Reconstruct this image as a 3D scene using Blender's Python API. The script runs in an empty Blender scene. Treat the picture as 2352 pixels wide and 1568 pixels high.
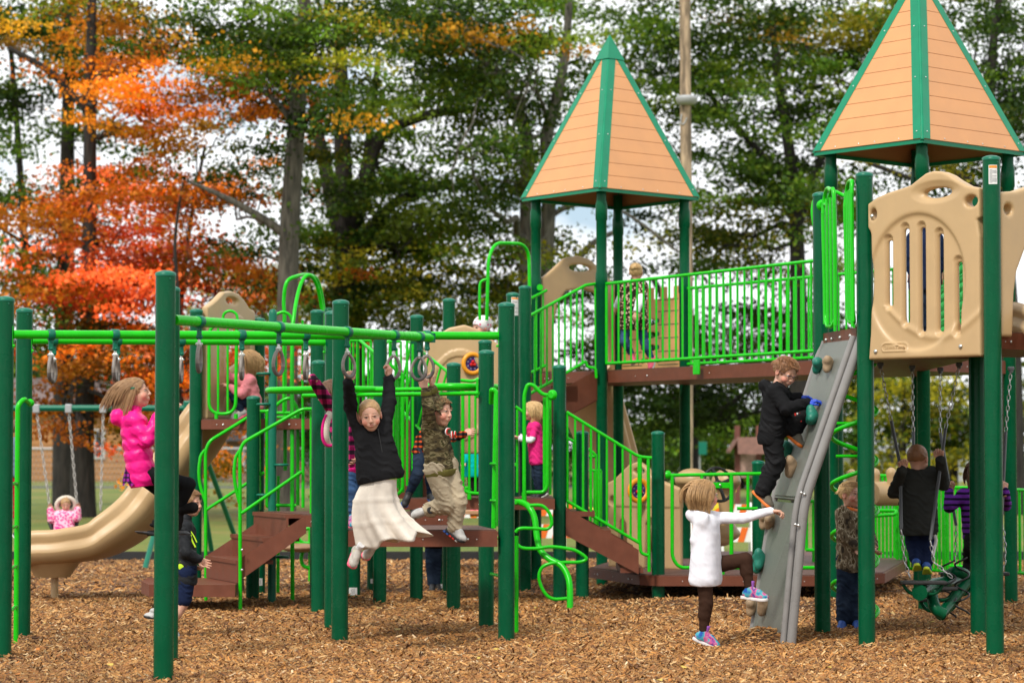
import bpy, math, random
import numpy as np
from mathutils import Vector, Matrix, Quaternion
random.seed(7); RS = np.random.RandomState(11)
SC = bpy.context.scene
COL = SC.collection
# ------------------------------------------------------------------ camera
FU = 5880.0; H = 1.48
PITCH = math.atan2(244.0, FU)
cam_d = bpy.data.cameras.new("camera"); cam = bpy.data.objects.new("camera", cam_d)
COL.objects.link(cam); SC.camera = cam
cam.location = (0, 0, H); cam.rotation_euler = (math.pi/2 + PITCH, 0, 0)
cam_d.sensor_width = 36.0; cam_d.lens = FU/2352.0*36.0
cam_d.clip_start = 0.3; cam_d.clip_end = 2000
cam_d.dof.use_dof = True; cam_d.dof.focus_distance = 19.6; cam_d.dof.aperture_fstop = 2.8
# ------------------------------------------------------------------ light
SUN_EL, SUN_AZ = 48.0, -152.0        # azimuth measured from +Y towards +X
wd = bpy.data.worlds.new("World"); SC.world = wd; wd.use_nodes = True
nt = wd.node_tree; nt.nodes.clear()
wo = nt.nodes.new('ShaderNodeOutputWorld'); bg = nt.nodes.new('ShaderNodeBackground')
sky = nt.nodes.new('ShaderNodeTexSky'); sky.sky_type = 'NISHITA'; sky.sun_disc = False
sky.sun_elevation = math.radians(SUN_EL); sky.sun_rotation = math.radians(SUN_AZ)
sky.dust_density = 1.5; sky.air_density = 1.0
tc = nt.nodes.new('ShaderNodeTexCoord'); mp = nt.nodes.new('ShaderNodeMapping')
mp.inputs['Scale'].default_value = (1.0, 1.0, 2.4)
ns = nt.nodes.new('ShaderNodeTexNoise'); ns.inputs['Scale'].default_value = 8.5
ns.inputs['Detail'].default_value = 7; ns.inputs['Roughness'].default_value = 0.56
rp = nt.nodes.new('ShaderNodeValToRGB'); rp.color_ramp.elements[0].position = 0.33; rp.color_ramp.elements[1].position = 0.46
mx = nt.nodes.new('ShaderNodeMixRGB'); mx.inputs['Color2'].default_value = (20.5, 20.8, 21.2, 1)
ad = nt.nodes.new('ShaderNodeMixRGB'); ad.blend_type = 'ADD'; ad.inputs['Fac'].default_value = 1
ad.inputs['Color2'].default_value = (5.5, 7.2, 9.0, 1)
L = nt.links.new
L(tc.outputs['Generated'], mp.inputs['Vector']); L(mp.outputs[0], ns.inputs['Vector'])
L(ns.outputs['Fac'], rp.inputs['Fac']); L(rp.outputs['Color'], mx.inputs['Fac'])
L(sky.outputs[0], ad.inputs['Color1']); L(ad.outputs[0], mx.inputs['Color1']); L(mx.outputs[0], bg.inputs['Color'])
bg.inputs['Strength'].default_value = 0.057
L(bg.outputs[0], wo.inputs['Surface'])
sd = bpy.data.lights.new("sun", 'SUN'); sun = bpy.data.objects.new("sun", sd); COL.objects.link(sun)
sd.energy = 3.0; sd.angle = math.radians(9); sd.color = (1.0, 0.95, 0.87)
_e, _a = math.radians(SUN_EL), math.radians(SUN_AZ)
_dir = Vector((math.sin(_a)*math.cos(_e), math.cos(_a)*math.cos(_e), math.sin(_e)))
sun.rotation_euler = _dir.to_track_quat('Z', 'Y').to_euler(); sun.location = (0, -5, 30)
SC.view_settings.view_transform = 'Standard'; SC.view_settings.look = 'None'
SC.view_settings.exposure = 0.1; SC.view_settings.gamma = 1.0
SC.cycles.max_bounces = 6; SC.cycles.transparent_max_bounces = 6
# ------------------------------------------------------------------ photo -> world
_cp, _sp = math.cos(PITCH), math.sin(PITCH)
def W(u, v, Y):
    x = (u-1176.0)/FU; y = -(v-784.0)/FU
    fy = _cp - y*_sp; fz = _sp + y*_cp
    t = Y/fy
    return Vector((x*t, Y, H + fz*t))
def WZ(u, Y, z):            # known column, depth and height
    p = W(u, 1028, Y); return Vector((p.x, Y, z))
def Dv(v): return H*FU/(v-1028.0)
def ZV(v, Y): return W(1176, v, Y).z
# ------------------------------------------------------------------ materials
MATS = {}
def mat(name, col, rough=0.5, metal=0.0, spec=0.5, coat=0.0, noise=None, bump=None, trans=0.0, sheen=0.0, attr=None, dirt=0.0):
    if name in MATS: return MATS[name]
    m = bpy.data.materials.new(name); m.use_nodes = True; MATS[name] = m
    n = m.node_tree.nodes; l = m.node_tree.links; b = n['Principled BSDF']
    b.inputs['Roughness'].default_value = rough; b.inputs['Metallic'].default_value = metal
    b.inputs['Specular IOR Level'].default_value = spec
    if coat: b.inputs['Coat Weight'].default_value = coat; b.inputs['Coat Roughness'].default_value = 0.12
    if sheen: b.inputs['Sheen Weight'].default_value = sheen
    c = (*col, 1) if len(col) == 3 else col
    b.inputs['Base Color'].default_value = c
    src = None
    if attr:
        a = n.new('ShaderNodeAttribute'); a.attribute_name = attr; src = a.outputs['Color']; l.new(src, b.inputs['Base Color'])
    t = n.new('ShaderNodeTexCoord')
    if noise:
        sc, amt = noise
        x = n.new('ShaderNodeTexNoise'); x.inputs['Scale'].default_value = sc; x.inputs['Detail'].default_value = 5
        l.new(t.outputs['Object'], x.inputs['Vector'])
        hs = n.new('ShaderNodeMapRange'); hs.inputs['From Min'].default_value = 0.3; hs.inputs['From Max'].default_value = 0.7
        hs.inputs['To Min'].default_value = 1-amt; hs.inputs['To Max'].default_value = 1+amt
        l.new(x.outputs['Fac'], hs.inputs['Value'])
        mu = n.new('ShaderNodeVectorMath'); mu.operation = 'SCALE'
        if src: l.new(src, mu.inputs[0])
        else: mu.inputs[0].default_value = col[:3]
        l.new(hs.outputs[0], mu.inputs['Scale']); src = mu.outputs[0]
        l.new(src, b.inputs['Base Color'])
        rr = n.new('ShaderNodeMapRange'); rr.inputs['To Min'].default_value = max(0.02, rough-0.12); rr.inputs['To Max'].default_value = min(1, rough+0.12)
        l.new(x.outputs['Fac'], rr.inputs['Value']); l.new(rr.outputs[0], b.inputs['Roughness'])
    if dirt:
        x = n.new('ShaderNodeTexNoise'); x.inputs['Scale'].default_value = 22; x.inputs['Detail'].default_value = 8; x.inputs['Roughness'].default_value = 0.7
        mpn = n.new('ShaderNodeMapping'); mpn.inputs['Scale'].default_value = (1.6, 1.6, 0.35)
        l.new(t.outputs['Object'], mpn.inputs['Vector']); l.new(mpn.outputs[0], x.inputs['Vector'])
        rm = n.new('ShaderNodeValToRGB'); rm.color_ramp.elements[0].position = 0.50; rm.color_ramp.elements[1].position = 0.95
        l.new(x.outputs['Fac'], rm.inputs['Fac'])
        sc_ = n.new('ShaderNodeMath'); sc_.operation = 'MULTIPLY'; sc_.inputs[1].default_value = dirt; l.new(rm.outputs['Color'], sc_.inputs[0])
        mm = n.new('ShaderNodeMixRGB'); mm.inputs['Color2'].default_value = (0.30, 0.27, 0.22, 1)
        if src: l.new(src, mm.inputs['Color1'])
        else: mm.inputs['Color1'].default_value = c
        l.new(sc_.outputs[0], mm.inputs['Fac']); l.new(mm.outputs[0], b.inputs['Base Color'])
    if bump:
        sc, st = bump
        x = n.new('ShaderNodeTexNoise'); x.inputs['Scale'].default_value = sc; x.inputs['Detail'].default_value = 4
        l.new(t.outputs['Object'], x.inputs['Vector'])
        bp = n.new('ShaderNodeBump'); bp.inputs['Strength'].default_value = st; bp.inputs['Distance'].default_value = 0.004
        l.new(x.outputs['Fac'], bp.inputs['Height']); l.new(bp.outputs[0], b.inputs['Normal'])
    return m
GREEN = mat('dark_green_paint', (0.0, 0.080, 0.030), 0.27, spec=0.17, noise=(6, 0.08), bump=(160, 0.06), dirt=0.05)
TEAL = mat('teal_green_plastic', (0.0, 0.135, 0.075), 0.35, spec=0.35, noise=(20, 0.08))
ROOFG = mat('green_roof_metal', (0.001, 0.215, 0.105), 0.36, spec=0.3, noise=(8, 0.08), bump=(120, 0.05), dirt=0.04)
LIME = mat('lime_green_paint', (0.010, 0.50, 0.005), 0.27, spec=0.3, noise=(7, 0.07), bump=(150, 0.05), dirt=0.03)
TAN = mat('tan_plastic', (0.50, 0.335, 0.165), 0.42, noise=(5, 0.05), bump=(220, 0.12), dirt=0.08)
BROWN = mat('brown_coated_steel', (0.150, 0.046, 0.024), 0.5, spec=.3, noise=(10, 0.12), bump=(140, 0.2), dirt=0.07)
STEEL = mat('zinc_steel', (0.62, 0.62, 0.60), 0.3, metal=0.9, noise=(60, 0.1))
RINGM = mat('grey_rubber_ring', (0.22, 0.19, 0.165), 0.5, noise=(40, 0.15))
DKRING = mat('dark_grey_ring_grip', (0.12, 0.105, 0.095), 0.6, noise=(40, 0.1))
BLACK = mat('black_rubber', (0.018, 0.018, 0.018), 0.5, noise=(30, 0.2))
CHAINM = mat('galvanised_chain', (0.5, 0.5, 0.5), 0.35, metal=0.85)
WHITE = mat('white_sticker', (0.75, 0.75, 0.72), 0.5)
ORANGE_ST = mat('orange_print', (0.8, 0.28, 0.02), 0.5)
INK = mat('grey_print', (0.25, 0.25, 0.25), 0.6)
# ------------------------------------------------------------------ objects
def tag(o, label=None, cat=None, group=None, kind=None):
    if label: o['label'] = label
    if cat: o['category'] = cat
    if group: o['group'] = group
    if kind: o['kind'] = kind
    return o
def thing(name, label, cat, loc=(0, 0, 0), group=None):
    o = bpy.data.objects.new(name, None); COL.objects.link(o)
    o.location = loc; o.empty_display_size = 0.2
    return tag(o, label, cat, group)
def link(name, me, m, parent=None, smooth=None):
    o = bpy.data.objects.new(name, me); COL.objects.link(o)
    if m is not None and len(me.materials) == 0: me.materials.append(m)
    if parent is not None:
        o.parent = parent
        wl = Vector((0, 0, 0)); q = parent
        while q is not None: wl += q.location; q = q.parent
        o.location = -wl
    return o
def fastmesh(name, V, F, smooth=True, cols=None):
    V = np.asarray(V, dtype=np.float32); F = np.asarray(F, dtype=np.int32)
    me = bpy.data.meshes.new(name); k = F.shape[1]
    me.vertices.add(len(V)); me.vertices.foreach_set('co', V.ravel())
    me.loops.add(F.size); me.loops.foreach_set('vertex_index', F.ravel())
    me.polygons.add(len(F)); me.polygons.foreach_set('loop_start', np.arange(0, F.size, k, dtype=np.int32))
    me.update(calc_edges=True); me.validate(verbose=False)
    if smooth: me.polygons.foreach_set('use_smooth', np.ones(len(me.polygons), dtype=bool))
    if cols is not None:
        ca = me.color_attributes.new('Col', 'FLOAT_COLOR', 'POINT')
        C4 = np.ones((len(V), 4), dtype=np.float32); C4[:, :3] = cols
        ca.data.foreach_set('color', C4.ravel())
    return me
class MB:
    """collects shapes; build() links ONE mesh"""
    def __init__(s): s.v = []; s.f = []; s.sm = []
    def add(s, V, F, smooth=True):
        b = len(s.v); s.v += [tuple(p) for p in V]; s.f += [tuple(b+i for i in f) for f in F]; s.sm += [smooth]*len(F); return s
    def build(s, name, m, parent=None, label=None):
        me = bpy.data.meshes.new(name); me.from_pydata(s.v, [], s.f); me.update()
        me.polygons.foreach_set('use_smooth', s.sm[:len(me.polygons)])
        o = link(name, me, m, parent)
        if label: o['label'] = label
        return o
    def tube(s, P, r, n=10, closed=False, caps=True, sx=1.0):
        P = [Vector(p) for p in P]; R = r if isinstance(r, (list, tuple)) else [r]*len(P)
        N = len(P); T = []
        for i in range(N):
            a = P[(i-1) % N] if (closed or i > 0) else P[0]; b = P[(i+1) % N] if (closed or i < N-1) else P[-1]
            t = (b-a); T.append(t.normalized() if t.length > 1e-9 else Vector((0, 0, 1)))
        up = Vector((0, 0, 1)) if abs(T[0].z) < 0.9 else Vector((1, 0, 0))
        x = T[0].cross(up).normalized(); V = []; F = []
        for i in range(N):
            if i > 0:
                q = T[i-1].rotation_difference(T[i]); x = q @ x
            x = (x - T[i]*x.dot(T[i])).normalized(); y = T[i].cross(x)
            for k in range(n):
                a = 2*math.pi*k/n
                V.append(P[i] + (x*math.cos(a)*sx + y*math.sin(a))*R[i])
        for i in range(N if closed else N-1):
            j = (i+1) % N
            for k in range(n):
                F.append((i*n+k, i*n+(k+1) % n, j*n+(k+1) % n, j*n+k))
        s.add(V, F)
        if caps and not closed:
            s.add(V[:n], [tuple(range(n-1, -1, -1))], False); s.add(V[-n:], [tuple(range(n))], False)
        return s
    def box(s, c, sz, M=None, bev=0.0):
        c = Vector(c); hx, hy, hz = sz[0]/2, sz[1]/2, sz[2]/2
        if bev <= 0:
            V = [Vector((x*hx, y*hy, z*hz)) for x in (-1, 1) for y in (-1, 1) for z in (-1, 1)]
            F = [(0, 1, 3, 2), (4, 6, 7, 5), (0, 4, 5, 1), (2, 3, 7, 6), (0, 2, 6, 4), (1, 5, 7, 3)]
        else:
            bm = __import__('bmesh').new(); import bmesh
            bmesh.ops.create_cube(bm, size=1.0)
            for v in bm.verts: v.co = Vector((v.co.x*sz[0], v.co.y*sz[1], v.co.z*sz[2]))
            bmesh.ops.bevel(bm, geom=list(bm.edges), offset=bev, segments=2, affect='EDGES', profile=0.5)
            bm.verts.index_update(); V = [v.co.copy() for v in bm.verts]; F = [tuple(v.index for v in f.verts) for f in bm.faces]; bm.free()
        if M is not None: V = [M @ v for v in V]
        return s.add([v+c for v in V], F, False)
    def prism(s, poly, z0, z1):       # polygon in plan, extruded up
        n = len(poly); V = [(p[0], p[1], z0) for p in poly] + [(p[0], p[1], z1) for p in poly]
        a = sum(poly[i][0]*poly[(i+1) % n][1]-poly[(i+1) % n][0]*poly[i][1] for i in range(n))
        F = [tuple(range(n-1, -1, -1)), tuple(range(n, 2*n))] + [(i, (i+1) % n, n+(i+1) % n, n+i) for i in range(n)]
        if a < 0: F = [tuple(reversed(f)) for f in F]
        return s.add(V, F, False)
    def extr(s, pts, d):              # 3D planar polygon extruded by vector d
        n = len(pts); pts = [Vector(p) for p in pts]; d = Vector(d)
        V = pts + [p+d for p in pts]
        F = [tuple(range(n-1, -1, -1)), tuple(range(n, 2*n))] + [(i, (i+1) % n, n+(i+1) % n, n+i) for i in range(n)]
        nn = Vector((0, 0, 0))
        for i in range(n): nn += pts[i].cross(pts[(i+1) % n])
        if nn.dot(d) < 0: F = [tuple(reversed(f)) for f in F]
        return s.add(V, F, False)
    def lathe(s, base, prof, n=20, axis=Vector((0, 0, 1))):
        q = Vector((0, 0, 1)).rotation_difference(Vector(axis)); base = Vector(base); V = []; F = []
        for (r, z) in prof:
            for k in range(n):
                a = 2*math.pi*k/n; V.append(base + q @ Vector((r*math.cos(a), r*math.sin(a), z)))
        for i in range(len(prof)-1):
            for k in range(n): F.append((i*n+k, i*n+(k+1) % n, (i+1)*n+(k+1) % n, (i+1)*n+k))
        s.add(V, F); s.add(V[:n], [tuple(range(n-1, -1, -1))], False); s.add(V[-n:], [tuple(range(n))], False)
        return s
    def bolt(s, p, nrm, r=0.012):
        return s.lathe(Vector(p), [(r, 0), (r, r*0.3), (r*0.8, r*0.62), (r*0.35, r*0.8)], 8, Vector(nrm).normalized())
    def grid(s, G):                   # rows of points
        nr, nc = len(G), len(G[0]); V = [p for row in G for p in row]
        F = [(i*nc+j, i*nc+j+1, (i+1)*nc+j+1, (i+1)*nc+j) for i in range(nr-1) for j in range(nc-1)]
        return s.add(V, F)
def fillet(P, r, n=6, closed=False):
    P = [Vector(p) for p in P]; out = []; N = len(P)
    for i in range(N):
        if not closed and i in (0, N-1): out.append(P[i]); continue
        a, b, c = P[(i-1) % N], P[i], P[(i+1) % N]
        d1 = (a-b); d2 = (c-b); rr = min(r, d1.length*0.48, d2.length*0.48)
        p1 = b+d1.normalized()*rr; p2 = b+d2.normalized()*rr
        for k in range(n+1):
            t = k/n; out.append(p1*(1-t)**2 + b*2*t*(1-t) + p2*t*t)
    return out
def spline(P, n=8, closed=False):
    P = [Vector(p) for p in P]; N = len(P); out = []
    for i in range(N if closed else N-1):
        g = lambda k: P[k % N] if closed else P[min(max(k, 0), N-1)]
        a, b, c, d = g(i-1), g(i), g(i+1), g(i+2)
        for k in range(n):
            t = k/n
            out.append(0.5*((2*b)+(c-a)*t+(2*a-5*b+4*c-d)*t*t+(3*b-3*c+d-a)*t**3))
    if not closed: out.append(P[-1])
    return out
def rotz(a): return Matrix.Rotation(a, 3, 'Z')
# ------------------------------------------------------------------ signed distance volumes
class Vol:
    def __init__(s, lo, hi, h):
        s.h = h; s.lo = np.array(lo, dtype=np.float64)
        n = np.ceil((np.array(hi)-s.lo)/h).astype(int)+1
        s.n = n; s.D = np.full(n, 0.5, dtype=np.float32); s.C = np.zeros(n, dtype=np.int16)
        s.ax = [s.lo[i]+np.arange(n[i])*h for i in range(3)]
    def blk(s, lo, hi):
        a = np.clip(np.floor((np.array(lo)-s.lo)/s.h).astype(int), 0, s.n); b = np.clip(np.ceil((np.array(hi)-s.lo)/s.h).astype(int)+1, 0, s.n)
        sl = tuple(slice(a[i], b[i]) for i in range(3))
        return sl, s.ax[0][sl[0]][:, None, None], s.ax[1][sl[1]][None, :, None], s.ax[2][sl[2]][None, None, :]
    def put(s, sl, d, k, c, op='u'):
        D = s.D[sl]; d = d.astype(np.float32)
        if op == 'u':
            if c is not None: s.C[sl] = np.where(d < D, c, s.C[sl])
            if k > 0:
                hh = np.clip(0.5+0.5*(D-d)/k, 0, 1); s.D[sl] = D*(1-hh)+d*hh-k*hh*(1-hh)
            else: s.D[sl] = np.minimum(D, d)
        elif op == 's':
            if k > 0:
                hh = np.clip(0.5-0.5*(D+d)/k, 0, 1); s.D[sl] = D*(1-hh)-d*hh+k*hh*(1-hh)
            else: s.D[sl] = np.maximum(D, -d)
        elif op == 'i': s.D[sl] = np.maximum(D, d)
    def cone(s, a, b, r1, r2, k=0.02, c=None, op='u'):
        a = np.array(a); b = np.array(b); m = max(r1, r2)+k+0.03
        sl, X, Y, Z = s.blk(np.minimum(a, b)-m, np.maximum(a, b)+m)
        ba = b-a; L2 = max((ba*ba).sum(), 1e-9)
        t = np.clip(((X-a[0])*ba[0]+(Y-a[1])*ba[1]+(Z-a[2])*ba[2])/L2, 0, 1)
        d = np.sqrt((X-a[0]-ba[0]*t)**2+(Y-a[1]-ba[1]*t)**2+(Z-a[2]-ba[2]*t)**2)-(r1+(r2-r1)*t)
        s.put(sl, d, k, c, op)
    def ell(s, p, r, M=None, k=0.02, c=None, op='u'):
        p = np.array(p); r = np.array(r); m = max(r)+k+0.03
        sl, X, Y, Z = s.blk(p-m, p+m); x, y, z = X-p[0], Y-p[1], Z-p[2]
        if M is not None:
            A = np.array(M.transposed())   # world -> local
            x, y, z = (A[0, 0]*x+A[0, 1]*y+A[0, 2]*z, A[1, 0]*x+A[1, 1]*y+A[1, 2]*z, A[2, 0]*x+A[2, 1]*y+A[2, 2]*z)
        k0 = np.sqrt((x/r[0])**2+(y/r[1])**2+(z/r[2])**2); k1 = np.sqrt((x/r[0]**2)**2+(y/r[1]**2)**2+(z/r[2]**2)**2)
        d = k0*(k0-1)/np.maximum(k1, 1e-6)
        s.put(sl, d, k, c, op)
    def fn(s, f, lo, hi, k=0.0, c=None, op='u'):
        sl, X, Y, Z = s.blk(lo, hi); s.put(sl, f(X, Y, Z)+0*(X+Y+Z), k, c, op)
    def disp(s, f):
        s.D += f(s.ax[0][:, None, None], s.ax[1][None, :, None], s.ax[2][None, None, :]).astype(np.float32)
    def mesh(s):
        D = s.D; n = D.shape; S = D < 0
        cs = np.zeros((n[0]-1, n[1]-1, n[2]-1), dtype=np.int8)
        for i in (0, 1):
            for j in (0, 1):
                for k in (0, 1): cs += S[i:n[0]-1+i, j:n[1]-1+j, k:n[2]-1+k]
        act = (cs > 0) & (cs < 8); I = np.argwhere(act)
        if len(I) == 0: return np.zeros((0, 3)), np.zeros((0, 4), int), np.zeros(0, int)
        idx = np.full(act.shape, -1, dtype=np.int32); idx[act] = np.arange(len(I))
        cr = [(i, j, k) for i in (0, 1) for j in (0, 1) for k in (0, 1)]
        val = [D[I[:, 0]+c[0], I[:, 1]+c[1], I[:, 2]+c[2]] for c in cr]
        acc = np.zeros((len(I), 3)); cnt = np.zeros(len(I))
        for a in range(8):
            for b in range(a+1, 8):
                if sum(abs(cr[a][q]-cr[b][q]) for q in range(3)) != 1: continue
                va, vb = val[a], val[b]; m = (va < 0) != (vb < 0)
                t = np.where(m, va/np.where(va == vb, 1, va-vb), 0)
                for q in range(3): acc[:, q] += np.where(m, cr[a][q]+t*(cr[b][q]-cr[a][q]), 0)
                cnt += m
        V = s.lo+(I+acc/cnt[:, None])*s.h; Fs = []
        for ax in range(3):
            o = [(1, 2), (2, 0), (0, 1)][ax]
            A = [slice(None)]*3; B = [slice(None)]*3
            A[ax] = slice(0, n[ax]-1); B[ax] = slice(1, n[ax])
            for q in o: A[q] = slice(1, n[q]-1); B[q] = slice(1, n[q]-1)
            s0 = S[tuple(A)]; s1 = S[tuple(B)]; E = np.argwhere(s0 != s1)
            if len(E) == 0: continue
            P = E.copy(); P[:, o[0]] += 1; P[:, o[1]] += 1
            fl = s0[tuple(E.T)]
            def cell(d0, d1):
                Q = P.copy(); Q[:, o[0]] -= d0; Q[:, o[1]] -= d1; return idx[Q[:, 0], Q[:, 1], Q[:, 2]]
            q4 = np.stack([cell(1, 1), cell(0, 1), cell(0, 0), cell(1, 0)], 1)
            q4 = np.where(fl[:, None], q4, q4[:, ::-1]); Fs.append(q4)
        F = np.concatenate(Fs); F = F[(F >= 0).all(1)]
        return V, F, s.C[I[:, 0], I[:, 1], I[:, 2]]
def wob(amp, f, seed=0):
    a = seed*1.7
    def g(X, Y, Z):
        x = X+0.03*np.sin(f*0.31*Y+a)+0.02*np.sin(f*.5*Z); y = Y+0.03*np.sin(f*0.27*Z+2*a); z = Z+0.03*np.sin(f*0.23*X+3*a)
        return amp*(np.sin(f*x+a)*np.sin(f*0.9*y+a*2)+0.9*np.sin(f*1.25*z+2.3*np.sin(f*.35*x+a)+a*3)*np.cos(f*.5*y+f*.4*x)+0.45*np.sin(f*2.3*z+f*1.1*x+a)*np.sin(f*1.9*y-f*x))
    return g

def folds(amp, f, seed=0):
    a = seed*1.7+.4; f = f*3.1
    def g(X, Y, Z):
        n1 = np.sin(.42*f*X+a)+np.sin(.37*f*Y+2*a+.4*np.sin(.3*f*Z))+.8*np.sin(.31*f*(X-Y)+.5*f*Z*.4+3*a)
        r = np.abs(np.sin(.55*f*Z+.28*f*X+.9*n1+a))**.7-.62
        return amp*r*(.55+.45*np.sin(.21*f*X+.26*f*Z+.3*f*Y+a))*1.6
    return g
# ================================================================== PLAY STRUCTURE
PR = 0.0635
POSTXY = []
def px(u, Y): return (u-1176.0)/FU*Y
PCAP = [(PR+0.003, -0.012), (PR+0.004, 0.004), (PR-0.004, 0.012), (PR*0.6, 0.021), (PR*0.2, 0.025)]
def post(par, u, Y, ztop, r=PR, zb=-0.15, cap=True, label=None, sleeve=None, x=None):
    X = px(u, Y) if x is None else x
    POSTXY.append((X, Y)); m = MB(); prof = [(r, zb), (r, ztop)]
    if sleeve:                                     # swaged roof pole: collar steps
        prof = [(r, zb), (r, sleeve-0.35), (r+0.006, sleeve-0.34), (r+0.006, sleeve-0.20), (r-0.004, sleeve-0.16), (r-0.004, ztop-0.46), (r+0.004, ztop-0.45), (r+0.004, ztop-0.28), (r-0.006, ztop-0.24), (r-0.006, ztop)]
    m.lathe((X, Y, 0), prof, 24); o = m.build('post', GREEN, par)
    if label: o['label'] = label
    if cap:
        k = r/PR
        c = MB().lathe((X, Y, ztop), [(a*k, b) for a, b in PCAP], 24); c.bolt((X+r*.55, Y-r*.84, ztop-0.03), (.55, -.84, 0), .006)
        c.build('post_cap', TEAL, o)
    return X
def sticker(par, X, Y, z0, z1, w=0.055, ang=0.0, warn=False, r=PR):
    # curved label sheet on the camera side of a post
    def arc(zz0, zz1, a0, a1, rr, n=6):
        G = [[(X+math.sin(a0+(a1-a0)*i/n)*rr, Y-math.cos(a0+(a1-a0)*i/n)*rr, z) for i in range(n+1)] for z in (zz0, zz1)]
        m = MB(); V = [p for row in G for p in row]; k = n+1
        m.add(V, [(i, i+1, k+i+1, k+i) for i in range(n)]); return m
    h = w/2/r
    st = arc(z0, z1, ang-h, ang+h, r+0.0015).build('warning_label' if warn else 'inspection_sticker', WHITE, par)
    if warn:
        arc(z1-0.022, z1-0.004, ang-h*.9, ang+h*.9, r+0.0028).build('orange_heading', ORANGE_ST, st)
        m = MB(); zz = z1-0.032; q = random.Random(3)
        while zz > z0+0.01:
            a = arc(zz-0.0022, zz, ang-h*.82, ang+h*(.82 if q.random() > .25 else -.2), r+0.0028, 5); m.add(a.v, a.f); zz -= 0.0062
        m.build('print_lines', INK, st)
    else:
        m = MB(); zz = z1-0.012
        while zz > z0+0.01:
            a = arc(zz-0.003, zz, ang-h*.5, ang+h*.5, r+0.0028, 4); m.add(a.v, a.f); zz -= 0.009
        m.build('print_lines', INK, st)
def barrier(par, A, B, h, n, r=0.0155, rb=0.011, zlow=None, name='guard_rail', corner=0.0, drop=0.0, endv=True, mt=None):
    """top rail A->B, bottom rail h below, n balusters between"""
    A = Vector(A); B = Vector(B); d = Vector((0, 0, -h)); m = MB()
    if corner > 0:
        m.tube(fillet([A, B, B+d, A+d], corner, 6, True), r, 10, True)
    else:
        m.tube([A, B], r, 10); m.tube([A+d, B+d], r, 10)
        if endv: m.tube([A, A+d], r, 8); m.tube([B, B+d], r, 8)
    for i in range(1, n+1):
        p = A.lerp(B, i/(n+1)); q = p+d
        if drop: q = q-Vector((0, 0, drop))
        m.tube([p, q], rb, 8, caps=drop > 0)
    return m.build(name, mt or LIME, par)
def slab(par, poly, zt, th=0.13, name='deck'):
    m = MB(); m.prism(poly, zt-th, zt-0.004)
    o = m.build(name, BROWN, par)
    c = Vector((sum(p[0] for p in poly)/len(poly), sum(p[1] for p in poly)/len(poly)))
    q = [((p[0]-c.x)*0.985+c.x, (p[1]-c.y)*0.985+c.y) for p in poly]
    MB().prism(q, zt-0.004, zt+0.006).build('deck_surface', DECKTOP, o)
    b = MB(); n = len(poly)
    for i in range(n):
        a, d = Vector(poly[i]), Vector(poly[(i+1) % n]); e = (d-a)
        if e.length < 0.3: continue
        nn = Vector((e.y, -e.x)).normalized()
        if nn.dot((a+d)/2-c) < 0: nn = -nn
        if nn.y > -0.3: continue
        for t in (0.14, 0.2, 0.5, 0.8, 0.86):
            p = a+e*t; b.bolt((p.x, p.y, zt-th*0.55), (nn.x, nn.y, 0), 0.012 if t in (.2, .8) else 0.006)
    if b.v: b.build('bolts', STEEL, o)
    return o
def gridmat():
    m = mat('brown_perforated_deck', (0.115, 0.05, 0.036), 0.6)
    n = m.node_tree.nodes; l = m.node_tree.links; b = n['Principled BSDF']
    t = n.new('ShaderNodeTexCoord'); v = n.new('ShaderNodeTexVoronoi'); v.inputs['Scale'].default_value = 32; v.inputs['Randomness'].default_value = 0.0
    l.new(t.outputs['Object'], v.inputs['Vector']); bp = n.new('ShaderNodeBump'); bp.inputs['Strength'].default_value = 0.8; bp.inputs['Distance'].default_value = 0.01
    l.new(v.outputs['Distance'], bp.inputs['Height']); l.new(bp.outputs[0], b.inputs['Normal']); return m
DECKTOP = gridmat()
ROOFM = mat('orange_tan_roof_board', (0.62, 0.29, 0.115), 0.5, noise=(3.5, 0.05), bump=(300, 0.15), dirt=0.06)
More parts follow.
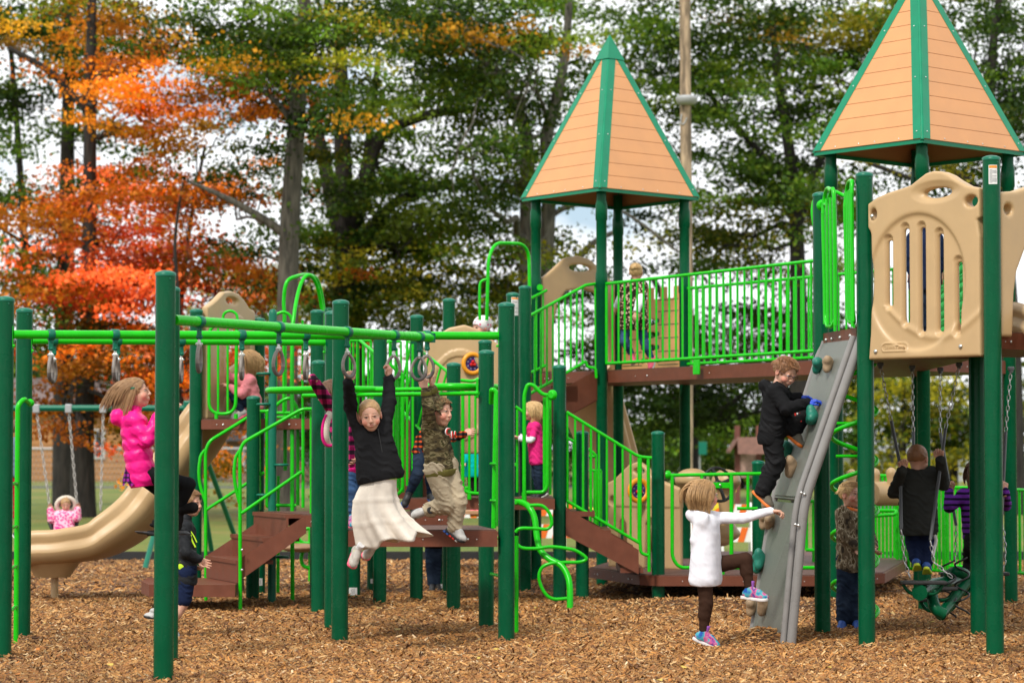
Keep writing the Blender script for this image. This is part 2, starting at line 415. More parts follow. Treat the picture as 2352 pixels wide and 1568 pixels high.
# ---- 2D polygon distance
def poly2(P):
    P = np.array(P, dtype=float); Q = np.roll(P, -1, 0)
    def f(x, z):
        d = None; ins = None
        for (a, b), (c, e) in zip(P, Q):
            ex, ez = c-a, e-b; t = np.clip(((x-a)*ex+(z-b)*ez)/(ex*ex+ez*ez), 0, 1)
            dd = (x-a-ex*t)**2+(z-b-ez*t)**2; d = dd if d is None else np.minimum(d, dd)
            cr = ((b > z) != (e > z)) & (x < (c-a)*(z-b)/((e-b) if e != b else 1e-9)+a)
            ins = cr if ins is None else ins ^ cr
        return np.where(ins, -1, 1)*np.sqrt(d)
    return f
def plastic_panel(par, A, B, zb, outline, holes=(), relief=None, t=0.06, h=0.012, rnd=0.018, name='panel', mt=None, label=None):
    """A,B plan points; local a in metres along A->B, z up from zb"""
    A = Vector((A[0], A[1], 0)); e = Vector((B[0], B[1], 0))-A; w = e.length; e.normalize(); nn = Vector((e.y, -e.x, 0))
    xs = [p[0] for p in outline]; zs = [p[1] for p in outline]
    V = Vol((min(xs)-0.04, -t, min(zs)-0.04), (max(xs)+0.04, t, max(zs)+0.04), h)
    X = V.ax[0][:, None, None]; Y = V.ax[1][None, :, None]; Z = V.ax[2][None, None, :]
    d2 = poly2(outline)(X, Z)
    for (kind, *q) in holes:
        if kind == 'e': a, z, ra, rz = q; dh = (np.sqrt(((X-a)/ra)**2+((Z-z)/rz)**2)-1)*min(ra, rz)
        elif kind == 's':
            a, z0, z1, ra = q; tt = np.clip(Z, z0, z1); dh = np.sqrt((X-a)**2+(Z-tt)**2)-ra
        else: dh = poly2(q[0])(X, Z)
        d2 = np.maximum(d2, -dh)
    tt = t/2+(relief(X, Z) if relief else 0)
    q1 = d2+rnd; q2 = np.abs(Y)-tt+rnd
    V.D = (np.sqrt(np.maximum(q1, 0)**2+np.maximum(q2, 0)**2)+np.minimum(np.maximum(q1, q2), 0)-rnd).astype(np.float32)
    v, f, c = V.mesh()
    P = np.array([A.x, A.y, zb])+v[:, :1]*np.array(e)+(-v[:, 1:2])*np.array(-nn)*1+v[:, 2:3]*np.array((0, 0, 1))
    P = np.array([A.x, A.y, zb])+v[:, :1]*np.array(e)-v[:, 1:2]*np.array(nn)+v[:, 2:3]*np.array((0, 0, 1))
    o = link(name, fastmesh(name, P, f), mt or TAN, par)
    if label: o['label'] = label
    return o
def gear_dial(par, C, nrm, r=0.095):
    """round play dial: orange rim, purple face, red three-lobed knob"""
    C = Vector(C); nrm = Vector(nrm).normalized()
    o = MB().lathe(C, [(r*0.60, 0), (r, 0.0), (r*1.0, 0.012), (r*0.9, 0.024), (r*0.7, 0.024), (r*0.62, 0.008)], 32, nrm).build('dial', mat('orange_dial', (0.85, 0.33, 0.015), 0.35), par)
    MB().lathe(C+nrm*0.004, [(r*0.64, 0), (r*0.64, 0.006)], 28, nrm).build('dial_face', mat('purple_dial_face', (0.035, 0.012, 0.13), 0.4), o)
    side = nrm.cross(Vector((0, 0, 1))).normalized(); up = side.cross(nrm)
    k = MB()
    for i in range(3):
        a = math.pi/2+i*2.094; p = C+nrm*0.012+(side*math.cos(a)+up*math.sin(a))*r*0.16
        k.lathe(p, [(r*0.14, 0), (r*0.15, 0.012), (r*0.07, 0.02)], 12, nrm)
    k.build('dial_knob', mat('red_knob', (0.6, 0.008, 0.01), 0.35), o)
    g = MB()
    for i in range(8):
        a = i*math.pi/4+0.3; p = C+nrm*0.0105+(side*math.cos(a)+up*math.sin(a))*r*0.45
        for j in range(3):
            b = a+0.9*j; g.box(p+(side*math.cos(b)+up*math.sin(b))*r*0.05, (r*0.12, 0.003, r*0.03), Matrix((side, nrm, up)).transposed() @ Matrix.Rotation(b, 3, 'Y'))
    g.build('dial_marks', mat('pale_marks', (0.45, 0.42, 0.55), 0.5), o)
# ------------------------------------------------------------------ hanging rings on the overhead beams
RT = thing('overhead_ring_climber', 'lime green overhead beams on dark green posts with hanging grey grip rings', 'climber', (px(782, 19.6), 19.6, 0))
PP = {}
for nm, u, vb, vt in (('a', 10, 1512, 688), ('b', 55, 1467, 714), ('c', 379, 1566, 630), ('d', 391, 1519.5, 665), ('e', 782, 1471.6, 695), ('f', 764, 1445, 720), ('g', 1163, 1470, 701)):
    Y = Dv(vb); PP[nm] = Vector((post(RT, u, Y, ZV(vt, Y)), Y, 0))
def beam(P, r=0.0335, name='beam'): return MB().tube(P, r, 16).build(name, LIME, RT)
zb = 2.29
A0 = Vector((PP['c'].x+0.05, PP['c'].y+0.05, 2.29)); A1 = W(990, 766, 19.35); A1.z = 2.31
beam([A0, A1])
B0 = Vector((PP['a'].x+0.06, PP['a'].y, ZV(768, PP['a'].y))); B1 = Vector((PP['g'].x-0.06, PP['g'].y, ZV(771, PP['g'].y)))
beam([B0, B1], .031)
C0 = Vector((PP['b'].x+0.06, PP['b'].y, ZV(782, PP['b'].y))); C1 = Vector((PP['f'].x-0.06, PP['f'].y, ZV(786, PP['f'].y)))
beam([C0, C1], .028)
br = MB()
for p, s in ((B0, -1), (B1, 1), (C0, -1), (C1, 1)):
    br.box(p+Vector((s*0.004, 0, -0.02)), (0.012, 0.05, 0.16), bev=0.004); br.bolt(p+Vector((-s*0.01, -0.028, -0.08)), (0, -1, 0), 0.01)
br.build('beam_bracket', LIME, RT)
MB().lathe(A1-Vector((0, 0, 0.035)), [(0.034, 0), (0.034, 0.07)], 16).build('beam_joint', TEAL, RT)
def ring(P, bd, wfrac, tilt=0.0, lean=0.0, drop=0.065, yaw=None):
    P = Vector(P); bd = Vector(bd).normalized()
    c = MB().lathe(P-bd*0.024, [(0.037, 0), (0.041, 0.004), (0.041, 0.044), (0.037, 0.048)], 18, bd)
    side = Vector((0, 0, 1)).cross(bd).normalized()
    M = Matrix((bd, side, Vector((0, 0, 1)))).transposed()
    c.box(P-Vector((0, 0, 0.065)), (0.036, 0.02, 0.075), M, 0.006); c.lathe(P-Vector((0, 0, 0.098))-side*0.012, [(0.019, 0), (0.019, 0.024)], 14, side)
    c.bolt(P-Vector((0, 0, 0.05))-side*0.012*(1 if side.y > 0 else -1), (0, -1, 0), 0.008)
    c.bolt(P-Vector((0, 0, 0.1))-side*0.014*(1 if side.y > 0 else -1), (0, -1, 0), 0.012)
    clamp = c.build('ring_clamp', TEAL, RT)
    y = math.acos(max(-1, min(1, wfrac))) if yaw is None else yaw
    ex = Vector((math.cos(y), math.sin(y), 0)); ez = Vector((math.sin(tilt), -math.sin(lean)*0, math.cos(tilt))).normalized()
    ez = (ez+Vector((0, -lean, 0))).normalized(); ex = (ex-ez*ex.dot(ez)).normalized(); ey = ez.cross(ex)
    O = P-Vector((0, 0, 0.125))
    s = MB(); s.tube([O+ez*0.03, O-ez*0.012], 0.010, 8)
    s.box(O-ez*0.022, (0.016, 0.03, 0.03), Matrix((ex, ey, ez)).transposed(), 0.004)
    s.bolt(O-ez*0.02-ey*0.016, -ey, 0.009); s.bolt(O-ez*0.02+ey*0.016, ey, 0.009); s.build('shackle', STEEL, clamp)
    pts = [(0, -.028), (-.026, -.047), (-.046, -.082), (-.055, -.122), (-.046, -.163), (-.024, -.188), (0, -.196), (.024, -.188), (.046, -.163), (.055, -.122), (.046, -.082), (.026, -.047)]
    Q = spline([O+ex*a+ez*b for a, b in pts], 4, True)
    r = MB().tube(Q, 0.0115, 10, True, sx=1.15).build('ring', RINGM, RT)
    MB().tube(Q[14:35], 0.0138, 10).build('ring_grip', DKRING, r)
    return O, ex, ez
bdA = (A1-A0).normalized(); bdB = (B1-B0).normalized(); bdC = (C1-C0).normalized()
def on(P0, P1, u):
    a = (u-1176)/FU; t = (a*P0.y-P0.x)/((P1.x-P0.x)-a*(P1.y-P0.y)); return P0.lerp(P1, t)
RA = {}
for u, wf, tl in ((457, 0.08, 0), (640, 0.55, 0.02), (797, 0.72, -0.10), (905, 0.92, 0.07), (963, 1.0, 0.03)):
    RA[u] = ring(on(A0, A1, u), bdA, wf, tl)
for u, wf in ((116, 0.05), (264, 0.05), (555, 0.04), (702, 0.12), (981, 1.0)): RA[u] = ring(on(B0, B1, u), bdB, wf, 0.0 if u < 900 else 0.05)
for u, wf in ((123, 0.18), (270, 0.06), (416, 0.05)): RA[u] = ring(on(C0, C1, u), bdC, wf, 0.02)
# access ladders at both ends
def ladder(name, label, pa, pb, ztop, us, group=None):
    T = thing(name, label, 'ladder', (pa.x, pa.y, 0)); m = MB()
    return T
LA = thing('access_ladder', 'lime green rung ladder between the two posts at the far left edge', 'ladder', (px(42, 19.5), 19.4, 0))
xa, ya = px(41, 19.4), 19.4
MB().tube(fillet([(xa+0.05, ya+0.2, ZV(927, 19.6)), (xa+0.04, ya+0.04, ZV(915, 19.4)), (xa, ya, ZV(930, 19.4)), (xa, ya, -0.05)], 0.06), 0.019, 10).build('side_rail', LIME, LA)
xb2, yb2 = px(8, 18.3)+0.03, 18.2
MB().tube([(xb2, yb2, 1.75), (xb2, yb2, -0.05)], 0.019, 10).build('side_rail', LIME, LA)
for v in (1109, 1207, 1298, 1391):
    MB().tube([(xa, ya, ZV(v, ya)), (xb2, yb2, ZV(v, ya))], 0.014, 8).build('rung', LIME, LA)
MB().lathe((xa+0.05, ya+0.25, ZV(925, 19.6)), [(0.03, 0), (0.03, 0.03), (0.015, 0.04)], 14, Vector((0, -1, 0.1))).build('mount_boss', LIME, LA)
LB = thing('access_ladder', 'lime green hairpin ladder standing between the two tall posts right of the brown platform', 'ladder', (px(1130, 21), 21.0, 0))
for (u, Y, vt, vb) in ((1122, 21.3, 900, 1178), (1137, 21.0, 893, 1212)):
    MB().tube(fillet([(px(u-9, Y), Y+0.1, ZV(925, Y)), (px(u-8, Y), Y, ZV(vt, Y)), (px(u+3, Y), Y, ZV(vt+6, Y)), (px(u+1, Y), Y-0.02, ZV(1000, Y)), (px(u-3, Y), Y, ZV(vb, Y))], 0.05), 0.021, 10).build('side_rail', LIME, LB)
MB().tube([(px(1143, 20.2), 20.2, ZV(920, 20.2)), (px(1143, 20.2), 20.2, ZV(1208, 20.2))], 0.013, 8).build('side_rail', LIME, LB)
MB().tube([(px(1186, 20.0), 20.0, ZV(1230, 20)), (px(1186, 20.0), 20.0, -0.05)], 0.017, 8).build('side_rail', LIME, LB)
for z in (0.45, 0.75, 1.05, 1.35): MB().tube([(px(1128, 21.0), 21.0, z), (px(1184, 20.2), 20.2, z)], 0.013, 8).build('rung', LIME, LB)
# lower horizontal loop ladder
LL = thing('overhead_loop_ladder', 'low lime green horizontal ladder of flat tube loops behind the hanging children', 'climber', (px(1118, 21.2), 21.2, 0))
Y1 = Dv(1438.6); x1 = post(LL, 1117, Y1, ZV(810, Y1))
Y2 = Dv(1401); x2 = post(LL, 1042, Y2, ZV(838, Y2)); Y3 = Dv(1405.7); x3 = post(LL, 732, Y3, ZV(833, Y3))
zl = 1.98
def loop(u0, Y0, u1, Y1_, z, r, w):
    a = Vector((px(u0, Y0), Y0, z)); b = Vector((px(u1, Y1_), Y1_, z)); d = (b-a).normalized(); s = Vector((-d.y, d.x, 0))*w
    MB().tube(fillet([a-s, b-s, b+s, a+s], w*0.95, 8, True), r, 12, True).build('hand_loop', LIME, LL)
loop(657, 22.6, 862, 21.9, zl, 0.026, 0.42); loop(1018, 21.7, 1102, 21.35, zl+0.01, 0.026, 0.3)
for dz, w, r in ((-0.005, 0.0, 0.018), (-0.045, 0.18, 0.017), (-0.05, -0.2, 0.017)):
    MB().tube([(px(700, 22.3), 22.3+w, zl+dz), (px(1100, 21.3), 21.3+w, zl+dz)], r, 10).build('long_rail', LIME, LL)
MB().box((x1-0.075, Y1, zl-0.01), (0.02, 0.06, 0.16), bev=0.004).build('end_bracket', LIME, LL)
# ------------------------------------------------------------------ starting platform in front (z .81)
PF = thing('platform', 'low brown rectangular platform the hanging children swing above', 'platform', (px(960, 20), 20.2, 0))
slab(PF, [(px(801, 19.62), 19.6), (px(1143, 19.62), 19.6), (px(1100, 21.1), 20.75), (px(784, 20.8), 20.75)], 0.85, 0.124)
slab(PF, [(px(925, 22.6), 22.5), (px(1032, 22.6), 22.5), (px(1032, 22.6), 23.3), (px(925, 22.6), 23.3)], 0.90, 0.095, 'step_box')
for u, Y, s in ((814, Dv(1374.7), 1), (858, Dv(1359), 1), (873, Dv(1389.8), 0), (957, Dv(1381), 0)):
    zt = 0.68 if u < 870 else (ZV(776, Y) if u == 873 else ZV(728, Y))
    X = post(PF, u, Y, zt)
    if s: sticker(PF, X, Y, ZV(1365 if u < 830 else 1338, Y), ZV(1348 if u < 830 else 1328, Y), 0.085 if u < 830 else .06, -0.1 if u < 830 else 0.1)
# ------------------------------------------------------------------ left entry stair
ES = thing('entry_stair', 'brown metal steps rising to the right with curved lime green handrails', 'stairs', (px(500, 23.4), 23.4, 0))
def stair_line(a, b): return Vector(a), Vector(b)
nA, nB = W(546, 1336, 23.3), W(703, 1224, 23.2)      # near stringer lower edge
nC, nD = W(703, 1182, 23.2), W(546, 1285, 23.3)
fx = Vector((-0.40, 1.05, 0))
for off, nm in ((Vector((0, 0, 0)), 'near'), (fx, 'far')):
    MB().extr([nA+off, nB+off, nC+off, nD+off], Vector((0.0, 0.025, 0))).build('stringer', BROWN, ES)
tr = []
x0, y0 = nA.x, nA.y
for k, (uL, z0, z1) in enumerate(((467, 0.255, 0.46), (545, 0.46, 0.665), (618, 0.665, 0.875))):
    xs_ = px(uL+ (78 if k == 0 else 60 if k == 1 else 40), 23.3)
    a = Vector((xs_-(0.0), 23.30, 0)); 
    run = 0.33; o_ = Vector((fx.x, fx.y, 0))
    def quad(x0_, x1_): return [(x0_, a.y+0.03), (x1_, a.y+0.03), (x1_+fx.x, a.y+fx.y), (x0_+fx.x, a.y+fx.y)]
    MB().prism(quad(a.x-.012, a.x+run), z1-0.035, z1).build('tread', BROWN, ES)
    MB().prism(quad(a.x, a.x+0.02), z0, z1-0.036).build('riser', BROWN, ES)
slabp = [(px(325, 24.0), 24.3), (px(337, 23.2), 23.22), (px(543, 23.25), 23.25), (px(543, 23.25)-0.02, 24.3)]
MB().prism([(px(325, 23.7), 23.75), (px(345, 23.15), 23.15), (px(542, 23.1), 23.1), (px(556, 23.1)-0.1, 24.3), (px(340, 24.3), 24.35)], 0.14, 0.25).build('lower_step', BROWN, ES)
def rail(pts, r=0.017, fr=0.1, par=ES, name='handrail'): return MB().tube(fillet(pts, fr, 7), r, 10).build(name, LIME, par)
Yn, Yf = 23.25, 24.6
# near hand rail (u,v) chain and its leg
rail([W(552, 1399, Yn), W(551, 1035, Yn), W(560, 1015, Yn), W(694, 939, Yn), W(717, 939, Yn)])
rail([W(552, 1160, Yn), W(541, 1120, Yn), W(537, 1085, Yn), W(541, 1050, Yn), W(550, 1035, Yn)], 0.016, 0.12)
rail([W(555, 1178, Yn), W(692, 1083, Yn)], 0.016)
rail([W(473, 1378, Yf), W(472, 1035, Yf), W(482, 1012, Yf), W(593, 944, Yf+.2), W(618, 945, Yf+.2), W(648, 919, Yf+.2), W(668, 912, Yf+.2), W(684, 938, Yf+.2), W(684, 1160, Yf+.2)], 0.017, 0.14)
rail([W(473, 1155, Yf), W(459, 1115, Yf), W(456, 1080, Yf), W(461, 1045, Yf), W(472, 1032, Yf)], 0.016, 0.12)
rail([W(474, 1170, Yf), W(607, 1084, Yf)], 0.016)
for u, a, b in ((696, 945, 1165), (715, 940, 1178)): rail([W(u, a, 23.3), W(u, b, 23.3)], 0.015)
rail([W(596, 945, Yf), W(597, 1170, Yf)], 0.012); rail([W(613, 945, Yf), W(613, 1165, Yf), W(628, 1160, Yf), W(680, 1160, Yf)], 0.016)
MB().bolt(W(556, 1262, 23.2), (0, -1, 0), 0.012).bolt(W(556, 1308, 23.2), (0, -1, 0), 0.012).build('bolts', STEEL, ES)
# upper-left entry deck z .875
D0 = thing('entry_deck', 'brown landing between the left steps and the posts', 'platform', (px(670, 24), 24.2, 0))
slab(D0, [(px(612, 24.2), 24.3), (px(704, 23.2), 23.2), (px(790, 23.0), 23.0), (px(790, 24.3), 24.4)], 0.875, 0.11)
Y = Dv(1382.6); post(D0, 582, Y, ZV(914, Y)); 
MB().tube([(px(640, 25.6), 25.6, -.1), (px(640, 25.6), 25.6, 1.2)], 0.017, 8).build('rail_leg', LIME, D0)
XS = post(D0, 596, 25.3, 0.8); sticker(D0, XS, 25.3, 0.13, 0.2, 0.05, 0.3)
# green disc pole climber
DC = thing('disc_pole_climber', 'teal climbing pole with round green step discs beside the slide deck', 'climber', (px(626, 24.4), 24.4, 0))
zt = ZV(709.5, 24.4)
MB().lathe((px(626, 24.4), 24.4, 0), [(0.039, -.1), (0.039, zt-0.05), (0.036, zt-0.025), (0.025, zt-0.006), (0.008, zt)], 20).build('pole', TEAL, DC)
for v, s in ((858, -1), (928, -1), (1067, 1), (1136, -1), (1278, 1)):
    c = W(626+s*20, v, 24.4); MB().lathe(c, [(0.06, -0.012), (0.075, -0.006), (0.075, 0.006), (0.06, 0.012)], 20).build('step_disc', TEAL, DC)
# ------------------------------------------------------------------ slide deck (z 1.755)
SD = thing('slide_deck', 'raised brown deck with tan arched plastic panel at the top of the slide', 'platform', (px(540, 25.5), 25.5, 0))
zD = 1.755
a12 = post(SD, 450, 25.0, ZV(714.5, 25.0)); a13 = post(SD, 594, 26.3, ZV(735, 26.3)); post(SD, 728, 24.7, ZV(716.5, 24.7))
MB().lathe((px(754, 24.9), 24.9, 0), [(0.041, -.1), (0.041, ZV(712, 24.9)), (0.028, ZV(707, 24.9)), (0.008, ZV(706, 24.9))], 20).build('round_top_pole', GREEN, SD)
slab(SD, [(px(463, 24.9), 24.9), (px(716, 24.5), 24.5), (px(740, 25.7), 25.8), (px(600, 26.4), 26.4), (px(450, 26.1), 26.1)], zD, 0.095)
w_ = 0.98
ol = [(0, 0), (w_, 0), (w_, 1.12), (.88*w_, 1.14), (.80*w_, 1.20), (.66*w_, 1.27), (.5*w_, 1.29), (.34*w_, 1.27), (.2*w_, 1.19), (.1*w_, 1.14), (0, 1.10)]
pA = (a12+0.075, 25.05); pB = (a13-0.06, 26.22)
pp_ = [(a, z) for a, z in ol]
ww = math.hypot(pB[0]-pA[0], pB[1]-pA[1]); pp_ = [(a/w_*ww, z) for a, z in ol]
plastic_panel(SD, pA, pB, zD+0.005, pp_, holes=(('e', .5*ww, 1.19, .14, .035), ('e', .62*ww, .52, .30, .42)),
              relief=lambda x, z: 0.014*(np.abs(np.sqrt(((x-.62*ww)/.36)**2+((z-.52)/.48)**2)-1) < 0.10), t=0.07, name='panel')
# guard rail left (rounded lower left corner) and other bars
def guard(us, vt, vb, Y, par, Yb=None, r=0.0115, name='guard_rail', rail_v=None, corner=True):
    m = MB(); Yb = Yb or Y; n = len(us)
    yy = lambda i: Y+(Yb-Y)*i/max(1, n-1)
    for i, u in enumerate(us): m.tube([W(u, vt, yy(i)), W(u, vb, yy(i))], r, 8)
    m.tube([W(us[0], vt, Y), W(us[-1], vt, Yb)], r*1.3, 8); m.tube([W(us[0], vb, Y), W(us[-1], vb, Yb)], r*1.3, 8)
    return m.build(name, LIME, par)
m = MB(); Yg = 24.95
m.tube(fillet([W(548, 745, Yg), W(480, 745, Yg), W(480, 950, Yg), W(541, 950, Yg), W(544, 745, Yg)], 0.12, 8), 0.017, 10)
for u in (501, 523): m.tube([W(u, 745, Yg), W(u, 950, Yg)], 0.012, 8)
for u in (497, 542): m.tube([W(u, 950, Yg), W(u, 962, Yg)], 0.02, 8)
m.tube(spline([W(512, 745, Yg), W(514, 722, Yg), W(528, 714, Yg), W(543, 722, Yg), W(546, 745, Yg)], 5), 0.014, 8)
m.build('guard_rail', LIME, SD)
m = MB()
for u in (634, 652, 672, 695): m.tube([W(u, 735, 25.0), W(u, 948, 25.0)], 0.016 if u in (652, 672) else 0.012, 8)
m.tube(fillet([W(634, 722, 25), W(650, 715, 25), W(666, 722, 25), W(680, 760, 25)], .1), 0.015, 8)
m.tube([W(634, 948, 25), W(700, 948, 25)], 0.016, 8); m.tube([W(636, 958, 25), W(680, 958, 25)], 0.014, 8)
m.build('guard_rail', LIME, SD)
AR = thing('arch_climber', 'tall double lime green arch of bent tubes rising above the slide deck', 'climber', (px(700, 25.2), 25.2, 0))
MB().tube(spline([W(655, 1080, 25.4), W(654, 760, 25.4), W(652, 690, 25.4), W(659, 648, 25.4), W(680, 635, 25.5), W(705, 631, 25.8), W(728, 642, 26.1), W(741, 690, 26.2), W(743, 740, 26.2), W(744, 950, 26.2)], 7), 0.0195, 12).build('arch_tube', LIME, AR)
MB().tube(spline([W(672, 1390, 24.6), W(671, 1080, 24.6), W(671, 800, 24.8), W(676, 720, 24.9), W(690, 655, 25.1), W(708, 632, 25.2), W(726, 650, 25.3), W(738, 700, 25.4), W(744, 760, 25.4), W(744, 960, 25.4)], 7), 0.0195, 12).build('arch_tube', LIME, AR)
# ------------------------------------------------------------------ slide
SL = thing('slide', 'tan plastic slide curving down to the left from the slide deck', 'slide', (px(110, 25.2), 25.2, 0))
def sweep_slide(par, path, half, wall, name='chute', th=0.03, mt=None):
    Q = spline(path, 8); n = len(Q); G = []
    prof = [(-1.17, .02), (-1.17, wall*.28), (-1.07, wall*.45), (-1.07, wall*.58), (-1.16, wall*.78), (-1.14, wall), (-1.06, wall+.028), (-.96, wall+.02), (-.90, wall*.7), (-.82, .05), (-.6, 0.0), (-.25, -.012), (0, 0.006), (.25, -.012), (.6, 0.0), (.82, .05), (.90, wall*.7), (.96, wall+.02), (1.06, wall+.028), (1.14, wall), (1.16, wall*.78), (1.07, wall*.58), (1.07, wall*.45), (1.17, wall*.28), (1.17, .02), (1.1, -.05), (.75, -.09), (.3, -.105), (-.3, -.105), (-.75, -.09), (-1.1, -.05)]
    for i in range(n):
        t = (Q[min(i+1, n-1)][0]-Q[max(i-1, 0)][0]).normalized() if isinstance(Q[0], tuple) else (Q[min(i+1, n-1)]-Q[max(i-1, 0)]).normalized()
        s = half[0]*(1-i/(n-1))+half[1]*(i/(n-1)); s = Vector(s); s = (s-t*s.dot(t)); L_ = s.length; s.normalize(); up = t.cross(s)
        if up.z < 0: up = -up
        G.append([Q[i]+s*a*L_+up*b for a, b in prof]+[Q[i]+s*prof[0][0]*L_+up*prof[0][1]])
    m = MB(); m.grid(G); k = len(prof)
    m.add(G[0][:k], [tuple(range(k))], False); m.add(G[-1][:k], [tuple(range(k-1, -1, -1))], False)
    return m.build(name, mt or TAN, par)
pth = [W(570, 905, 25.9), W(535, 935, 25.8), W(500, 972, 25.7), W(455, 1035, 25.6), W(405, 1105, 25.4), W(345, 1178, 25.3), W(290, 1225, 25.2), W(230, 1256, 25.15), W(165, 1268, 25.1), W(110, 1272, 25.1), W(60, 1278, 25.1)]
sweep_slide(SL, pth, (Vector((0.10, 0.36, 0)), Vector((0.10, 0.36, 0))), 0.21)
q0 = W(150, 1290, 25.0)
MB().lathe((q0.x-0.12, 25.1, 0), [(0.036, -.1), (0.036, 0.30)], 16).build('support_leg', TAN, SL)
MB().lathe((q0.x-0.14, 25.1, 0), [(0.17, 0.22), (0.21, 0.28), (0.30, 0.40)], 20).build('exit_foot', TAN, SL)
# ------------------------------------------------------------------ middle staircase, landing deck, hat deck
MS = thing('middle_stair', 'brown stairs with lime baluster rails in the middle of the play structure', 'stairs', (px(950, 25), 24.9, 0))
for k in range(4):
    zz = 1.0+0.19*(k+1); y_ = 24.75+0.27*k
    MB().prism([(px(912-k*9, y_), y_), (px(1003-k*12, y_), y_), (px(1003-k*12, y_), y_+0.30), (px(912-k*9, y_), y_+0.30)], zz-0.20, zz).build('step', BROWN, MS)
for (u0, u1) in ((898, 870), (1010, 960)):
    a = W(u0, 1150, 24.7); b = W(u1, 985, 26.0)
    MB().extr([a, b, b+Vector((0, 0, .22)), a+Vector((0, 0, .24))], Vector((0.02, 0, 0))).build('stringer', BROWN, MS)
def brail(par, t0, t1, b0, b1, n, r=0.016, rb=0.0115, name='handrail'):
    m = MB(); m.tube([t0, t1], r, 10); m.tube([b0, b1], r, 10)
    for i in range(n): k = (i+0.5)/n; m.tube([t0.lerp(t1, k), b0.lerp(b1, k)], rb, 8, caps=False)
    return m.build(name, LIME, par)
brail(MS, W(938, 783, 25.2), W(1034, 858, 24.2), W(906, 925, 25.2), W(990, 1012, 24.2), 7)
brail(MS, W(806, 765, 25.8), W(863, 812, 25.2), W(806, 940, 25.8), W(863, 990, 25.2), 5)
brail(MS, W(863, 812, 25.2), W(905, 770, 25.9), W(863, 990, 25.2), W(905, 985, 25.9), 3)
m = MB(); m.tube(fillet([W(893, 835, 24.4), W(931, 866, 24.4), W(926, 870, 24.4), W(900, 870, 24.4)], 0.03), 0.017, 10)
for u, a, b in ((905, 870, 1110), (917, 870, 1125), (926, 870, 1130)): m.tube([W(u, a, 24.4), W(u, b, 24.4)], 0.013, 8)
m.build('handrail', LIME, MS)
m = MB(); Ym = 24.25
for u, a, b in ((911, 800, 1120), (935, 780, 1115), (948, 790, 1080)): m.tube([W(u, a, Ym), W(u, b, Ym)], 0.0125, 8)
m.tube(fillet([W(925, 860, Ym), W(925, 1126, Ym), W(905, 1140, Ym)], .08), 0.017, 10); m.build('guard_rail', LIME, MS)
guard([804, 820, 836, 852], 782, 960, 25.6, MS); guard([895, 908, 921], 784, 1000, 25.5, MS, r=0.0105)
LD = thing('landing_deck', 'brown landing deck at the head of the wide ramp stairs', 'platform', (px(1100, 24.3), 24.3, 0))
slab(LD, [(px(925, 24.3), 24.3), (px(1274, 24.3), 24.3), (px(1274, 24.3), 25.4), (px(925, 24.3), 25.4)], 1.0, 0.105)
Yq = Dv(1381); xq = post(LD, 1285, Yq, ZV(843, Yq)); X = post(LD, 1023, Dv(1356.5), 0.9); sticker(LD, X, Dv(1356.5), ZV(1349, 26.5), ZV(1340, 26.5), .08, -.3)
X = post(LD, 1203, Dv(1333), 0.95); sticker(LD, X, Dv(1333), ZV(1315, 28.5), ZV(1307, 28.5), .09, -.1)
m = MB(); Ym = 24.25
m.tube(fillet([W(1063, 880, Ym), W(1063, 1130, Ym), W(1100, 1133, Ym)], .12), 0.017, 10)
for u in (1078, 1092): m.tube([W(u, 880, Ym), W(u, 1133, Ym)], 0.012, 8)
m.tube([W(1078, 1133, Ym), W(1078, 1146, Ym)], 0.02, 8)
m.tube(fillet([W(1058, 873, Ym), W(1085, 876, Ym), W(1100, 870, Ym)], .05), 0.017, 10); m.build('guard_rail', LIME, LD)
m = MB(); Ym = 24.3                                    # rail with the girl behind
m.tube(fillet([W(1204, 1140, Ym), W(1204, 905, Ym), W(1212, 882, Ym), W(1225, 884, Ym), W(1247, 907, Ym), W(1270, 907, Ym)], .14), 0.019, 10)
m.tube(fillet([W(1209, 1130, Ym), W(1248, 1130, Ym), W(1257, 1118, Ym), W(1258, 910, Ym)], .06), 0.018, 10)
m.tube([W(1251, 912, Ym+.1), W(1251, 1128, Ym+.1)], 0.018, 8); m.tube([W(1264, 915, Ym+.2), W(1264, 1135, Ym+.2)], 0.012, 8)
m.tube([W(1188, 940, Ym+.4), W(1188, 1130, Ym+.4)], 0.012, 8); m.tube([W(1184, 933, Ym+.4), W(1204, 948, Ym+.4)], 0.015, 8)
m.tube([W(1204, 1130, Ym), W(1204, 1150, Ym)], 0.024, 8); m.build('guard_rail', LIME, LD)
MB().lathe(W(1270, 907, 24.25), [(0.05, 0), (0.05, 0.02), (0.03, 0.035)], 16, Vector((-0.6, -.8, 0))).build('mount_boss', LIME, LD)
guard([1068, 1080], 1120, 1125, 24.4, LD)
HD = thing('dial_panel_deck', 'upper deck with tan arched panel and orange dial left of the roofed tower', 'platform', (px(1080, 25.8), 26, 0))
slab(HD, [(px(985, 25.9), 25.9), (px(1190, 25.9), 25.9), (px(1190, 25.9), 27.1), (px(985, 25.9), 27.1)], 1.60, 0.10)
for u, Y, vt in ((1031, 25.9, 690), (1114, 24.7, 785.5), (1178, 25.0, 677), (1206, 26.6, 660.6)):
    X = post(HD, u, Y, ZV(vt, Y))
    if u == 1178: sticker(HD, X, Y, ZV(725, Y), ZV(683, Y), 0.075, 0.35, True)
hA = (px(974, 25.4), 25.4); hB = (px(1148, 25.4), 25.4)
ol = [(0, -.08), (.75, -.08), (.75, 1.0), (.66, 1.06), (.55, 1.15), (.40, 1.20), (.25, 1.17), (.1, 1.08), (0, 1.0)]
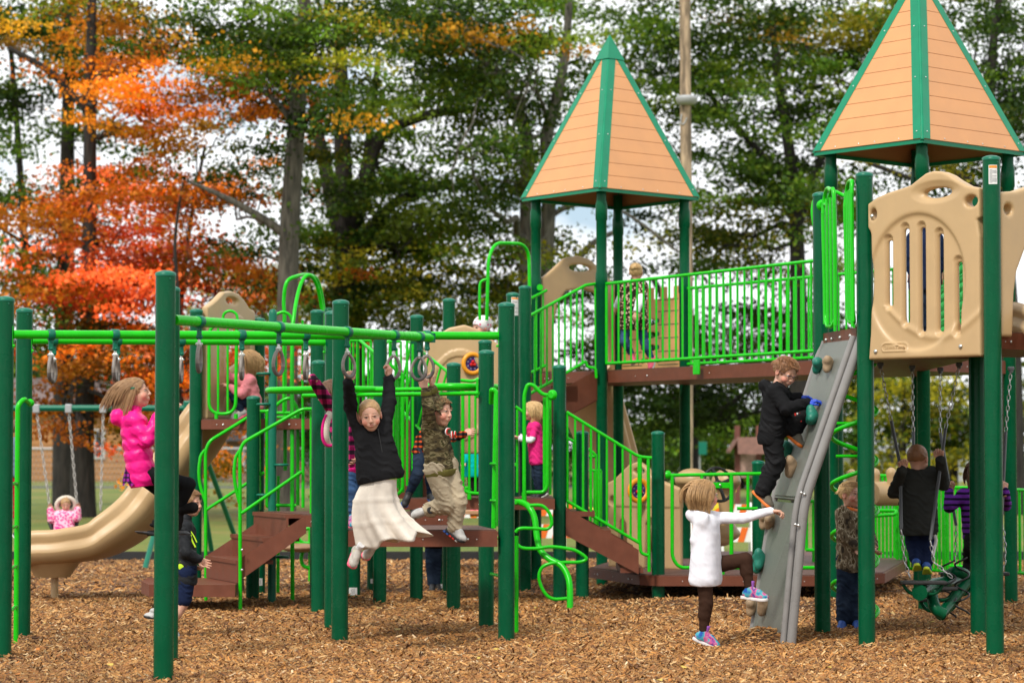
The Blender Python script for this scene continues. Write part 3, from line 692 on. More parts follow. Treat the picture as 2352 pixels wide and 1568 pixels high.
plastic_panel(HD, hA, hB, 1.50, [(a, z-0.0) for a, z in ol], relief=lambda x, z: 0.012*(np.abs(np.sqrt(((x-.36)/.30)**2+((z-.5)/.42)**2)-1) < 0.08), t=0.06, name='panel')
gear_dial(HD, W(1085, 835, 25.36), (0.35, -1, 0), 0.115)
m = MB(); m.tube(spline([W(1102, 735, 26), W(1102, 660, 26), W(1108, 645, 26), W(1118, 642, 26)], 6), 0.015, 8)
m.tube(fillet([W(1118, 735, 26.2), W(1122, 590, 26.2), W(1138, 558, 26.3), W(1215, 560, 26.7), W(1217, 700, 26.7)], .2, 10), 0.019, 10); m.build('arched_hand_bar', LIME, HD)
# ------------------------------------------------------------------ snake climber
SN = thing('serpentine_climber', 'bright lime S shaped tube climber with loop footholds under the landing', 'climber', (px(1316, 23.6), 23.5, 0))
sp = [W(1184, 1152, 24.2), W(1200, 1154, 24.1), W(1216, 1165, 24.0), W(1228, 1190, 23.95), W(1233, 1230, 23.9), W(1241, 1262, 23.85), W(1262, 1283, 23.8), W(1288, 1297, 23.75), W(1303, 1320, 23.7), W(1309, 1350, 23.65), W(1309, 1402, 23.6)]
MB().tube(spline(sp, 8), 0.030, 14).build('spine_tube', LIME, SN)
for L_ in ([(1218, 1160), (1245, 1161), (1262, 1178), (1267, 1202), (1256, 1214), (1230, 1213), (1195, 1213), (1184, 1222)],
           [(1184, 1244), (1198, 1257), (1230, 1259), (1262, 1255), (1290, 1257), (1320, 1263), (1342, 1276), (1346, 1284), (1330, 1290), (1290, 1291), (1262, 1294), (1244, 1304), (1238, 1325), (1245, 1350), (1258, 1368), (1275, 1375), (1305, 1373)]):
    MB().tube(spline([W(u, v, 23.75) for u, v in L_], 6), 0.0165, 10).build('foothold_loop', LIME, SN)
# ------------------------------------------------------------------ ramp stairs from landing to low deck
RS_ = thing('wide_stair', 'long brown stair with lime baluster handrails leading down to the low deck', 'stairs', (px(1467, 24.6), 24.7, 0))
a, b = W(1300, 1229, 24.6), W(1467, 1318, 24.6); c, d = W(1467, 1262, 24.6), W(1300, 1167, 24.6)
for off in (0, 1.15): MB().extr([a+Vector((0, off, 0)), b+Vector((0, off, 0)), c+Vector((0, off, 0)), d+Vector((0, off, 0))], (0, 0.025, 0)).build('stringer', BROWN, RS_)
for k in range(4):
    f = (k+0.5)/4.5; x_ = d.x+(c.x-d.x)*f; zz = 0.98-0.18*(k+0.6)
    MB().prism([(x_-.02, 24.63), (x_+0.2, 24.63), (x_+0.2, 25.74), (x_-.02, 25.74)], zz-0.05, zz).build('step', BROWN, RS_)
m = MB(); Yn = 24.65
m.tube(fillet([W(1301, 946, Yn), W(1468, 1049, Yn), W(1497, 1051, Yn)], .12), 0.0165, 10)
m.tube(fillet([W(1301, 1149, Yn), W(1470, 1247, Yn)], .12), 0.0165, 10)
m.tube(fillet([W(1471, 1050, Yn), W(1470, 1240, Yn), W(1472, 1270, Yn), W(1489, 1275, Yn), W(1492, 1268, Yn)], .05), 0.0165, 10)
m.tube([W(1489, 1052, Yn), W(1491, 1312, Yn)], 0.0165, 8)
for i in range(10):
    u = 1303+i*18.2; m.tube([W(u, 948+(u-1301)*0.617, Yn), W(u, min(1150+(u-1301)*.58, 1247), Yn)], 0.0115, 8, caps=False)
m.build('handrail', LIME, RS_)
m = MB(); Yf = 26.0
m.tube(fillet([W(1300, 1004, Yf), W(1360, 1036, Yf), W(1370, 1048, Yf), W(1348, 1048, Yf)], .05), 0.016, 10)
for i in range(6): m.tube([W(1304+i*13, 1007+i*7, Yf), W(1304+i*13, 1200+i*9, Yf)], 0.0115, 8, caps=False)
m.tube([W(1300, 1195, Yf), W(1385, 1245, Yf)], 0.016, 8); m.build('handrail', LIME, RS_)
Y = Dv(1379); post(RS_, 1337, Y, ZV(994.5, Y))
m = MB(); Yf = 26.6
for i in range(5): m.tube([W(1349+i*8, 1080, Yf), W(1349+i*8, 1260, Yf)], 0.011, 8, caps=False)
m.tube([W(1349, 1080, Yf), W(1381, 1080, Yf)], 0.014, 8); m.build('guard_rail', LIME, RS_)
# ------------------------------------------------------------------ low hexagonal deck
HX = thing('low_deck', 'large low brown deck just above the wood chips', 'platform', (px(1780, 26), 26, 0))
hx = [(px(1350, 26.4), 26.4), (px(1467, 25.05), 24.95), (px(1512, 24.75), 24.75), (px(1900, 24.75), 24.75), (px(2030, 25.3), 25.3), (px(2088, 28.5), 28.5), (px(1990, 30.5), 30.5), (px(1480, 30.5), 30.5)]
slab(HX, hx, 0.25, 0.10)
Y = Dv(1377.6); xs11 = post(HX, 1511, Y, ZV(994.7, Y)); 
post(HX, 1741, 25.6, ZV(1062, 25.6)); post(HX, 1922, 26.0, 2.2)
PW = thing('steering_wheel_panel', 'lime pipe railing with black steering wheel and tan dashboard pods on the low deck', 'play panel', (px(1650, 25), 25.0, 0.25))
Yw = 24.85; m = MB()
m.tube(fillet([W(1530, 1090, Yw), W(1545, 1091, Yw), W(1748, 1087, Yw)], .02), 0.018, 10)
m.tube(fillet([W(1544, 1092, Yw), W(1544, 1280, Yw), W(1560, 1303, Yw), W(1868, 1303, Yw)], .12), 0.018, 10)
m.tube([W(1680, 1090, Yw), W(1680, 1303, Yw)], 0.020, 10); m.tube([W(1612, 1092, Yw), W(1612, 1100, Yw)], 0.018, 8)
m.tube([W(1718, 1090, Yw), W(1718, 1165, Yw)], 0.016, 8); m.tube([W(1693, 1167, Yw), W(1740, 1167, Yw)], 0.016, 8)
m.tube([W(1903, 1303, Yw), W(1650, 1303, Yw)], 0.018, 8)
for u in (1660, 1790): m.tube([W(u, 1303, Yw), W(u, 1318, Yw)], 0.02, 8)
m.build('pipe_railing', LIME, PW)
MB().lathe(W(1531, 1090, Yw+.02), [(0.042, 0), (0.042, 0.03), (0.024, 0.045)], 16, Vector((1, -0.35, 0))).build('mount_boss', LIME, PW)
mm = MB().box(W(1658, 1114, Yw+.02), (0.18, 0.015, 0.055), bev=0.004); mm.build('wheel_plate', LIME, PW)
MB().bolt(W(1654, 1113, Yw), (0, -1, 0), .012).build('bolts', STEEL, PW)
C = W(1650, 1112, 25.05); e1 = Vector((0.86, 0.5, 0)); e2 = Vector((-0.12, 0.2, 0.97)).normalized(); e3 = e1.cross(e2).normalized(); e2 = e3.cross(e1)
wm = MB().tube([C+(e1*math.cos(a)+e2*math.sin(a))*0.168 for a in np.linspace(0, 2*math.pi, 33)[:-1]], 0.015, 10, True)
for a in (0.3, 1.87, 3.44, 5.0): wm.tube([C, C+(e1*math.cos(a)*0.9+e2*math.sin(a))*0.08+e3*0.01, C+(e1*math.cos(a)+e2*math.sin(a))*0.165], [0.02, 0.016, 0.02], 8)
wm.lathe(C-e3*0.02, [(0.045, 0), (0.045, 0.03), (0.03, 0.04)], 16, e3); wm.build('steering_wheel', BLACK, PW)
def blob(par, name, mt, prims, lo, hi, h=0.014, dsp=None, label=None):
    V = Vol(lo, hi, h)
    for p in prims:
        if p[0] == 'e': V.ell(p[1], p[2], p[3] if len(p) > 3 else None, 0.03)
        elif p[0] == 'c': V.cone(p[1], p[2], p[3], p[4], 0.03)
        elif p[0] == 'x': V.ell(p[1], p[2], None, 0.015, op='s')
    if dsp: V.disp(dsp)
    v, f, c = V.mesh(); o = link(name, fastmesh(name, v, f), mt, par)
    if label: o['label'] = label
    return o
for (u, v, Y, ru, rv) in ((1590, 1098, 25.6, 38, 28), (1668, 1100, 25.9, 32, 30)):
    p = W(u, v, Y); s = Y/FU; q = W(u+(12 if u < 1620 else 0), v+55, Y)
    blob(PW, 'dashboard_pod', TAN, [('e', p, (ru*s, 0.2, 0.10)), ('e', p+Vector((0, 0, -.03)), (ru*s*1.03, 0.2, 0.07)), ('c', p-Vector((0, 0, .08)), q-Vector((0, 0, .12)), ru*s*.72, ru*s*.45)], (p.x-.3, Y-.3, p.z-.6), (p.x+.3, Y+.3, p.z+.3), 0.014)
p = W(1640, 1225, 26.2)
blob(PW, 'moulded_seat', TAN, [('e', p+Vector((.05, 0, .06)), (.18, .16, .1)), ('e', p+Vector((.1, 0, .0)), (.17, .16, .08)), ('e', p+Vector((.06, 0, -.06)), (.13, .14, .07))], p-Vector((.35, .3, .3)), p+Vector((.4, .3, .3)))
PG = thing('play_panel', 'tan arched play panel with orange dial standing on the low deck', 'play panel', (px(1480, 26.3), 26.3, 0.25))
gA = (px(1400, 26.6), 26.6); gB = (px(1565, 25.9), 25.9); gw = math.hypot(gB[0]-gA[0], gB[1]-gA[1])
ol = [(0, 0), (.12, 0), (.14, .35), (.17, .48), (.21, .5), (.25, .45), (.27, 0), (.50, 0), (.52, .45), (.57, .52), (.63, .5), (.65, .4), (.66, 0), (gw, 0), (gw, .82), (.62, .93), (.54, 1.03), (.42, 1.09), (.30, 1.06), (.18, .97), (.08, .90), (0, .87)]
plastic_panel(PG, gA, gB, 0.25, ol, holes=(('e', .44, .99, .07, .03), ('e', .07, .68, .04, .05), ('e', .68, .70, .035, .04)), t=0.06, relief=lambda x, z: 0.01*(z > 0.62))
gear_dial(PG, W(1466, 1126, 26.15), (0.55, -1, 0), 0.13)
# ------------------------------------------------------------------ roofed towers
def tower(name, label, L_, F_, R_, zeave, zapex, over, uL, lowtop=None):
    """L_,F_,R_: plan positions of three posts; fourth derived"""
    L_, F_, R_ = Vector(L_), Vector(F_), Vector(R_); B_ = L_+R_-F_; C_ = (L_+R_)/2
    T = thing(name, label, 'tower', (C_.x, C_.y, 0))
    for q in (L_, F_, R_, B_): post(T, 0, q.y, zeave+0.12, r=0.061, cap=False, sleeve=3.55, x=q.x)
    cs = [C_+(q-C_)*over for q in (L_, F_, R_, B_)]; ap = Vector((C_.x, C_.y, zapex))
    roof = None
    rm = MB(); seam = MB()
    for i in range(4):
        a = Vector((cs[i].x, cs[i].y, zeave)); b = Vector((cs[(i+1) % 4].x, cs[(i+1) % 4].y, zeave))
        nr = (b-a).cross(ap-a).normalized()
        if nr.dot(a-ap+Vector((0, 0, 0))+(b-ap)) < 0: nr = -nr
        if nr.z < 0: nr = -nr
        NB = 12; gap = 0.0028
        for k in range(NB):
            t0, t1 = k/NB, (k+1)/NB-gap
            if k == NB-1: t1 = 0.985
            P = [a.lerp(ap, t0), b.lerp(ap, t0), b.lerp(ap, t1), a.lerp(ap, t1)]
            rm.extr([p+nr*0.002 for p in P], nr*0.012)
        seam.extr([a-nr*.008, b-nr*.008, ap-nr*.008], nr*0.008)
    roof = rm.build('roof', ROOFM, T)
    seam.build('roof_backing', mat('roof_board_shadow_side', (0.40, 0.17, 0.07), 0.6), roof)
    tm = MB(); bm_ = MB()
    for i in range(4):
        a = Vector((cs[i].x, cs[i].y, zeave))
        for j in ((i+1) % 4, (i-1) % 4):
            b = Vector((cs[j].x, cs[j].y, zeave)); e = (b-a).normalized(); nr = (b-a).cross(ap-a).normalized()
            if nr.z < 0: nr = -nr
            w = 0.088; tp = a.lerp(ap, 0.93)
            inw = e-(ap-a).normalized()*e.dot((ap-a).normalized()); inw = inw.normalized()
            P = [a+nr*0.0, a+e*w*1.12, tp+inw*w, tp]
            tm.extr([p+nr*0.0145 for p in P], nr*0.004)
            for t in (0.05, 0.36, 0.66, 0.9):
                bm_.bolt(a.lerp(ap, t)+inw*w*0.55+nr*0.0185, nr, 0.008)
            tm.extr([a+nr*.002-Vector((0, 0, .0)), a+nr*.002+e*(b-a).length*0.5, a+nr*.002+e*(b-a).length*.5-Vector((0, 0, .035)), a+nr*.002-Vector((0, 0, .035))], -Vector((nr.x, nr.y, 0))*0.03)
            for t in (0.2, 0.42): bm_.bolt(a+e*(b-a).length*t+(ap-a)*0.012+nr*0.0145, nr, 0.008)
    for c_ in cs: tm.tube([(c_.x, c_.y, zeave-.01), (ap.x, ap.y, zapex)], 0.019, 8)
    tm.build('roof_trim', ROOFG, roof); bm_.build('roof_bolts', STEEL, roof)
    cp = MB(); z2 = zapex-0.235; f = (zapex-z2)/(zapex-zeave)
    V = [Vector((ap.x+(c.x-ap.x)*f*1.3, ap.y+(c.y-ap.y)*f*1.3, z2)) for c in cs]+[ap+Vector((0, 0, 0.06))]
    cp.add(V, [(0, 1, 4), (1, 2, 4), (2, 3, 4), (3, 0, 4), (3, 2, 1, 0)], False); cp.build('roof_cap', ROOFG, roof)
    sf = MB()
    return T, L_, F_, R_, B_
T1L, T1F, T1R = (px(1231, 28.6), 28.6), (px(1382, 27.6), 27.6), (px(1573, 28.5), 28.5)
T1, L1, F1, R1, B1_ = tower('roofed_tower', 'play tower with steep orange pyramid roof left of the utility pole, whole roof in view', T1L, T1F, T1R, 4.27, 6.05, 1.19, 0)
T2L, T2F, T2R = (px(1911, 24.3), 24.3), (px(2121, 23.4), 23.4), (px(2319, 24.3), 24.3)
T2, L2, F2, R2, B2 = tower('roofed_tower', 'play tower at right with orange pyramid roof cut off by the top edge', T2L, T2F, T2R, 4.29, 6.05, 1.19, 0)
def ply(*P): return [(p[0], p[1]) for p in P]
slab(T1, ply(L1, F1, R1, B1_), 2.31, 0.12); slab(T2, ply(L2, F2, R2, B2), 2.30, 0.12)
# castle style lookout panel (flat orange tan board with battlements and ladder slots) at T1, and its twin at T2
BOARD = mat('flat_orange_tan_board', (0.62, 0.34, 0.12), 0.5, noise=(4, 0.05))
def castle(T, A, B, zb):
    A = Vector((A[0], A[1])); B = Vector((B[0], B[1])); w = (B-A).length-0.15; e = (B-A).normalized(); A = A+e*0.075
    top = 0.98; ol = [(0, 0), (w, 0), (w, top-.02)]
    for i in range(5):
        x1_, x0_ = w-(i*2)*w/9.0, w-(i*2+1)*w/9.0
        ol += [(x1_, top), (x0_, top)]
        if i < 4: ol += [(x0_, top-.13), (x0_-w/9.0, top-.13)]
    ol += [(0, top-.02)]
    holes = [('e', .5*w, .15+.145*k, .10, .035) for k in range(4)]
    o = plastic_panel(T, A, B, zb, ol, holes, t=0.022, h=0.011, rnd=0.004, name='castle_panel', mt=BOARD)
    m = MB(); nn = Vector((e.y, -e.x, 0)); b3 = Vector((A.x, A.y, zb)); e3 = Vector((e.x, e.y, 0))
    M = Matrix((e3, nn, Vector((0, 0, 1)))).transposed()
    for z in (0.1, 0.25, 0.40, 0.55, 0.70, .83):
        for (s0, s1) in ((0.02, 0.36), (0.64, 0.98)): m.box(b3+e3*w*(s0+s1)/2+Vector((0, 0, z))+nn*0.0135, (w*(s1-s0), 0.002, 0.008), M)
    for k, z in enumerate((0.17, 0.32, 0.47, 0.62)):
        for s0 in (0.18, 0.82, .3, .7)[k % 2::2]: m.box(b3+e3*w*s0+Vector((0, 0, z))+nn*0.0138, (0.008, 0.002, 0.13), M)
        for sgn in (-1, 1): m.lathe(b3+e3*(w*.5+sgn*.14)+Vector((0, 0, z-.02))+nn*0.0125, [(0.028, 0), (0.028, 0.002)], 14, nn)
    m.build('engraved_lines', GREEN, o)
castle(T1, B1_, R1, 2.315); castle(T2, (F2.x+0.05, F2.y+.9), (F2.x+1.0, F2.y+1.5), 2.30)
# tan arch panel on T1 left-back edge
wq = (B1_-L1).length-0.14
e_ = (B1_-L1).normalized()
ol = [(0, 0), (.16, 0), (.17, .45), (.24, .78), (.38, .93), (wq/2+.06, .97), (wq-.32, .93), (wq-.2, .78), (wq-.14, .45), (wq-.12, 0), (wq, 0), (wq, 1.05), (wq-.1, 1.1), (wq-.22, 1.2), (wq-.42, 1.31), (wq/2, 1.34), (.36, 1.3), (.2, 1.18), (.08, 1.1), (0, 1.06)]
plastic_panel(T1, (L1.x+e_.x*.07, L1.y+e_.y*.07), (B1_.x, B1_.y), 2.32, ol, holes=(('e', wq/2+.02, 1.2, .17, .04),), t=0.06, name='arch_panel')
TS = thing('spiral_slide', 'tan slide dropping away behind the roofed tower', 'slide', (px(1480, 31), 31, 0))
sweep_slide(TS, [Vector((px(1318, 29.3), 29.4, 2.3)), Vector((px(1348, 29.8), 30.0, 2.05)), Vector((px(1385, 30.3), 30.4, 1.5)), Vector((px(1420, 30.6), 30.6, .9)), Vector((px(1452, 30.8), 30.8, .5)), Vector((px(1490, 31), 31, .3))], (Vector((.34, -.12, 0)), Vector((.1, -.34, 0))), 0.16)
# tower stair
TSR = thing('tower_stair', 'brown steps with lime baluster rails climbing to the roofed tower', 'stairs', (px(1240, 27), 27, 0))
dd = Vector((-0.80, -0.60, 0)).normalized()
Ft, Lt = Vector((F1.x, F1.y, 0))+dd*0.08, Vector((L1.x, L1.y, 0))+dd*0.05
for P_ in (Ft, Lt):
    a = P_+Vector((0, 0, 2.31)); b = P_+dd*1.35+Vector((0, 0, 1.70))
    MB().extr([a, b, b-Vector((0, 0, .30)), a-Vector((0, 0, .32))], Vector((0.02, 0.02, 0))).build('stringer', BROWN, TSR)
for k in range(3):
    q0_ = 0.25+0.36*k; zz = 2.31-0.17*(k+1)
    P4 = [Ft+dd*q0_, Ft+dd*(q0_+.36), Lt+dd*(q0_+.36), Lt+dd*q0_]
    MB().prism([(p.x, p.y) for p in P4], zz-0.17, zz).build('step', BROWN, TSR)
brail(TSR, W(1193, 738, 26.8), W(1345, 655, 27.5), W(1193, 918, 26.8), W(1345, 830, 27.5), 11, 0.0165, 0.011)
m = MB(); m.tube(fillet([W(1345, 655, 27.5), W(1368, 652, 27.6)], .02), 0.0165, 8); m.tube(fillet([W(1345, 830, 27.5), W(1349, 843, 27.5), W(1368, 845, 27.5), W(1370, 868, 27.5)], .03), 0.0165, 8)
m.tube([W(1367, 652, 27.6), W(1369, 845, 27.6)], 0.0125, 8); m.build('rail_end', LIME, TSR)
brail(TSR, W(1193, 699, 27.9), W(1255, 667, 28.3), W(1193, 868, 27.9), W(1255, 838, 28.3), 4, 0.0165, 0.011)
MB().lathe(W(1240, 660, 28.4), [(0.035, 0), (0.035, 0.02)], 12, Vector((0, -1, 0))).build('mount_boss', LIME, TSR)
# ------------------------------------------------------------------ bridge
BRG = thing('bridge', 'long lime railed bridge with brown floor joining the two roofed towers', 'bridge', (px(1640, 26), 26.2, 0))
def P2(p, z): return Vector((p.x, p.y, z))
slab(BRG, ply(F1+Vector((.07, -.02)), L2+Vector((-.07, .02)), B2+Vector((-.07, 0)), R1+Vector((.07, 0))), 2.31, 0.13)
fo = Vector((-0.05, -0.04, 0))
barrier(BRG, P2(F1, 3.245)+fo+Vector((.10, 0, 0)), P2(L2, 3.265)+fo, 0.86, 31, r=0.0175, rb=0.0115, drop=0.0)
barrier(BRG, P2(R1, 3.25), P2(B2, 3.26), 0.84, 31, r=0.0175, rb=0.0115)
c = P2(F1, 0).lerp(P2(L2, 0), 0.463)+fo
MB().box(Vector((c.x, c.y-.02, 2.30)), (0.014, 0.11, 0.15), Matrix.Rotation(0.55, 3, 'Z'), 0.003).build('rail_bracket', LIME, BRG)
# second wavy lime barrier behind (u 1670-1860 darker doubled bars)
# ------------------------------------------------------------------ front deck with climbing wall
FD = thing('climbing_deck', 'high brown deck on tall green posts with a tan slotted plastic panel', 'platform', (px(2100, 19.8), 19.8, 0))
pA_ = Vector((px(1887, 20.4), 20.4, 0)); pB_ = Vector((px(1988, 19.17), 19.17, 0)); pC_ = Vector((px(2281, 18.32), 18.32, 0)); pD_ = Vector((px(2244, 20.07), 20.07, 0)); pE_ = Vector((4.25, 19.1, 0))
post(FD, 1887, 20.4, ZV(448, 20.4)); post(FD, 1988, 19.17, ZV(402, 19.17)); xc = post(FD, 2281, 18.32, ZV(365, 18.32)); post(FD, 2244, 20.07, 3.45)
sticker(FD, xc, 18.32, ZV(425, 18.32), ZV(381, 18.32), 0.062, 0.0, True)
slab(FD, ply(pA_, pB_, pC_, pE_, Vector((4.3, 20.2, 0)), pD_), 2.31, 0.12)
e = (pC_-pB_).normalized(); bw = (pC_-pB_).length-0.14
oA = pB_+e*0.07; ff = lambda f: f*bw
ol = [(0, 0), (bw, 0), (bw, .86), (bw-.02, 0.98), (bw, 1.0)]+[(ff(f), z) for f, z in ((1, 1.21), (.89, 1.235), (.80, 1.285), (.74, 1.325), (.67, 1.355), (.60, 1.365), (.53, 1.353), (.46, 1.315), (.40, 1.28), (.36, 1.268), (.18, 1.235), (.08, 1.205), (0, 1.165), (0.0, .985), (.02, .96))]+[(.03, 0.93), (0.035, .6), (.02, .2)]
slots = [(.18, .40, .887), (.33, .267, .965), (.477, .198, .965), (.635, .194, .908), (.80, .18, .695)]
def frelief(x, z):
    r = np.sqrt(((x-.44*bw)/(.43*bw))**2+((z-.56)/.50)**2); g = np.zeros(np.broadcast(x, z).shape)
    g = g-0.020/(1+np.exp((r-1)/0.014))
    for f, z0, z1 in slots:
        tt = np.clip(z, z0, z1); dd_ = np.sqrt((x-ff(f))**2+(z-tt)**2); g = g-0.024*np.clip(1.0-(dd_-0.018)/0.026, 0, 1)
    dh = np.sqrt(((x-.62*bw)/.20)**2+((z-1.21)/.075)**2); g = g-0.016*np.clip((1.15-dh)*2.2, 0, 1)
    g = g+0.010*np.exp(-((z-(0.04+1.1*(x-.62*bw)**2+.11))/0.03)**2)*(z < .4)
    pl = np.maximum(np.abs(x-.245)-.085, 0)**2+np.maximum(np.abs(z-.085)-.004, 0)**2
    g = g+0.007*(np.abs(np.sqrt(pl)-.026) < 0.005)
    return g
fpan = plastic_panel(FD, (oA.x, oA.y), (pC_.x, pC_.y), 2.135, ol,
    holes=[('s', ff(f), z0+.02, z1-.03, 0.020) for f, z0, z1 in slots]+[('e', .62*bw, 1.205, .125, .038), ('e', .055, 1.085, .028, .04), ('e', bw-.075, 1.12, .055, .042)],
    relief=frelief, t=0.11, h=0.0075, rnd=0.02, name='slotted_panel')
def text(s, size, loc, M, ext, mt, par, name):
    cu = bpy.data.curves.new(name, 'FONT'); cu.body = s; cu.size = size; cu.extrude = ext; cu.align_x = 'CENTER'; cu.align_y = 'CENTER'
    to = bpy.data.objects.new(name, cu); COL.objects.link(to); bpy.context.view_layer.update()
    me = bpy.data.meshes.new_from_object(to); bpy.data.objects.remove(to)
    R = M.to_4x4(); R.translation = loc
    me.transform(R); me.materials.clear(); return link(name, me, mt, par)
nn = Vector((e.y, -e.x, 0))
text('GameTime', 0.044, oA+e*0.245+nn*0.053+Vector((0, 0, 2.135+.085)), Matrix((e, Vector((0, 0, 1)), nn)).transposed(), 0.004, TAN, fpan, 'raised_lettering')
bb = MB()
for a, z in ((.075, .06), (bw-.17, .075), (.05, 1.07)): bb.bolt(oA+e*a+nn*0.056+Vector((0, 0, 2.135+z)), nn, 0.017)
bb.build('panel_bolts', STEEL, fpan)
# right hand panel by the next slide
e4 = (pE_-pC_).normalized(); ol = [(0, .35), (.1, .35), (.12, .55), (.2, .6), (.3, .55), (.32, 0), (.9, 0), (.9, 1.2), (0, 1.2)]
plastic_panel(FD, (pC_.x+e4.x*.05, pC_.y+e4.y*.05), (pE_.x, pE_.y), 2.135, [(0, .14), (.14, .14), (.16, .45), (.20, .62), (.3, .78), (.45, .86), (.62, .84), (.62, .0), (1.0, .0), (1.0, 1.25), (.5, 1.28), (.2, 1.2), (0, 1.18)], holes=(('e', .1, 1.06, .05, .04),), t=0.085, name='slide_entry_panel')
NS = thing('slide', 'tan slide chute starting beside the slotted panel at the right edge', 'slide', (px(2345, 18.8), 18.8, 0))
sweep_slide(NS, [Vector((3.95, 19.1, 2.36)), Vector((4.05, 18.8, 2.33)), Vector((4.2, 18.3, 2.15)), Vector((4.45, 17.6, 1.6)), Vector((4.7, 16.9, 1.0)), Vector((4.9, 16.3, .5)), Vector((5.0, 15.9, .35))], (Vector((-.30, -.12, 0)), Vector((-.34, -.1, 0))), 0.17)
# lime arch barrier on the edge over the climbing wall
WA = thing('wall_top_handholds', 'pair of lime hairpin bar panels above the grey climbing wall', 'guard rail', (px(1930, 19.9), 19.9, 2.31))
for (u0, u1, vt, vb, Yc) in ((1891, 1915, 432, 752, 20.2), (1942, 1955, 415, 742, 19.55)):
    m = MB()
    for k in range(4):
        uu = u0+(u1-u0)*k/3; Yk = Yc-0.14*k
        m.tube([W(uu, vt+28-(k % 3)*3, Yk), W(uu+3, vb-(8 if k < 3 else -8), Yk)], 0.0125, 8, caps=False)
    m.tube(spline([W(u0-1, vt+60, Yc), W(u0+3, vt+22, Yc), W(u0+9, vt+2, Yc-.1), W(u0+17, vt+6, Yc-.3), W(u1+1, vt+32, Yc-.4), W(u1+4, vb-4, Yc-.42)], 7), 0.0165, 10)
    m.tube(fillet([W(u0-1, vt+60, Yc), W(u0+5, vb-20, Yc), W(u0+9, vb-2, Yc-.1), W(u0+20, vb-2, Yc-.35), W(u1+5, vb-20, Yc-.4)], .05), 0.0165, 10)
    m.build('hairpin_panel', LIME, WA)
m = MB(); m.tube(spline([W(1887, 462, 20.3), W(1900, 470, 20.1), W(1910, 440, 20.0), W(1940, 450, 19.9), W(1950, 452, 19.8)], 6), 0.015, 8); m.build('cross_bar', LIME, WA); m = MB()
m.tube(spline([W(1872, 530, 21.2), W(1866, 490, 21.2), W(1870, 460, 21.2), W(1878, 455, 21.2)], 6), 0.015, 8)
m.build('side_loop', LIME, WA); m = MB(); m.lathe(W(1888, 472, 20.28), [(0.045, 0), (0.045, 0.02), (0.025, 0.035)], 16, Vector((0, -1, 0))); m.build('mount_boss', LIME, WA)
# net bridge between front deck and tower 2
NB_ = thing('net_bridge', 'green mesh sided crossing between the climbing deck and the right tower', 'bridge', (px(1960, 22), 22, 2.3))
a0, a1 = pA_+Vector((.12, .1, 0)), Vector((L2.x+.05, L2.y, 0)); b0, b1 = pD_, Vector((F2.x+.1, F2.y, 0))
slab(NB_, [(a0.x, a0.y), (pD_.x, pD_.y), (F2.x, F2.y), (L2.x, L2.y)], 2.30, 0.12)
MESHM = mat('green_rope_net', (0.01, 0.33, 0.05), 0.4)
for q0_, q1_ in ((a0, a1), (b0, b1)):
    m = MB(); n = 34
    for i in range(n+1):
        for s in (-1, 1):
            t0 = i/n; t1 = t0+s*0.16
            if t1 < 0 or t1 > 1: continue
            m.tube([q0_.lerp(q1_, t0)+Vector((0, 0, 2.4)), q0_.lerp(q1_, t1)+Vector((0, 0, 3.2))], 0.006, 5, caps=False)
    for k in range(9):
        z = 2.4+0.1*k; m.tube([q0_+Vector((0, 0, z)), q1_+Vector((0, 0, z))], 0.006, 5, caps=False)
    m.build('net', MESHM, NB_)
    MB().tube([q0_+Vector((0, 0, 3.22)), q1_+Vector((0, 0, 3.22))], 0.018, 8).build('top_rail', LIME, NB_)
# climbing wall
CW = thing('climbing_wall', 'speckled grey slanted climbing wall with a thick rounded side rail and moulded holds', 'climbing wall', (px(1800, 19.8), 19.8, 0))
GREYW = mat('speckled_grey_plastic', (0.165, 0.178, 0.158), 0.4, noise=(120, 0.28), bump=(45, 0.35), dirt=0.25)
n_ = [(2.02, 19.28, -0.12), (2.06, 19.28, 0.0), (2.168, 19.25, 1.06)]
nearP = [W(1809, 1490, 19.28), W(1840, 1152, 19.27), W(1972, 772, 19.25)]
farP = [Vector((px(1722, 20.35), 20.35, -.1)), W(1777, 1146, 20.36), W(1893, 783, 20.33)]
def wallpt(s, t):   # s 0 far..1 near, t 0 bottom..2 top
    i = min(int(t), 1); f = t-i
    return farP[i].lerp(farP[i+1], f).lerp(nearP[i].lerp(nearP[i+1], f), s)
for i, nm in ((0, 'lower_panel'), (1, 'upper_panel')):
    a, b, c, d = farP[i], nearP[i], nearP[i+1], farP[i+1]
    nr = (b-a).cross(d-a).normalized()
    if nr.x > 0: nr = -nr
    gp = 0.012
    A_, B_, C_, D_ = a.lerp(d, gp), b.lerp(c, gp), b.lerp(c, 1-gp), a.lerp(d, 1-gp)
    mm = MB(); bmq = [A_, B_, C_, D_]
    mm.extr(bmq, -nr*0.05)
    ins = [p.lerp((A_+B_+C_+D_)/4, 0.03) for p in bmq]
    mm.extr([p+nr*0.0 for p in ins], nr*0.012)
    mm.build(nm, GREYW, CW)
RAILG = mat('smooth_grey_plastic', (0.235, 0.225, 0.215), 0.3, noise=(8, 0.08), dirt=0.1)
rp_ = [p+Vector((0.02, -0.03, 0)) for p in nearP]; m = MB(); m.tube(fillet(rp_, 0.16, 8), 0.036, 14); m.tube(fillet([p+Vector((-0.035, 0.01, 0)) for p in nearP], 0.16, 8), 0.026, 12)
m.tube(fillet([p+Vector((0.0, 0.03, 0)) for p in farP], 0.16, 8), 0.03, 12)
m.build('side_rail', RAILG, CW)
m = MB()
for u, v in ((1841, 1131), (1848, 1134), (1827, 1204), (1834, 1206)): m.bolt(W(u, v, 19.2), (0, -1, 0), 0.012)
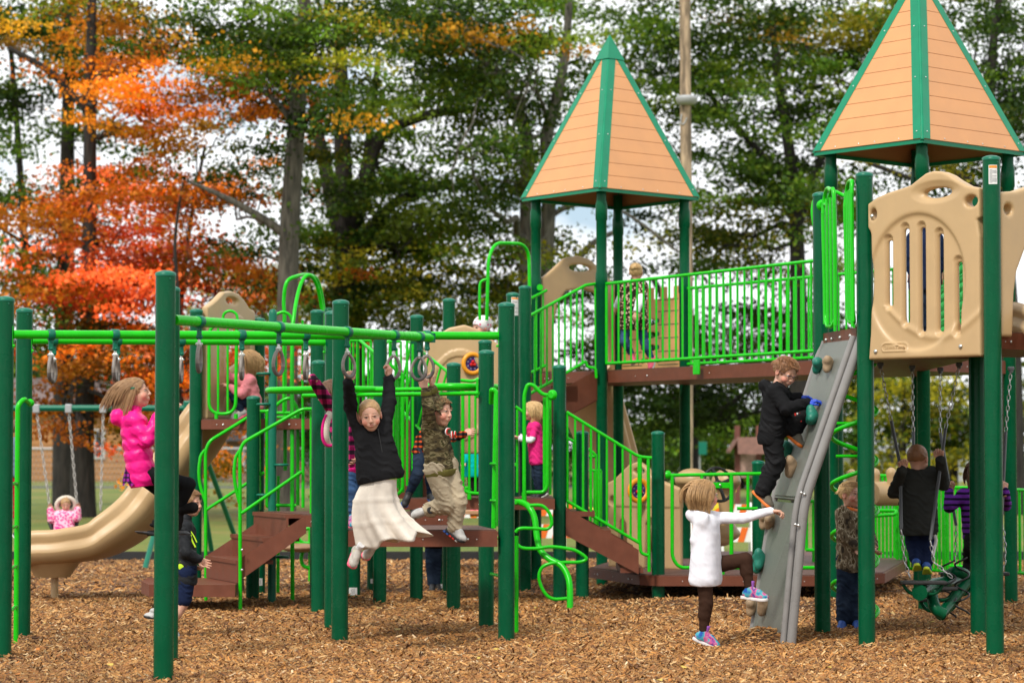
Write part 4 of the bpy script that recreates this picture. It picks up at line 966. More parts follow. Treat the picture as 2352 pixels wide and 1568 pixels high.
m.build('rail_bolts', STEEL, CW)
tr_ = MB(); ta, tb = W(1890, 766, 20.35), W(1966, 752, 19.3); tr_.extr([ta, tb, tb-Vector((0, 0, .115)), ta-Vector((0, 0, .115))], Vector((0.04, 0.01, 0))); tr_.build('top_trim', BROWN, CW)
m = MB()
for f in (0.12, 0.3, .55, .85): m.bolt(ta.lerp(tb, f)-Vector((0.004, 0, .055)), (-1, -.4, 0), 0.014)
m.build('trim_bolts', STEEL, CW)
def wall_at(u, v):
    best = None
    for i in range(61):
        for j in range(121):
            p = wallpt(i/60, j/60); k = H*0
            rel = p-Vector((0, 0, H)); dpt = rel.y*_cp+rel.z*_sp; uu = 1176+FU*rel.x/dpt; vv = 784-FU*(-rel.y*_sp+rel.z*_cp)/dpt
            d_ = (uu-u)**2+(vv-v)**2
            if best is None or d_ < best[0]: best = (d_, p)
    return best[1]
HTAN = mat('tan_resin_hold', (0.34, 0.235, 0.14), 0.6, noise=(30, 0.15), bump=(90, 0.3)); HTEAL = mat('teal_resin_hold', (0.01, 0.17, 0.115), 0.5, noise=(30, 0.2), bump=(90, 0.3))
HOLDS = {}
for i, (u, v, mt_, sc, rot) in enumerate(((1893, 834, HTEAL, 1.05, .4), (1917, 833, HTAN, 1.05, .1), (1880, 954, HTEAL, 1.2, 1.2), (1852, 934, HTAN, .9, .4), (1821, 1033, HTEAL, 1.25, .3), (1831, 1067, HTAN, 1.25, 2.2), (1753, 1190, HTAN, 1.1, .3), (1783, 1190, HTAN, 1.15, .8), (1740, 1283, HTEAL, 1.3, .2), (1759, 1283, HTEAL, 1.2, 1.9), (1740, 1388, HTAN, 1.1, .3), (1768, 1384, HTAN, 1.25, .2), (1752, 1160, HTAN, .9, .3))):
    p = wall_at(u, v)+Vector((-0.05, 0, 0)); HOLDS[(u, v)] = p; q = random.Random(i*7+1); r = 0.042*sc
    pr = [('e', p, (r, r*1.0, r*1.25))]
    for k in range(3):
        a = rot+k*2.1+q.random()*.5; pr.append(('e', p+Vector((-.012, math.cos(a)*r*1.1, math.sin(a)*r*1.2)), (r*.62, r*.6, r*.7)))
    pr.append(('x', p+Vector((-r*.9, r*.1, 0)), (r*.35, r*.3, r*.35)))
    o = blob(CW, 'hold', mt_, pr, p-Vector((.13, .13, .14)), p+Vector((.13, .13, .14)), 0.008)
# spiral climber
SC_ = thing('spiral_climber', 'lime corkscrew tube climber behind the tall front post', 'climber', (px(1960, 21.4), 21.4, 0))
cx, cy = px(1961, 21.4), 21.4
MB().tube([(cx+.06, cy, -.1), (cx+.06, cy, 2.2)], 0.02, 10).build('centre_pole', LIME, SC_)
for ph in (0.0,):
    pts = [(cx-math.cos(2*math.pi*z/0.415+1.1)*0.19, cy-math.sin(2*math.pi*z/0.415+1.1)*0.19, z) for z in np.linspace(0.02, 2.2, 150)]
    MB().tube(pts, 0.019, 10).build('spiral_tube', LIME, SC_)
for v in (972, 1047, 1192): MB().tube([W(1920, v, 21.4), W(1975, v, 21.4)], 0.013, 8).build('rung', LIME, SC_)
# ------------------------------------------------------------------ hanging swing glider
GL = thing('group_glider_swing', 'multi seat glider with black foot boards and green arms hung on chains', 'swing', (px(2180, 20.6), 20.6, 0.3))
def chain_mesh(m, a, b, pitch=0.042, r=0.0042):
    a, b = Vector(a), Vector(b); L_ = (b-a).length; n = max(2, int(L_/pitch)); d = (b-a).normalized()
    s1 = d.cross(Vector((0, 1, 0)) if abs(d.y) < .9 else Vector((1, 0, 0))).normalized(); s2 = d.cross(s1)
    for i in range(n):
        c = a.lerp(b, (i+.5)/n); s = (s1+s2*.35).normalized() if i % 2 else (s2-s1*.35).normalized(); hl = pitch*0.62; hw = pitch*0.25
        m.tube([c-d*hl, c-d*hl*.6+s*hw, c+d*hl*.6+s*hw, c+d*hl, c+d*hl*.6-s*hw, c-d*hl*.6-s*hw], r, 5, True)
    return m
SLV = mat('grey_chain_sleeve', (0.085, 0.09, 0.095), 0.5)
for (u0, v0, u1, v1, u2, v2, u3, v3, Y0, Y1q) in ((2022, 838, 2047, 966, 2070, 1070, 2090, 1326, 20.4, 20.0), (2095, 845, 2098, 992, 2098, 1060, 2100, 1090, 21.5, 21.4), (2160, 850, 2160, 994, 2196, 1206, 2200, 1325, 21.6, 21.4), (2203, 838, 2172, 984, 2137, 1240, 2187, 1326, 20.4, 20.0), (2322, 848, 2310, 992, 2300, 1200, 2308, 1312, 20.6, 20.4)):
    m = MB(); chain_mesh(m, W(u0, v0, Y0), W(u1, v1, Y0)); ch = m.build('chain', CHAINM, GL); m = MB()
    if u2 == 2137: chain_mesh(m, W(2137, 1240, Y1q), W(2145, 1290, Y1q)); chain_mesh(m, W(2145, 1290, Y1q), W(2187, 1326, Y1q))
    elif u0 == 2022: chain_mesh(m, W(2070, 1215, Y1q), W(2078, 1290, Y1q)); chain_mesh(m, W(2078, 1290, Y1q), W(2090, 1326, Y1q))
    elif u0 == 2095: pass
    elif u0 == 2322: chain_mesh(m, W(2303, 1205, Y1q), W(2310, 1270, Y1q)); chain_mesh(m, W(2310, 1270, Y1q), W(2304, 1312, Y1q))
    else: chain_mesh(m, W(u2, v2, Y1q), W(2194, 1290, Y1q)); chain_mesh(m, W(2194, 1290, Y1q), W(u3, v3, Y1q))
    if m.v: m.build('lower_chain', CHAINM, GL)
    if u0 == 2022: MB().tube([W(u1, v1, Y0), W(2068, 1070, Y0), W(2070, 1215, Y1q)], 0.0135, 8).build('chain_sleeve', SLV, ch)
    else: MB().tube([W(u1, v1, Y0), W(u2, v2, Y1q)], 0.0135, 8).build('chain_sleeve', SLV, ch)
    MB().box(W(u0, v0-2, Y0), (0.05, 0.04, 0.03), bev=.006).lathe(W(u0, v0+3, Y0), [(0.014, -.02), (0.02, 0), (.014, .02)], 10).build('swing_hanger', SLV, ch)
for (u0, u1, v, Y) in ((2070, 2172, 1337, 19.9), (2118, 2197, 1351, 20.3), (2110, 2206, 1377, 20.6), (2158, 2242, 1317, 21.2), (2182, 2240, 1340, 21.0), (2300, 2316, 1317, 20.6)):
    c = W((u0+u1)/2, v, Y); MB().box(c, (px(u1, Y)-px(u0, Y), 0.13, 0.028), bev=.008).build('foot_board', BLACK, GL)
    if u1-u0 > 50:
        a, b = W(u0+4, v+4, Y), W(u1-6, v+4, Y); dz = Vector((0, 0, -.075))
        MB().tube(fillet([a, a+dz+Vector((.05, 0, 0)), b+dz-Vector((.05, 0, 0)), b], .05), 0.0135, 8).build('board_frame', GREEN, GL)
MB().tube([W(2112, 1360, 19.85), W(2140, 1345, 20.3), W(2210, 1335, 20.9)], 0.062, 16).build('centre_drum', GREEN, GL)
MB().tube(spline([W(2140, 1362, 20.1), W(2148, 1395, 20.0), W(2168, 1410, 20.0)], 6), 0.046, 14).build('curved_arm', GREEN, GL)
MB().tube(spline([W(2178, 1320, 20.6), W(2200, 1312, 20.5), W(2222, 1330, 20.6), W(2185, 1380, 20.4), W(2160, 1412, 20.2)], 6), 0.045, 14).build('curved_arm', GREEN, GL)
for (u, v) in ((2210, 1395), (2180, 1402)):
    c = W(u, v, 20.4); MB().tube([(c.x+math.cos(t)*0.055, c.y+math.sin(t)*0.055, c.z-.05+t/40) for t in np.linspace(0, 18, 70)], 0.008, 6).build('spring', BLACK, GL)
# ------------------------------------------------------------------ far ramp railings, crawl tube, low things on the right
RR = thing('ramp_railing', 'distant lime baluster railing of the access ramp at the right', 'railing', (px(2180, 29), 29, 0))
barrier(RR, W(2010, 1092, 28.6), W(2062, 1092, 28.6), 0.95, 5, r=0.019, rb=.016)
barrier(RR, W(2060, 1104, 28.2), W(2175, 1108, 27.6), 0.95, 12, r=0.019, rb=.018)
barrier(RR, W(2168, 1118, 29.5), W(2240, 1120, 29.2), 0.9, 7, r=0.019, rb=.015); barrier(RR, W(2330, 1124, 28.0), W(2400, 1128, 27.5), 0.9, 5, r=.019, rb=.016)
MB().tube(fillet([W(2008, 1172, 28), W(2060, 1172, 28), W(2056, 1181, 27.9), W(2008, 1184, 28)], .04), 0.02, 8).build('hand_loop', LIME, RR)
RR2 = thing('deck_railing', 'lime baluster railing standing behind the climbing wall on the low deck', 'railing', (px(1850, 27), 27, 0.25))
barrier(RR2, W(1852, 1150, 26.4), W(1902, 1152, 26.2), 0.50, 2, r=.018, rb=.013); barrier(RR2, W(1748, 1092, 27.6), W(1775, 1092, 27.6), .85, 3, r=.016, rb=.012)
barrier(RR2, W(1868, 1160, 27.6), W(1906, 1160, 27.6), .9, 3, r=.016, rb=.014)
CT = thing('crawl_tube', 'ribbed tan plastic crawl tube behind the tall front post', 'crawl tube', (px(2035, 27.5), 27.5, .6))
c0_, c1_ = W(2000, 1133, 27.3), W(2066, 1133, 27.6); m = MB(); pts = []; rr_ = []
for i in range(41):
    pts.append(c0_.lerp(c1_, i/40)); rr_.append(0.128+0.004*math.sin(i*2.2))
m.tube(pts, rr_, 20); m.build('tube', TAN, CT)
for u, v in ((1956, 1090), (2047, 1086), (2010, 1088)):
    p = W(u, v, 27.4); blob(CT, 'knob', TAN, [('e', p, (.05, .05, .06)), ('c', p, p-Vector((0, 0, .2)), .045, .05)], p-Vector((.15, .15, .3)), p+Vector((.15, .15, .15)))
# ================================================================== GROUND
def vnoise(x, y, seed=0):
    r = np.random.RandomState(seed); o = 0
    for k in range(7):
        a = r.uniform(0, 6.28); f = r.uniform(.5, 1.0)*(1.6**k)*.5; o = o+np.sin(f*(x*math.cos(a)+y*math.sin(a))+r.uniform(0, 6.28))/(1.25**k)
    return o/3.2
def gh(x, y):
    h = 0.022*vnoise(x, y, 5)+0.012*vnoise(x*2.6, y*2.6, 8)
    h = h+0.085*np.exp(-((y-24.15)/.35)**2)*(1/(1+np.exp(-(x-1.1)*5)))*(1/(1+np.exp((x-3.1)*5)))
    h = h+0.10*np.exp(-(((x-1.93)/.22)**2+((y-19.65)/.28)**2))+0.05*np.exp(-(((x-1.4)/.4)**2+((y-20.3)/.3)**2))
    for qx, qy in POSTXY:
        if qy < 27.5: h = h+0.024*np.exp(-((x-qx)**2+(y-qy)**2)/.028)*(1+.4*np.sin(qx*31+x*9))
    h = h+0.04*np.exp(-(((x+0.05)/.35)**2+((y-20.1)/.3)**2))-0.05*np.exp(-(((x-1.7)/1.6)**2+((y-26)/1.2)**2))
    return h
def mulchmat(name, base, dark, sc):
    m = bpy.data.materials.new(name); m.use_nodes = True; n = m.node_tree.nodes; l = m.node_tree.links; b = n['Principled BSDF']; b.inputs['Roughness'].default_value = 0.9
    t = n.new('ShaderNodeTexCoord'); mp_ = n.new('ShaderNodeMapping'); mp_.inputs['Scale'].default_value = (1, 0.8, 1)
    w = n.new('ShaderNodeTexVoronoi'); w.inputs['Scale'].default_value = sc
    x = n.new('ShaderNodeTexNoise'); x.inputs['Scale'].default_value = 1.2; x.inputs['Detail'].default_value = 6
    l.new(t.outputs['Object'], mp_.inputs[0]); l.new(mp_.outputs[0], w.inputs['Vector']); l.new(t.outputs['Object'], x.inputs['Vector'])
    r = n.new('ShaderNodeValToRGB'); e = r.color_ramp.elements; e[0].color = (*dark, 1); e[1].color = (*base, 1); e[0].position = .15; e[1].position = .85
    sp_ = n.new('ShaderNodeSeparateColor'); l.new(w.outputs['Color'], sp_.inputs[0]); l.new(sp_.outputs[0], r.inputs['Fac'])
    mx_ = n.new('ShaderNodeMixRGB'); mx_.blend_type = 'MULTIPLY'; mx_.inputs['Fac'].default_value = .5; l.new(r.outputs[0], mx_.inputs['Color1']); l.new(x.outputs['Color'], mx_.inputs['Color2'])
    l.new(mx_.outputs[0], b.inputs['Base Color']); bp = n.new('ShaderNodeBump'); bp.inputs['Strength'].default_value = 1; bp.inputs['Distance'].default_value = 0.02
    l.new(w.outputs['Distance'], bp.inputs['Height']); l.new(bp.outputs[0], b.inputs['Normal']); return m
def sheet(x0, x1, y0, y1, nx, ny, hf):
    xs = np.linspace(x0, x1, nx); ys = np.linspace(y0, y1, ny); X, Y = np.meshgrid(xs, ys); Z = hf(X, Y)
    V = np.stack([X.ravel(), Y.ravel(), Z.ravel()], 1); I = np.arange(nx*ny).reshape(ny, nx)
    return V, np.stack([I[:-1, :-1].ravel(), I[:-1, 1:].ravel(), I[1:, 1:].ravel(), I[1:, :-1].ravel()], 1)
V, F = sheet(-14, 14, 4, 34.0, 280, 300, gh)
tag(link('mulch_ground', fastmesh('mulch_ground', V, F), mulchmat('mulch_base', (0.26, 0.115, 0.040), (0.06, 0.025, 0.010), 60)), kind='structure')
def grassmat():
    m = bpy.data.materials.new('grass'); m.use_nodes = True; n = m.node_tree.nodes; l = m.node_tree.links; b = n['Principled BSDF']; b.inputs['Roughness'].default_value = 0.9
    t = n.new('ShaderNodeTexCoord'); x = n.new('ShaderNodeTexNoise'); x.inputs['Scale'].default_value = .22; x.inputs['Detail'].default_value = 9; x.inputs['Roughness'].default_value = .7
    l.new(t.outputs['Object'], x.inputs['Vector']); r = n.new('ShaderNodeValToRGB'); e = r.color_ramp.elements
    e[0].position = .35; e[0].color = (0.085, 0.14, 0.015, 1); e[1].position = .68; e[1].color = (0.26, 0.20, 0.05, 1); q = e.new(.5); q.color = (0.15, 0.19, 0.025, 1)
    l.new(x.outputs['Fac'], r.inputs['Fac']); l.new(r.outputs[0], b.inputs['Base Color'])
    y = n.new('ShaderNodeTexNoise'); y.inputs['Scale'].default_value = 30; bp = n.new('ShaderNodeBump'); bp.inputs['Strength'].default_value = 1; bp.inputs['Distance'].default_value = .05
    l.new(t.outputs['Object'], y.inputs['Vector']); l.new(y.outputs['Fac'], bp.inputs['Height']); l.new(bp.outputs[0], b.inputs['Normal']); return m
GRASS = grassmat()
V, F = sheet(-500, 500, 34.05, 900, 60, 60, lambda x, y: 0.02+0*x+0.0*y)
tag(link('grass_field', fastmesh('grass_field', V, F), GRASS), kind='structure')
V, F = sheet(-500, 500, -60, 4.0, 8, 8, lambda x, y: 0*x+0*y)
tag(link('ground', fastmesh('ground', V, F), GRASS), kind='structure')
for sx in (-1, 1):
    V, F = sheet(min(sx*14, sx*500), max(sx*14, sx*500), 4, 34.05, 8, 8, lambda x, y: 0*x-0.01)
    tag(link('ground', fastmesh('ground', V, F), GRASS), kind='structure')
MB().box((0, 34.0, 0.03), (28, 0.06, 0.16)).build('mulch_edging', BLACK)
tag(bpy.data.objects['mulch_edging'], kind='structure')
PAVE = mat('asphalt_path', (0.09, 0.09, 0.10), 0.9, noise=(3, .2))
tag(MB().prism([(-60, 93), (-10, 93), (60, 97), (60, 100), (-10, 96), (-60, 96)], 0.0, 0.035).build('path', PAVE), kind='structure')
tag(MB().prism([(8, 60), (80, 52), (80, 58), (8, 66)], 0.0, 0.035).build('road', PAVE), kind='structure')
# chips
def chips():
    Vs, Fs, Cs = [], [], []; base = 0
    pal = np.array([(.42, .20, .060), (.54, .29, .10), (.30, .13, .040), (.64, .41, .19), (.48, .21, .05), (.16, .068, .026), (.36, .145, .04), (.72, .52, .31)])
    wts = np.array([.22, .17, .18, .07, .16, .09, .09, .02]); wts /= wts.sum()
    for (y0, y1, dens, s) in ((14.2, 17.5, 2600, 1.0), (17.5, 21.5, 2000, 1.05), (21.5, 26, 1100, 1.2), (26, 33.9, 300, 1.5)):
        hw = y1*0.205+.3; n = int((y1-y0)*2*hw*dens)
        x = RS.uniform(-hw, hw, n); y = RS.uniform(y0, y1, n)
        L_ = RS.gamma(3.2, .0066, n)*s+.007; w = L_*RS.uniform(.16, .38, n); w = np.minimum(w, .017*s)
        a = RS.normal(0, .75, n)+np.where(RS.rand(n) < .3, RS.uniform(0, 3.14, n), 0); tl = RS.normal(0, .30, n); tw = RS.normal(0, .5, n)
        big = RS.rand(n) < .012; L_ = np.where(big, L_*1.5, L_); tl = np.where(big, tl*1.5, tl)
        d = np.stack([np.cos(a)*np.cos(tl), np.sin(a)*np.cos(tl), np.sin(tl)], 1); sd_ = np.stack([-np.sin(a), np.cos(a), 0*a], 1)
        up = np.cross(d, sd_); s2 = sd_*np.cos(tw)[:, None]+up*np.sin(tw)[:, None]; u2 = np.cross(d, s2)
        z = gh(x, y)+np.abs(np.sin(tl))*L_*.4+RS.uniform(.001, .016, n); c = np.stack([x, y, z], 1)
        hl = (L_/2)[:, None]; hw_ = (w/2)[:, None]
        P = np.stack([c-d*hl-s2*hw_*.7, c+d*hl*.9-s2*hw_, c+d*hl+u2*0.003, c+d*hl*.85+s2*hw_*.8, c-d*hl*.95+s2*hw_, c-d*hl+u2*.003], 1)
        P[:, 2] += u2*.004; P[:, 5] += u2*.004
        Vs.append(P.reshape(-1, 3)); I = base+np.arange(n)[:, None]*6
        Fs.append(np.concatenate([I+np.array([0, 1, 2, 5]), I+np.array([5, 2, 3, 4])])); base += n*6
        patch = 1+0.20*vnoise(x*1.3, y*1.3, 21)+0.12*vnoise(x*4, y*4, 3)
        col = pal[RS.choice(len(pal), n, p=wts)]*(RS.uniform(.42, 1.02, n)*patch)[:, None]*np.array([1.10, 1.09, 1.06]); Cs.append(np.repeat(col, 6, 0))
    me = fastmesh('wood_chips', np.concatenate(Vs), np.concatenate(Fs), False, np.concatenate(Cs))
    m = mat('wood_chip', (.3, .15, .05), 0.8, attr='Col')
    tag(link('wood_chips', me, m), 'loose brown and orange wood chips covering the playground', kind='stuff')
chips()
def leaves_on_ground():
    n = 130; y = RS.uniform(15, 30, n); x = RS.uniform(-1, 1, n)*y*.2; a = RS.uniform(0, 6.28, n); s = RS.uniform(.018, .038, n)
    P = np.zeros((n, 6, 3)); rad = (1, .62, .95, .9, .6, .8)
    for k in range(6):
        t = a+k*1.047; P[:, k, 0] = x+np.cos(t)*s*rad[k]; P[:, k, 1] = y+np.sin(t)*s*rad[k]; P[:, k, 2] = gh(x, y)+.024+RS.uniform(-.006, .012, n)
    V = P.reshape(-1, 3); I = np.arange(n)[:, None]*6; F = np.concatenate([I+np.array([0, 1, 2, 3]), I+np.array([0, 3, 4, 5])])
    col = np.array([(.45, .30, .10), (.50, .17, .03), (.36, .22, .09), (.55, .40, .08)])[RS.randint(0, 4, n)]
    tag(link('fallen_leaves', fastmesh('fallen_leaves', V, F, False, np.repeat(col, 6, 0)), MATS['wood_chip']), 'small dry fallen leaves scattered on the wood chips', kind='stuff')
leaves_on_ground()
# ================================================================== TREES
def leafmat():
    m = bpy.data.materials.new('leaf'); m.use_nodes = True; n = m.node_tree.nodes; l = m.node_tree.links; n.clear()
    o = n.new('ShaderNodeOutputMaterial'); a = n.new('ShaderNodeAttribute'); a.attribute_name = 'Col'
    d = n.new('ShaderNodeBsdfDiffuse'); t = n.new('ShaderNodeBsdfTranslucent'); g = n.new('ShaderNodeBsdfGlossy'); g.inputs['Roughness'].default_value = .45
    s = n.new('ShaderNodeMixShader'); s.inputs[0].default_value = .34; s2 = n.new('ShaderNodeMixShader'); s2.inputs[0].default_value = .012
    b = n.new('ShaderNodeVectorMath'); b.operation = 'MULTIPLY'; b.inputs[1].default_value = (1.55, 1.45, .7)
    l.new(a.outputs['Color'], d.inputs['Color']); l.new(a.outputs['Color'], b.inputs[0]); l.new(b.outputs[0], t.inputs['Color'])
    l.new(d.outputs[0], s.inputs[1]); l.new(t.outputs[0], s.inputs[2]); l.new(s.outputs[0], s2.inputs[1]); l.new(g.outputs[0], s2.inputs[2]); l.new(s2.outputs[0], o.inputs['Surface'])
    return m
LEAF = leafmat()
def barkmat(name, c):
    m = mat(name, c, .9); n = m.node_tree.nodes; l = m.node_tree.links; b = n['Principled BSDF']
    t = n.new('ShaderNodeTexCoord'); mp_ = n.new('ShaderNodeMapping'); mp_.inputs['Scale'].default_value = (6, 6, 1.1); x = n.new('ShaderNodeTexNoise'); x.inputs['Scale'].default_value = 2.2; x.inputs['Detail'].default_value = 8
    l.new(t.outputs['Object'], mp_.inputs[0]); l.new(mp_.outputs[0], x.inputs['Vector'])
    r = n.new('ShaderNodeValToRGB'); e = r.color_ramp.elements; e[0].position = .35; e[0].color = (c[0]*.45, c[1]*.45, c[2]*.45, 1); e[1].position = .7; e[1].color = (c[0]*1.5, c[1]*1.5, c[2]*1.5, 1)
    l.new(x.outputs['Fac'], r.inputs['Fac']); l.new(r.outputs[0], b.inputs['Base Color']); bp = n.new('ShaderNodeBump'); bp.inputs['Distance'].default_value = .04; l.new(x.outputs['Fac'], bp.inputs['Height']); l.new(bp.outputs[0], b.inputs['Normal']); return m
BARK = barkmat('brown_bark', (0.075, 0.055, 0.038)); BARKG = barkmat('grey_bark', (0.085, 0.075, 0.058)); BARKD = barkmat('dark_bark', (0.022, 0.018, 0.014)); BIRCH = barkmat('pale_bark', (0.12, 0.11, 0.085))
PAL = {'G': [(.045, .100, .010), (.080, .145, .012), (.025, .055, .007), (.15, .20, .018), (.020, .045, .006)], 'D': [(.018, .042, .007), (.030, .060, .008), (.055, .095, .012), (.012, .028, .005)],
       'Y': [(.22, .22, .014), (.11, .15, .012), (.32, .25, .018), (.07, .11, .010), (.035, .06, .008)], 'O': [(.56, .16, .012), (.42, .10, .010), (.62, .24, .02), (.26, .075, .008), (.12, .045, .006)],
       'R': [(.58, .085, .022), (.64, .14, .04), (.42, .05, .014), (.66, .22, .09), (.22, .035, .01)], 'A': [(.38, .17, .012), (.24, .13, .010), (.48, .25, .018), (.12, .09, .010), (.05, .06, .008)],
       'B': [(.46, .37, .02), (.30, .27, .02), (.16, .19, .018), (.05, .08, .012)]}
WIDE = {'oak_tree': (120, 300, 210, 330, 60, 'D', 34), 'maple_tree': (330, 420, 280, 420, 26, 'O', 30), 'multi_stem_tree': (900, 330, 280, 340, 60, 'G', 38), 'small_tree': (1740, 260, 330, 330, 70, 'G', 38)}
EXTRA = {12: [(640, 60, 260, 130, 80, 'G', 38), (560, 250, 180, 200, 34, 'D', 34), (470, 60, 130, 90, 24, 'D', 34)], 18: [(1190, 250, 240, 300, 110, 'G', 38), (1120, 20, 260, 60, 50, 'D', 38)], 24: [(2290, 150, 120, 220, 60, 'D', 38)], 21: [(1800, 20, 330, 60, 60, 'G', 38), (1480, 60, 80, 70, 10, 'G', 30)], 15: [(880, 40, 260, 80, 70, 'D', 38)], 3: [(100, 20, 160, 70, 24, 'D', 34)]}
def crown_mesh(name, blobs, Y, seed, leaf=0.105, ct=None):
    """blobs: (u, v, ru, rv, clumps, palette, leaves per clump); gives the crown its clumps of small leaves, all at real depths around the trunk"""
    rs = np.random.RandomState(seed); Vs, Cs = [], []; cents = []; blobs = [(b[0], b[1], b[2]*1.18, b[3]*1.18, b[4], b[5], b[6]) for b in blobs]+EXTRA.get(seed, [])+([WIDE[ct]] if WIDE.get(ct) else [])
    for (u, v, ru, rv, nc, pk, nl) in blobs:
        P = PAL[pk]
        nb_ = max(2, int(nc*(.105 if pk not in 'OR' else .125) if Y < 80 else nc*.2)); bz = Y/55
        for _ in range(nb_):
            a = rs.uniform(0, 6.28); q = math.sqrt(rs.rand()); bc = np.array(W(u+ru*q*math.cos(a), v+rv*q*math.sin(a), Y+rs.normal(0, 1.7)))
            yaw_ = rs.uniform(0, 3.14); pit = rs.normal(.05, .22); bd = np.array([math.cos(yaw_)*math.cos(pit), .7*math.sin(yaw_)*math.cos(pit), math.sin(pit)])
            lit = rs.choice([.6, .95, 1.35, 1.85])*(1.18 if pk in 'OR' else 1.0); bcol = np.array(P[rs.randint(len(P))])  # lit: random per-bough factor, paints crown light and shade into leaf colours
            cents.append(bc)
            for _k in range(rs.randint(4, 9)):
                tb = rs.normal(0, 1.05)*bz; c = bc+bd*tb+rs.normal(0, 1, 3)*np.array([.25, .25, .16])*bz; c[2] -= .05*tb*tb
                n = int(nl*2.0*rs.uniform(.6, 1.5)); sz = rs.uniform(.5, .95)*bz
                g = rs.normal(0, 1, (n, 3))*np.array([.46, .46, .12])*sz; g[:, 2] += -0.10*sz*np.abs(g[:, 0])+.12*rs.normal()*g[:, 0]
                p = c+g; d = rs.normal(0, 1, (n, 3)); d[:, 2] = d[:, 2]*.5-.3; d /= np.linalg.norm(d, axis=1)[:, None]
                e = np.cross(d, rs.normal(0, 1, (n, 3))); e /= np.linalg.norm(e, axis=1)[:, None]
                s = (0.82*leaf*Y/55*rs.uniform(.6, 1.3, n))[:, None]; w_ = np.cross(d, e)
                Q = np.stack([p-d*s*.55, p+e*s*.48-d*s*.05+w_*s*.12, p+d*s*.6, p-e*s*.48+d*s*.02+w_*s*.12], 1); Vs.append(Q.reshape(-1, 3))
                col = np.array(P)[rs.choice(len(P), n)]*rs.uniform(.55, 1.4, (n, 1)); col = (col*.5+bcol*.5)*lit
                Cs.append(np.repeat(col, 4, 0))
    V = np.concatenate(Vs); F = np.arange(len(V)).reshape(-1, 4)
    return fastmesh(name, V, F, False, np.concatenate(Cs)), cents
def wiggle(P, amp, rs, n=3):
    P = [Vector(p) for p in P]; out = [P[0]]
    for a, b in zip(P[:-1], P[1:]):
        for k in range(1, n+1):
            q = a.lerp(b, k/n)
            if k < n or b is not P[-1]: q = q+Vector(rs.normal(0, amp, 3))
            out.append(q)
    return out
def tree(name, label, Y, trunks, blobs, seed, bark=BARK, limbs=16, leaf=0.105, group=None, cat='tree', base=None):
    rs = np.random.RandomState(seed); p0 = W(trunks[0][0][0], 1028, Y)
    T = thing(name, label, cat, (p0.x, Y, 0), group)
    me, cents = crown_mesh('crown', blobs, Y, seed, leaf, name)
    m = MB(); tps = []
    for tr in trunks:      # list of (u, v, radius)
        pts = [W(u, v, Y+(0.0 if i == 0 else 0)) for i, (u, v, r) in enumerate(tr)]; rr = [r for _, _, r in tr]
        if pts[0].z < 0.7: pts[0].z = -0.3
        Q = spline(pts, 5); R = [rr[min(int(i/5), len(rr)-1)]*(1-(i % 5)/5)+rr[min(int(i/5)+1, len(rr)-1)]*((i % 5)/5) for i in range(len(Q))]
        m.tube(Q, R, 12); tps += list(zip(Q, R))
    hi = [q for q in tps if q[0].z > 2.2] or tps
    for i in range(limbs):
        c = Vector(cents[rs.randint(len(cents))]); 
        cand = [q for q in hi if q[0].z < c.z+0.3] or hi
        q, r = min(cand, key=lambda t: (t[0]-c).length*rs.uniform(.8, 1.4)); L_ = (c-q).length
        if L_ < .5: continue
        mid = q.lerp(c, .5)+Vector((0, 0, -.06*L_)); P = wiggle([q, mid, c], .035*L_**.7, rs, 4)
        r0 = min(r*.5, .025+.016*L_); m.tube(P, [r0*(1-.85*k/(len(P)-1)) for k in range(len(P))], 6)
        for _ in range(5):
            j = rs.randint(2, len(P)); near = sorted(cents, key=lambda t: (Vector(t)-P[j]).length)[rs.randint(0, min(8, len(cents)))]
            d = Vector(near); m.tube(wiggle([P[j], P[j].lerp(d, .5)+Vector((0, 0, .1)), d], .05, rs, 3), [r0*.35*(1-.8*k/6) for k in range(7)], 5)
    m.build('trunk', bark, T)
    link('crown', me, LEAF, T)
    return T
K = 1.0
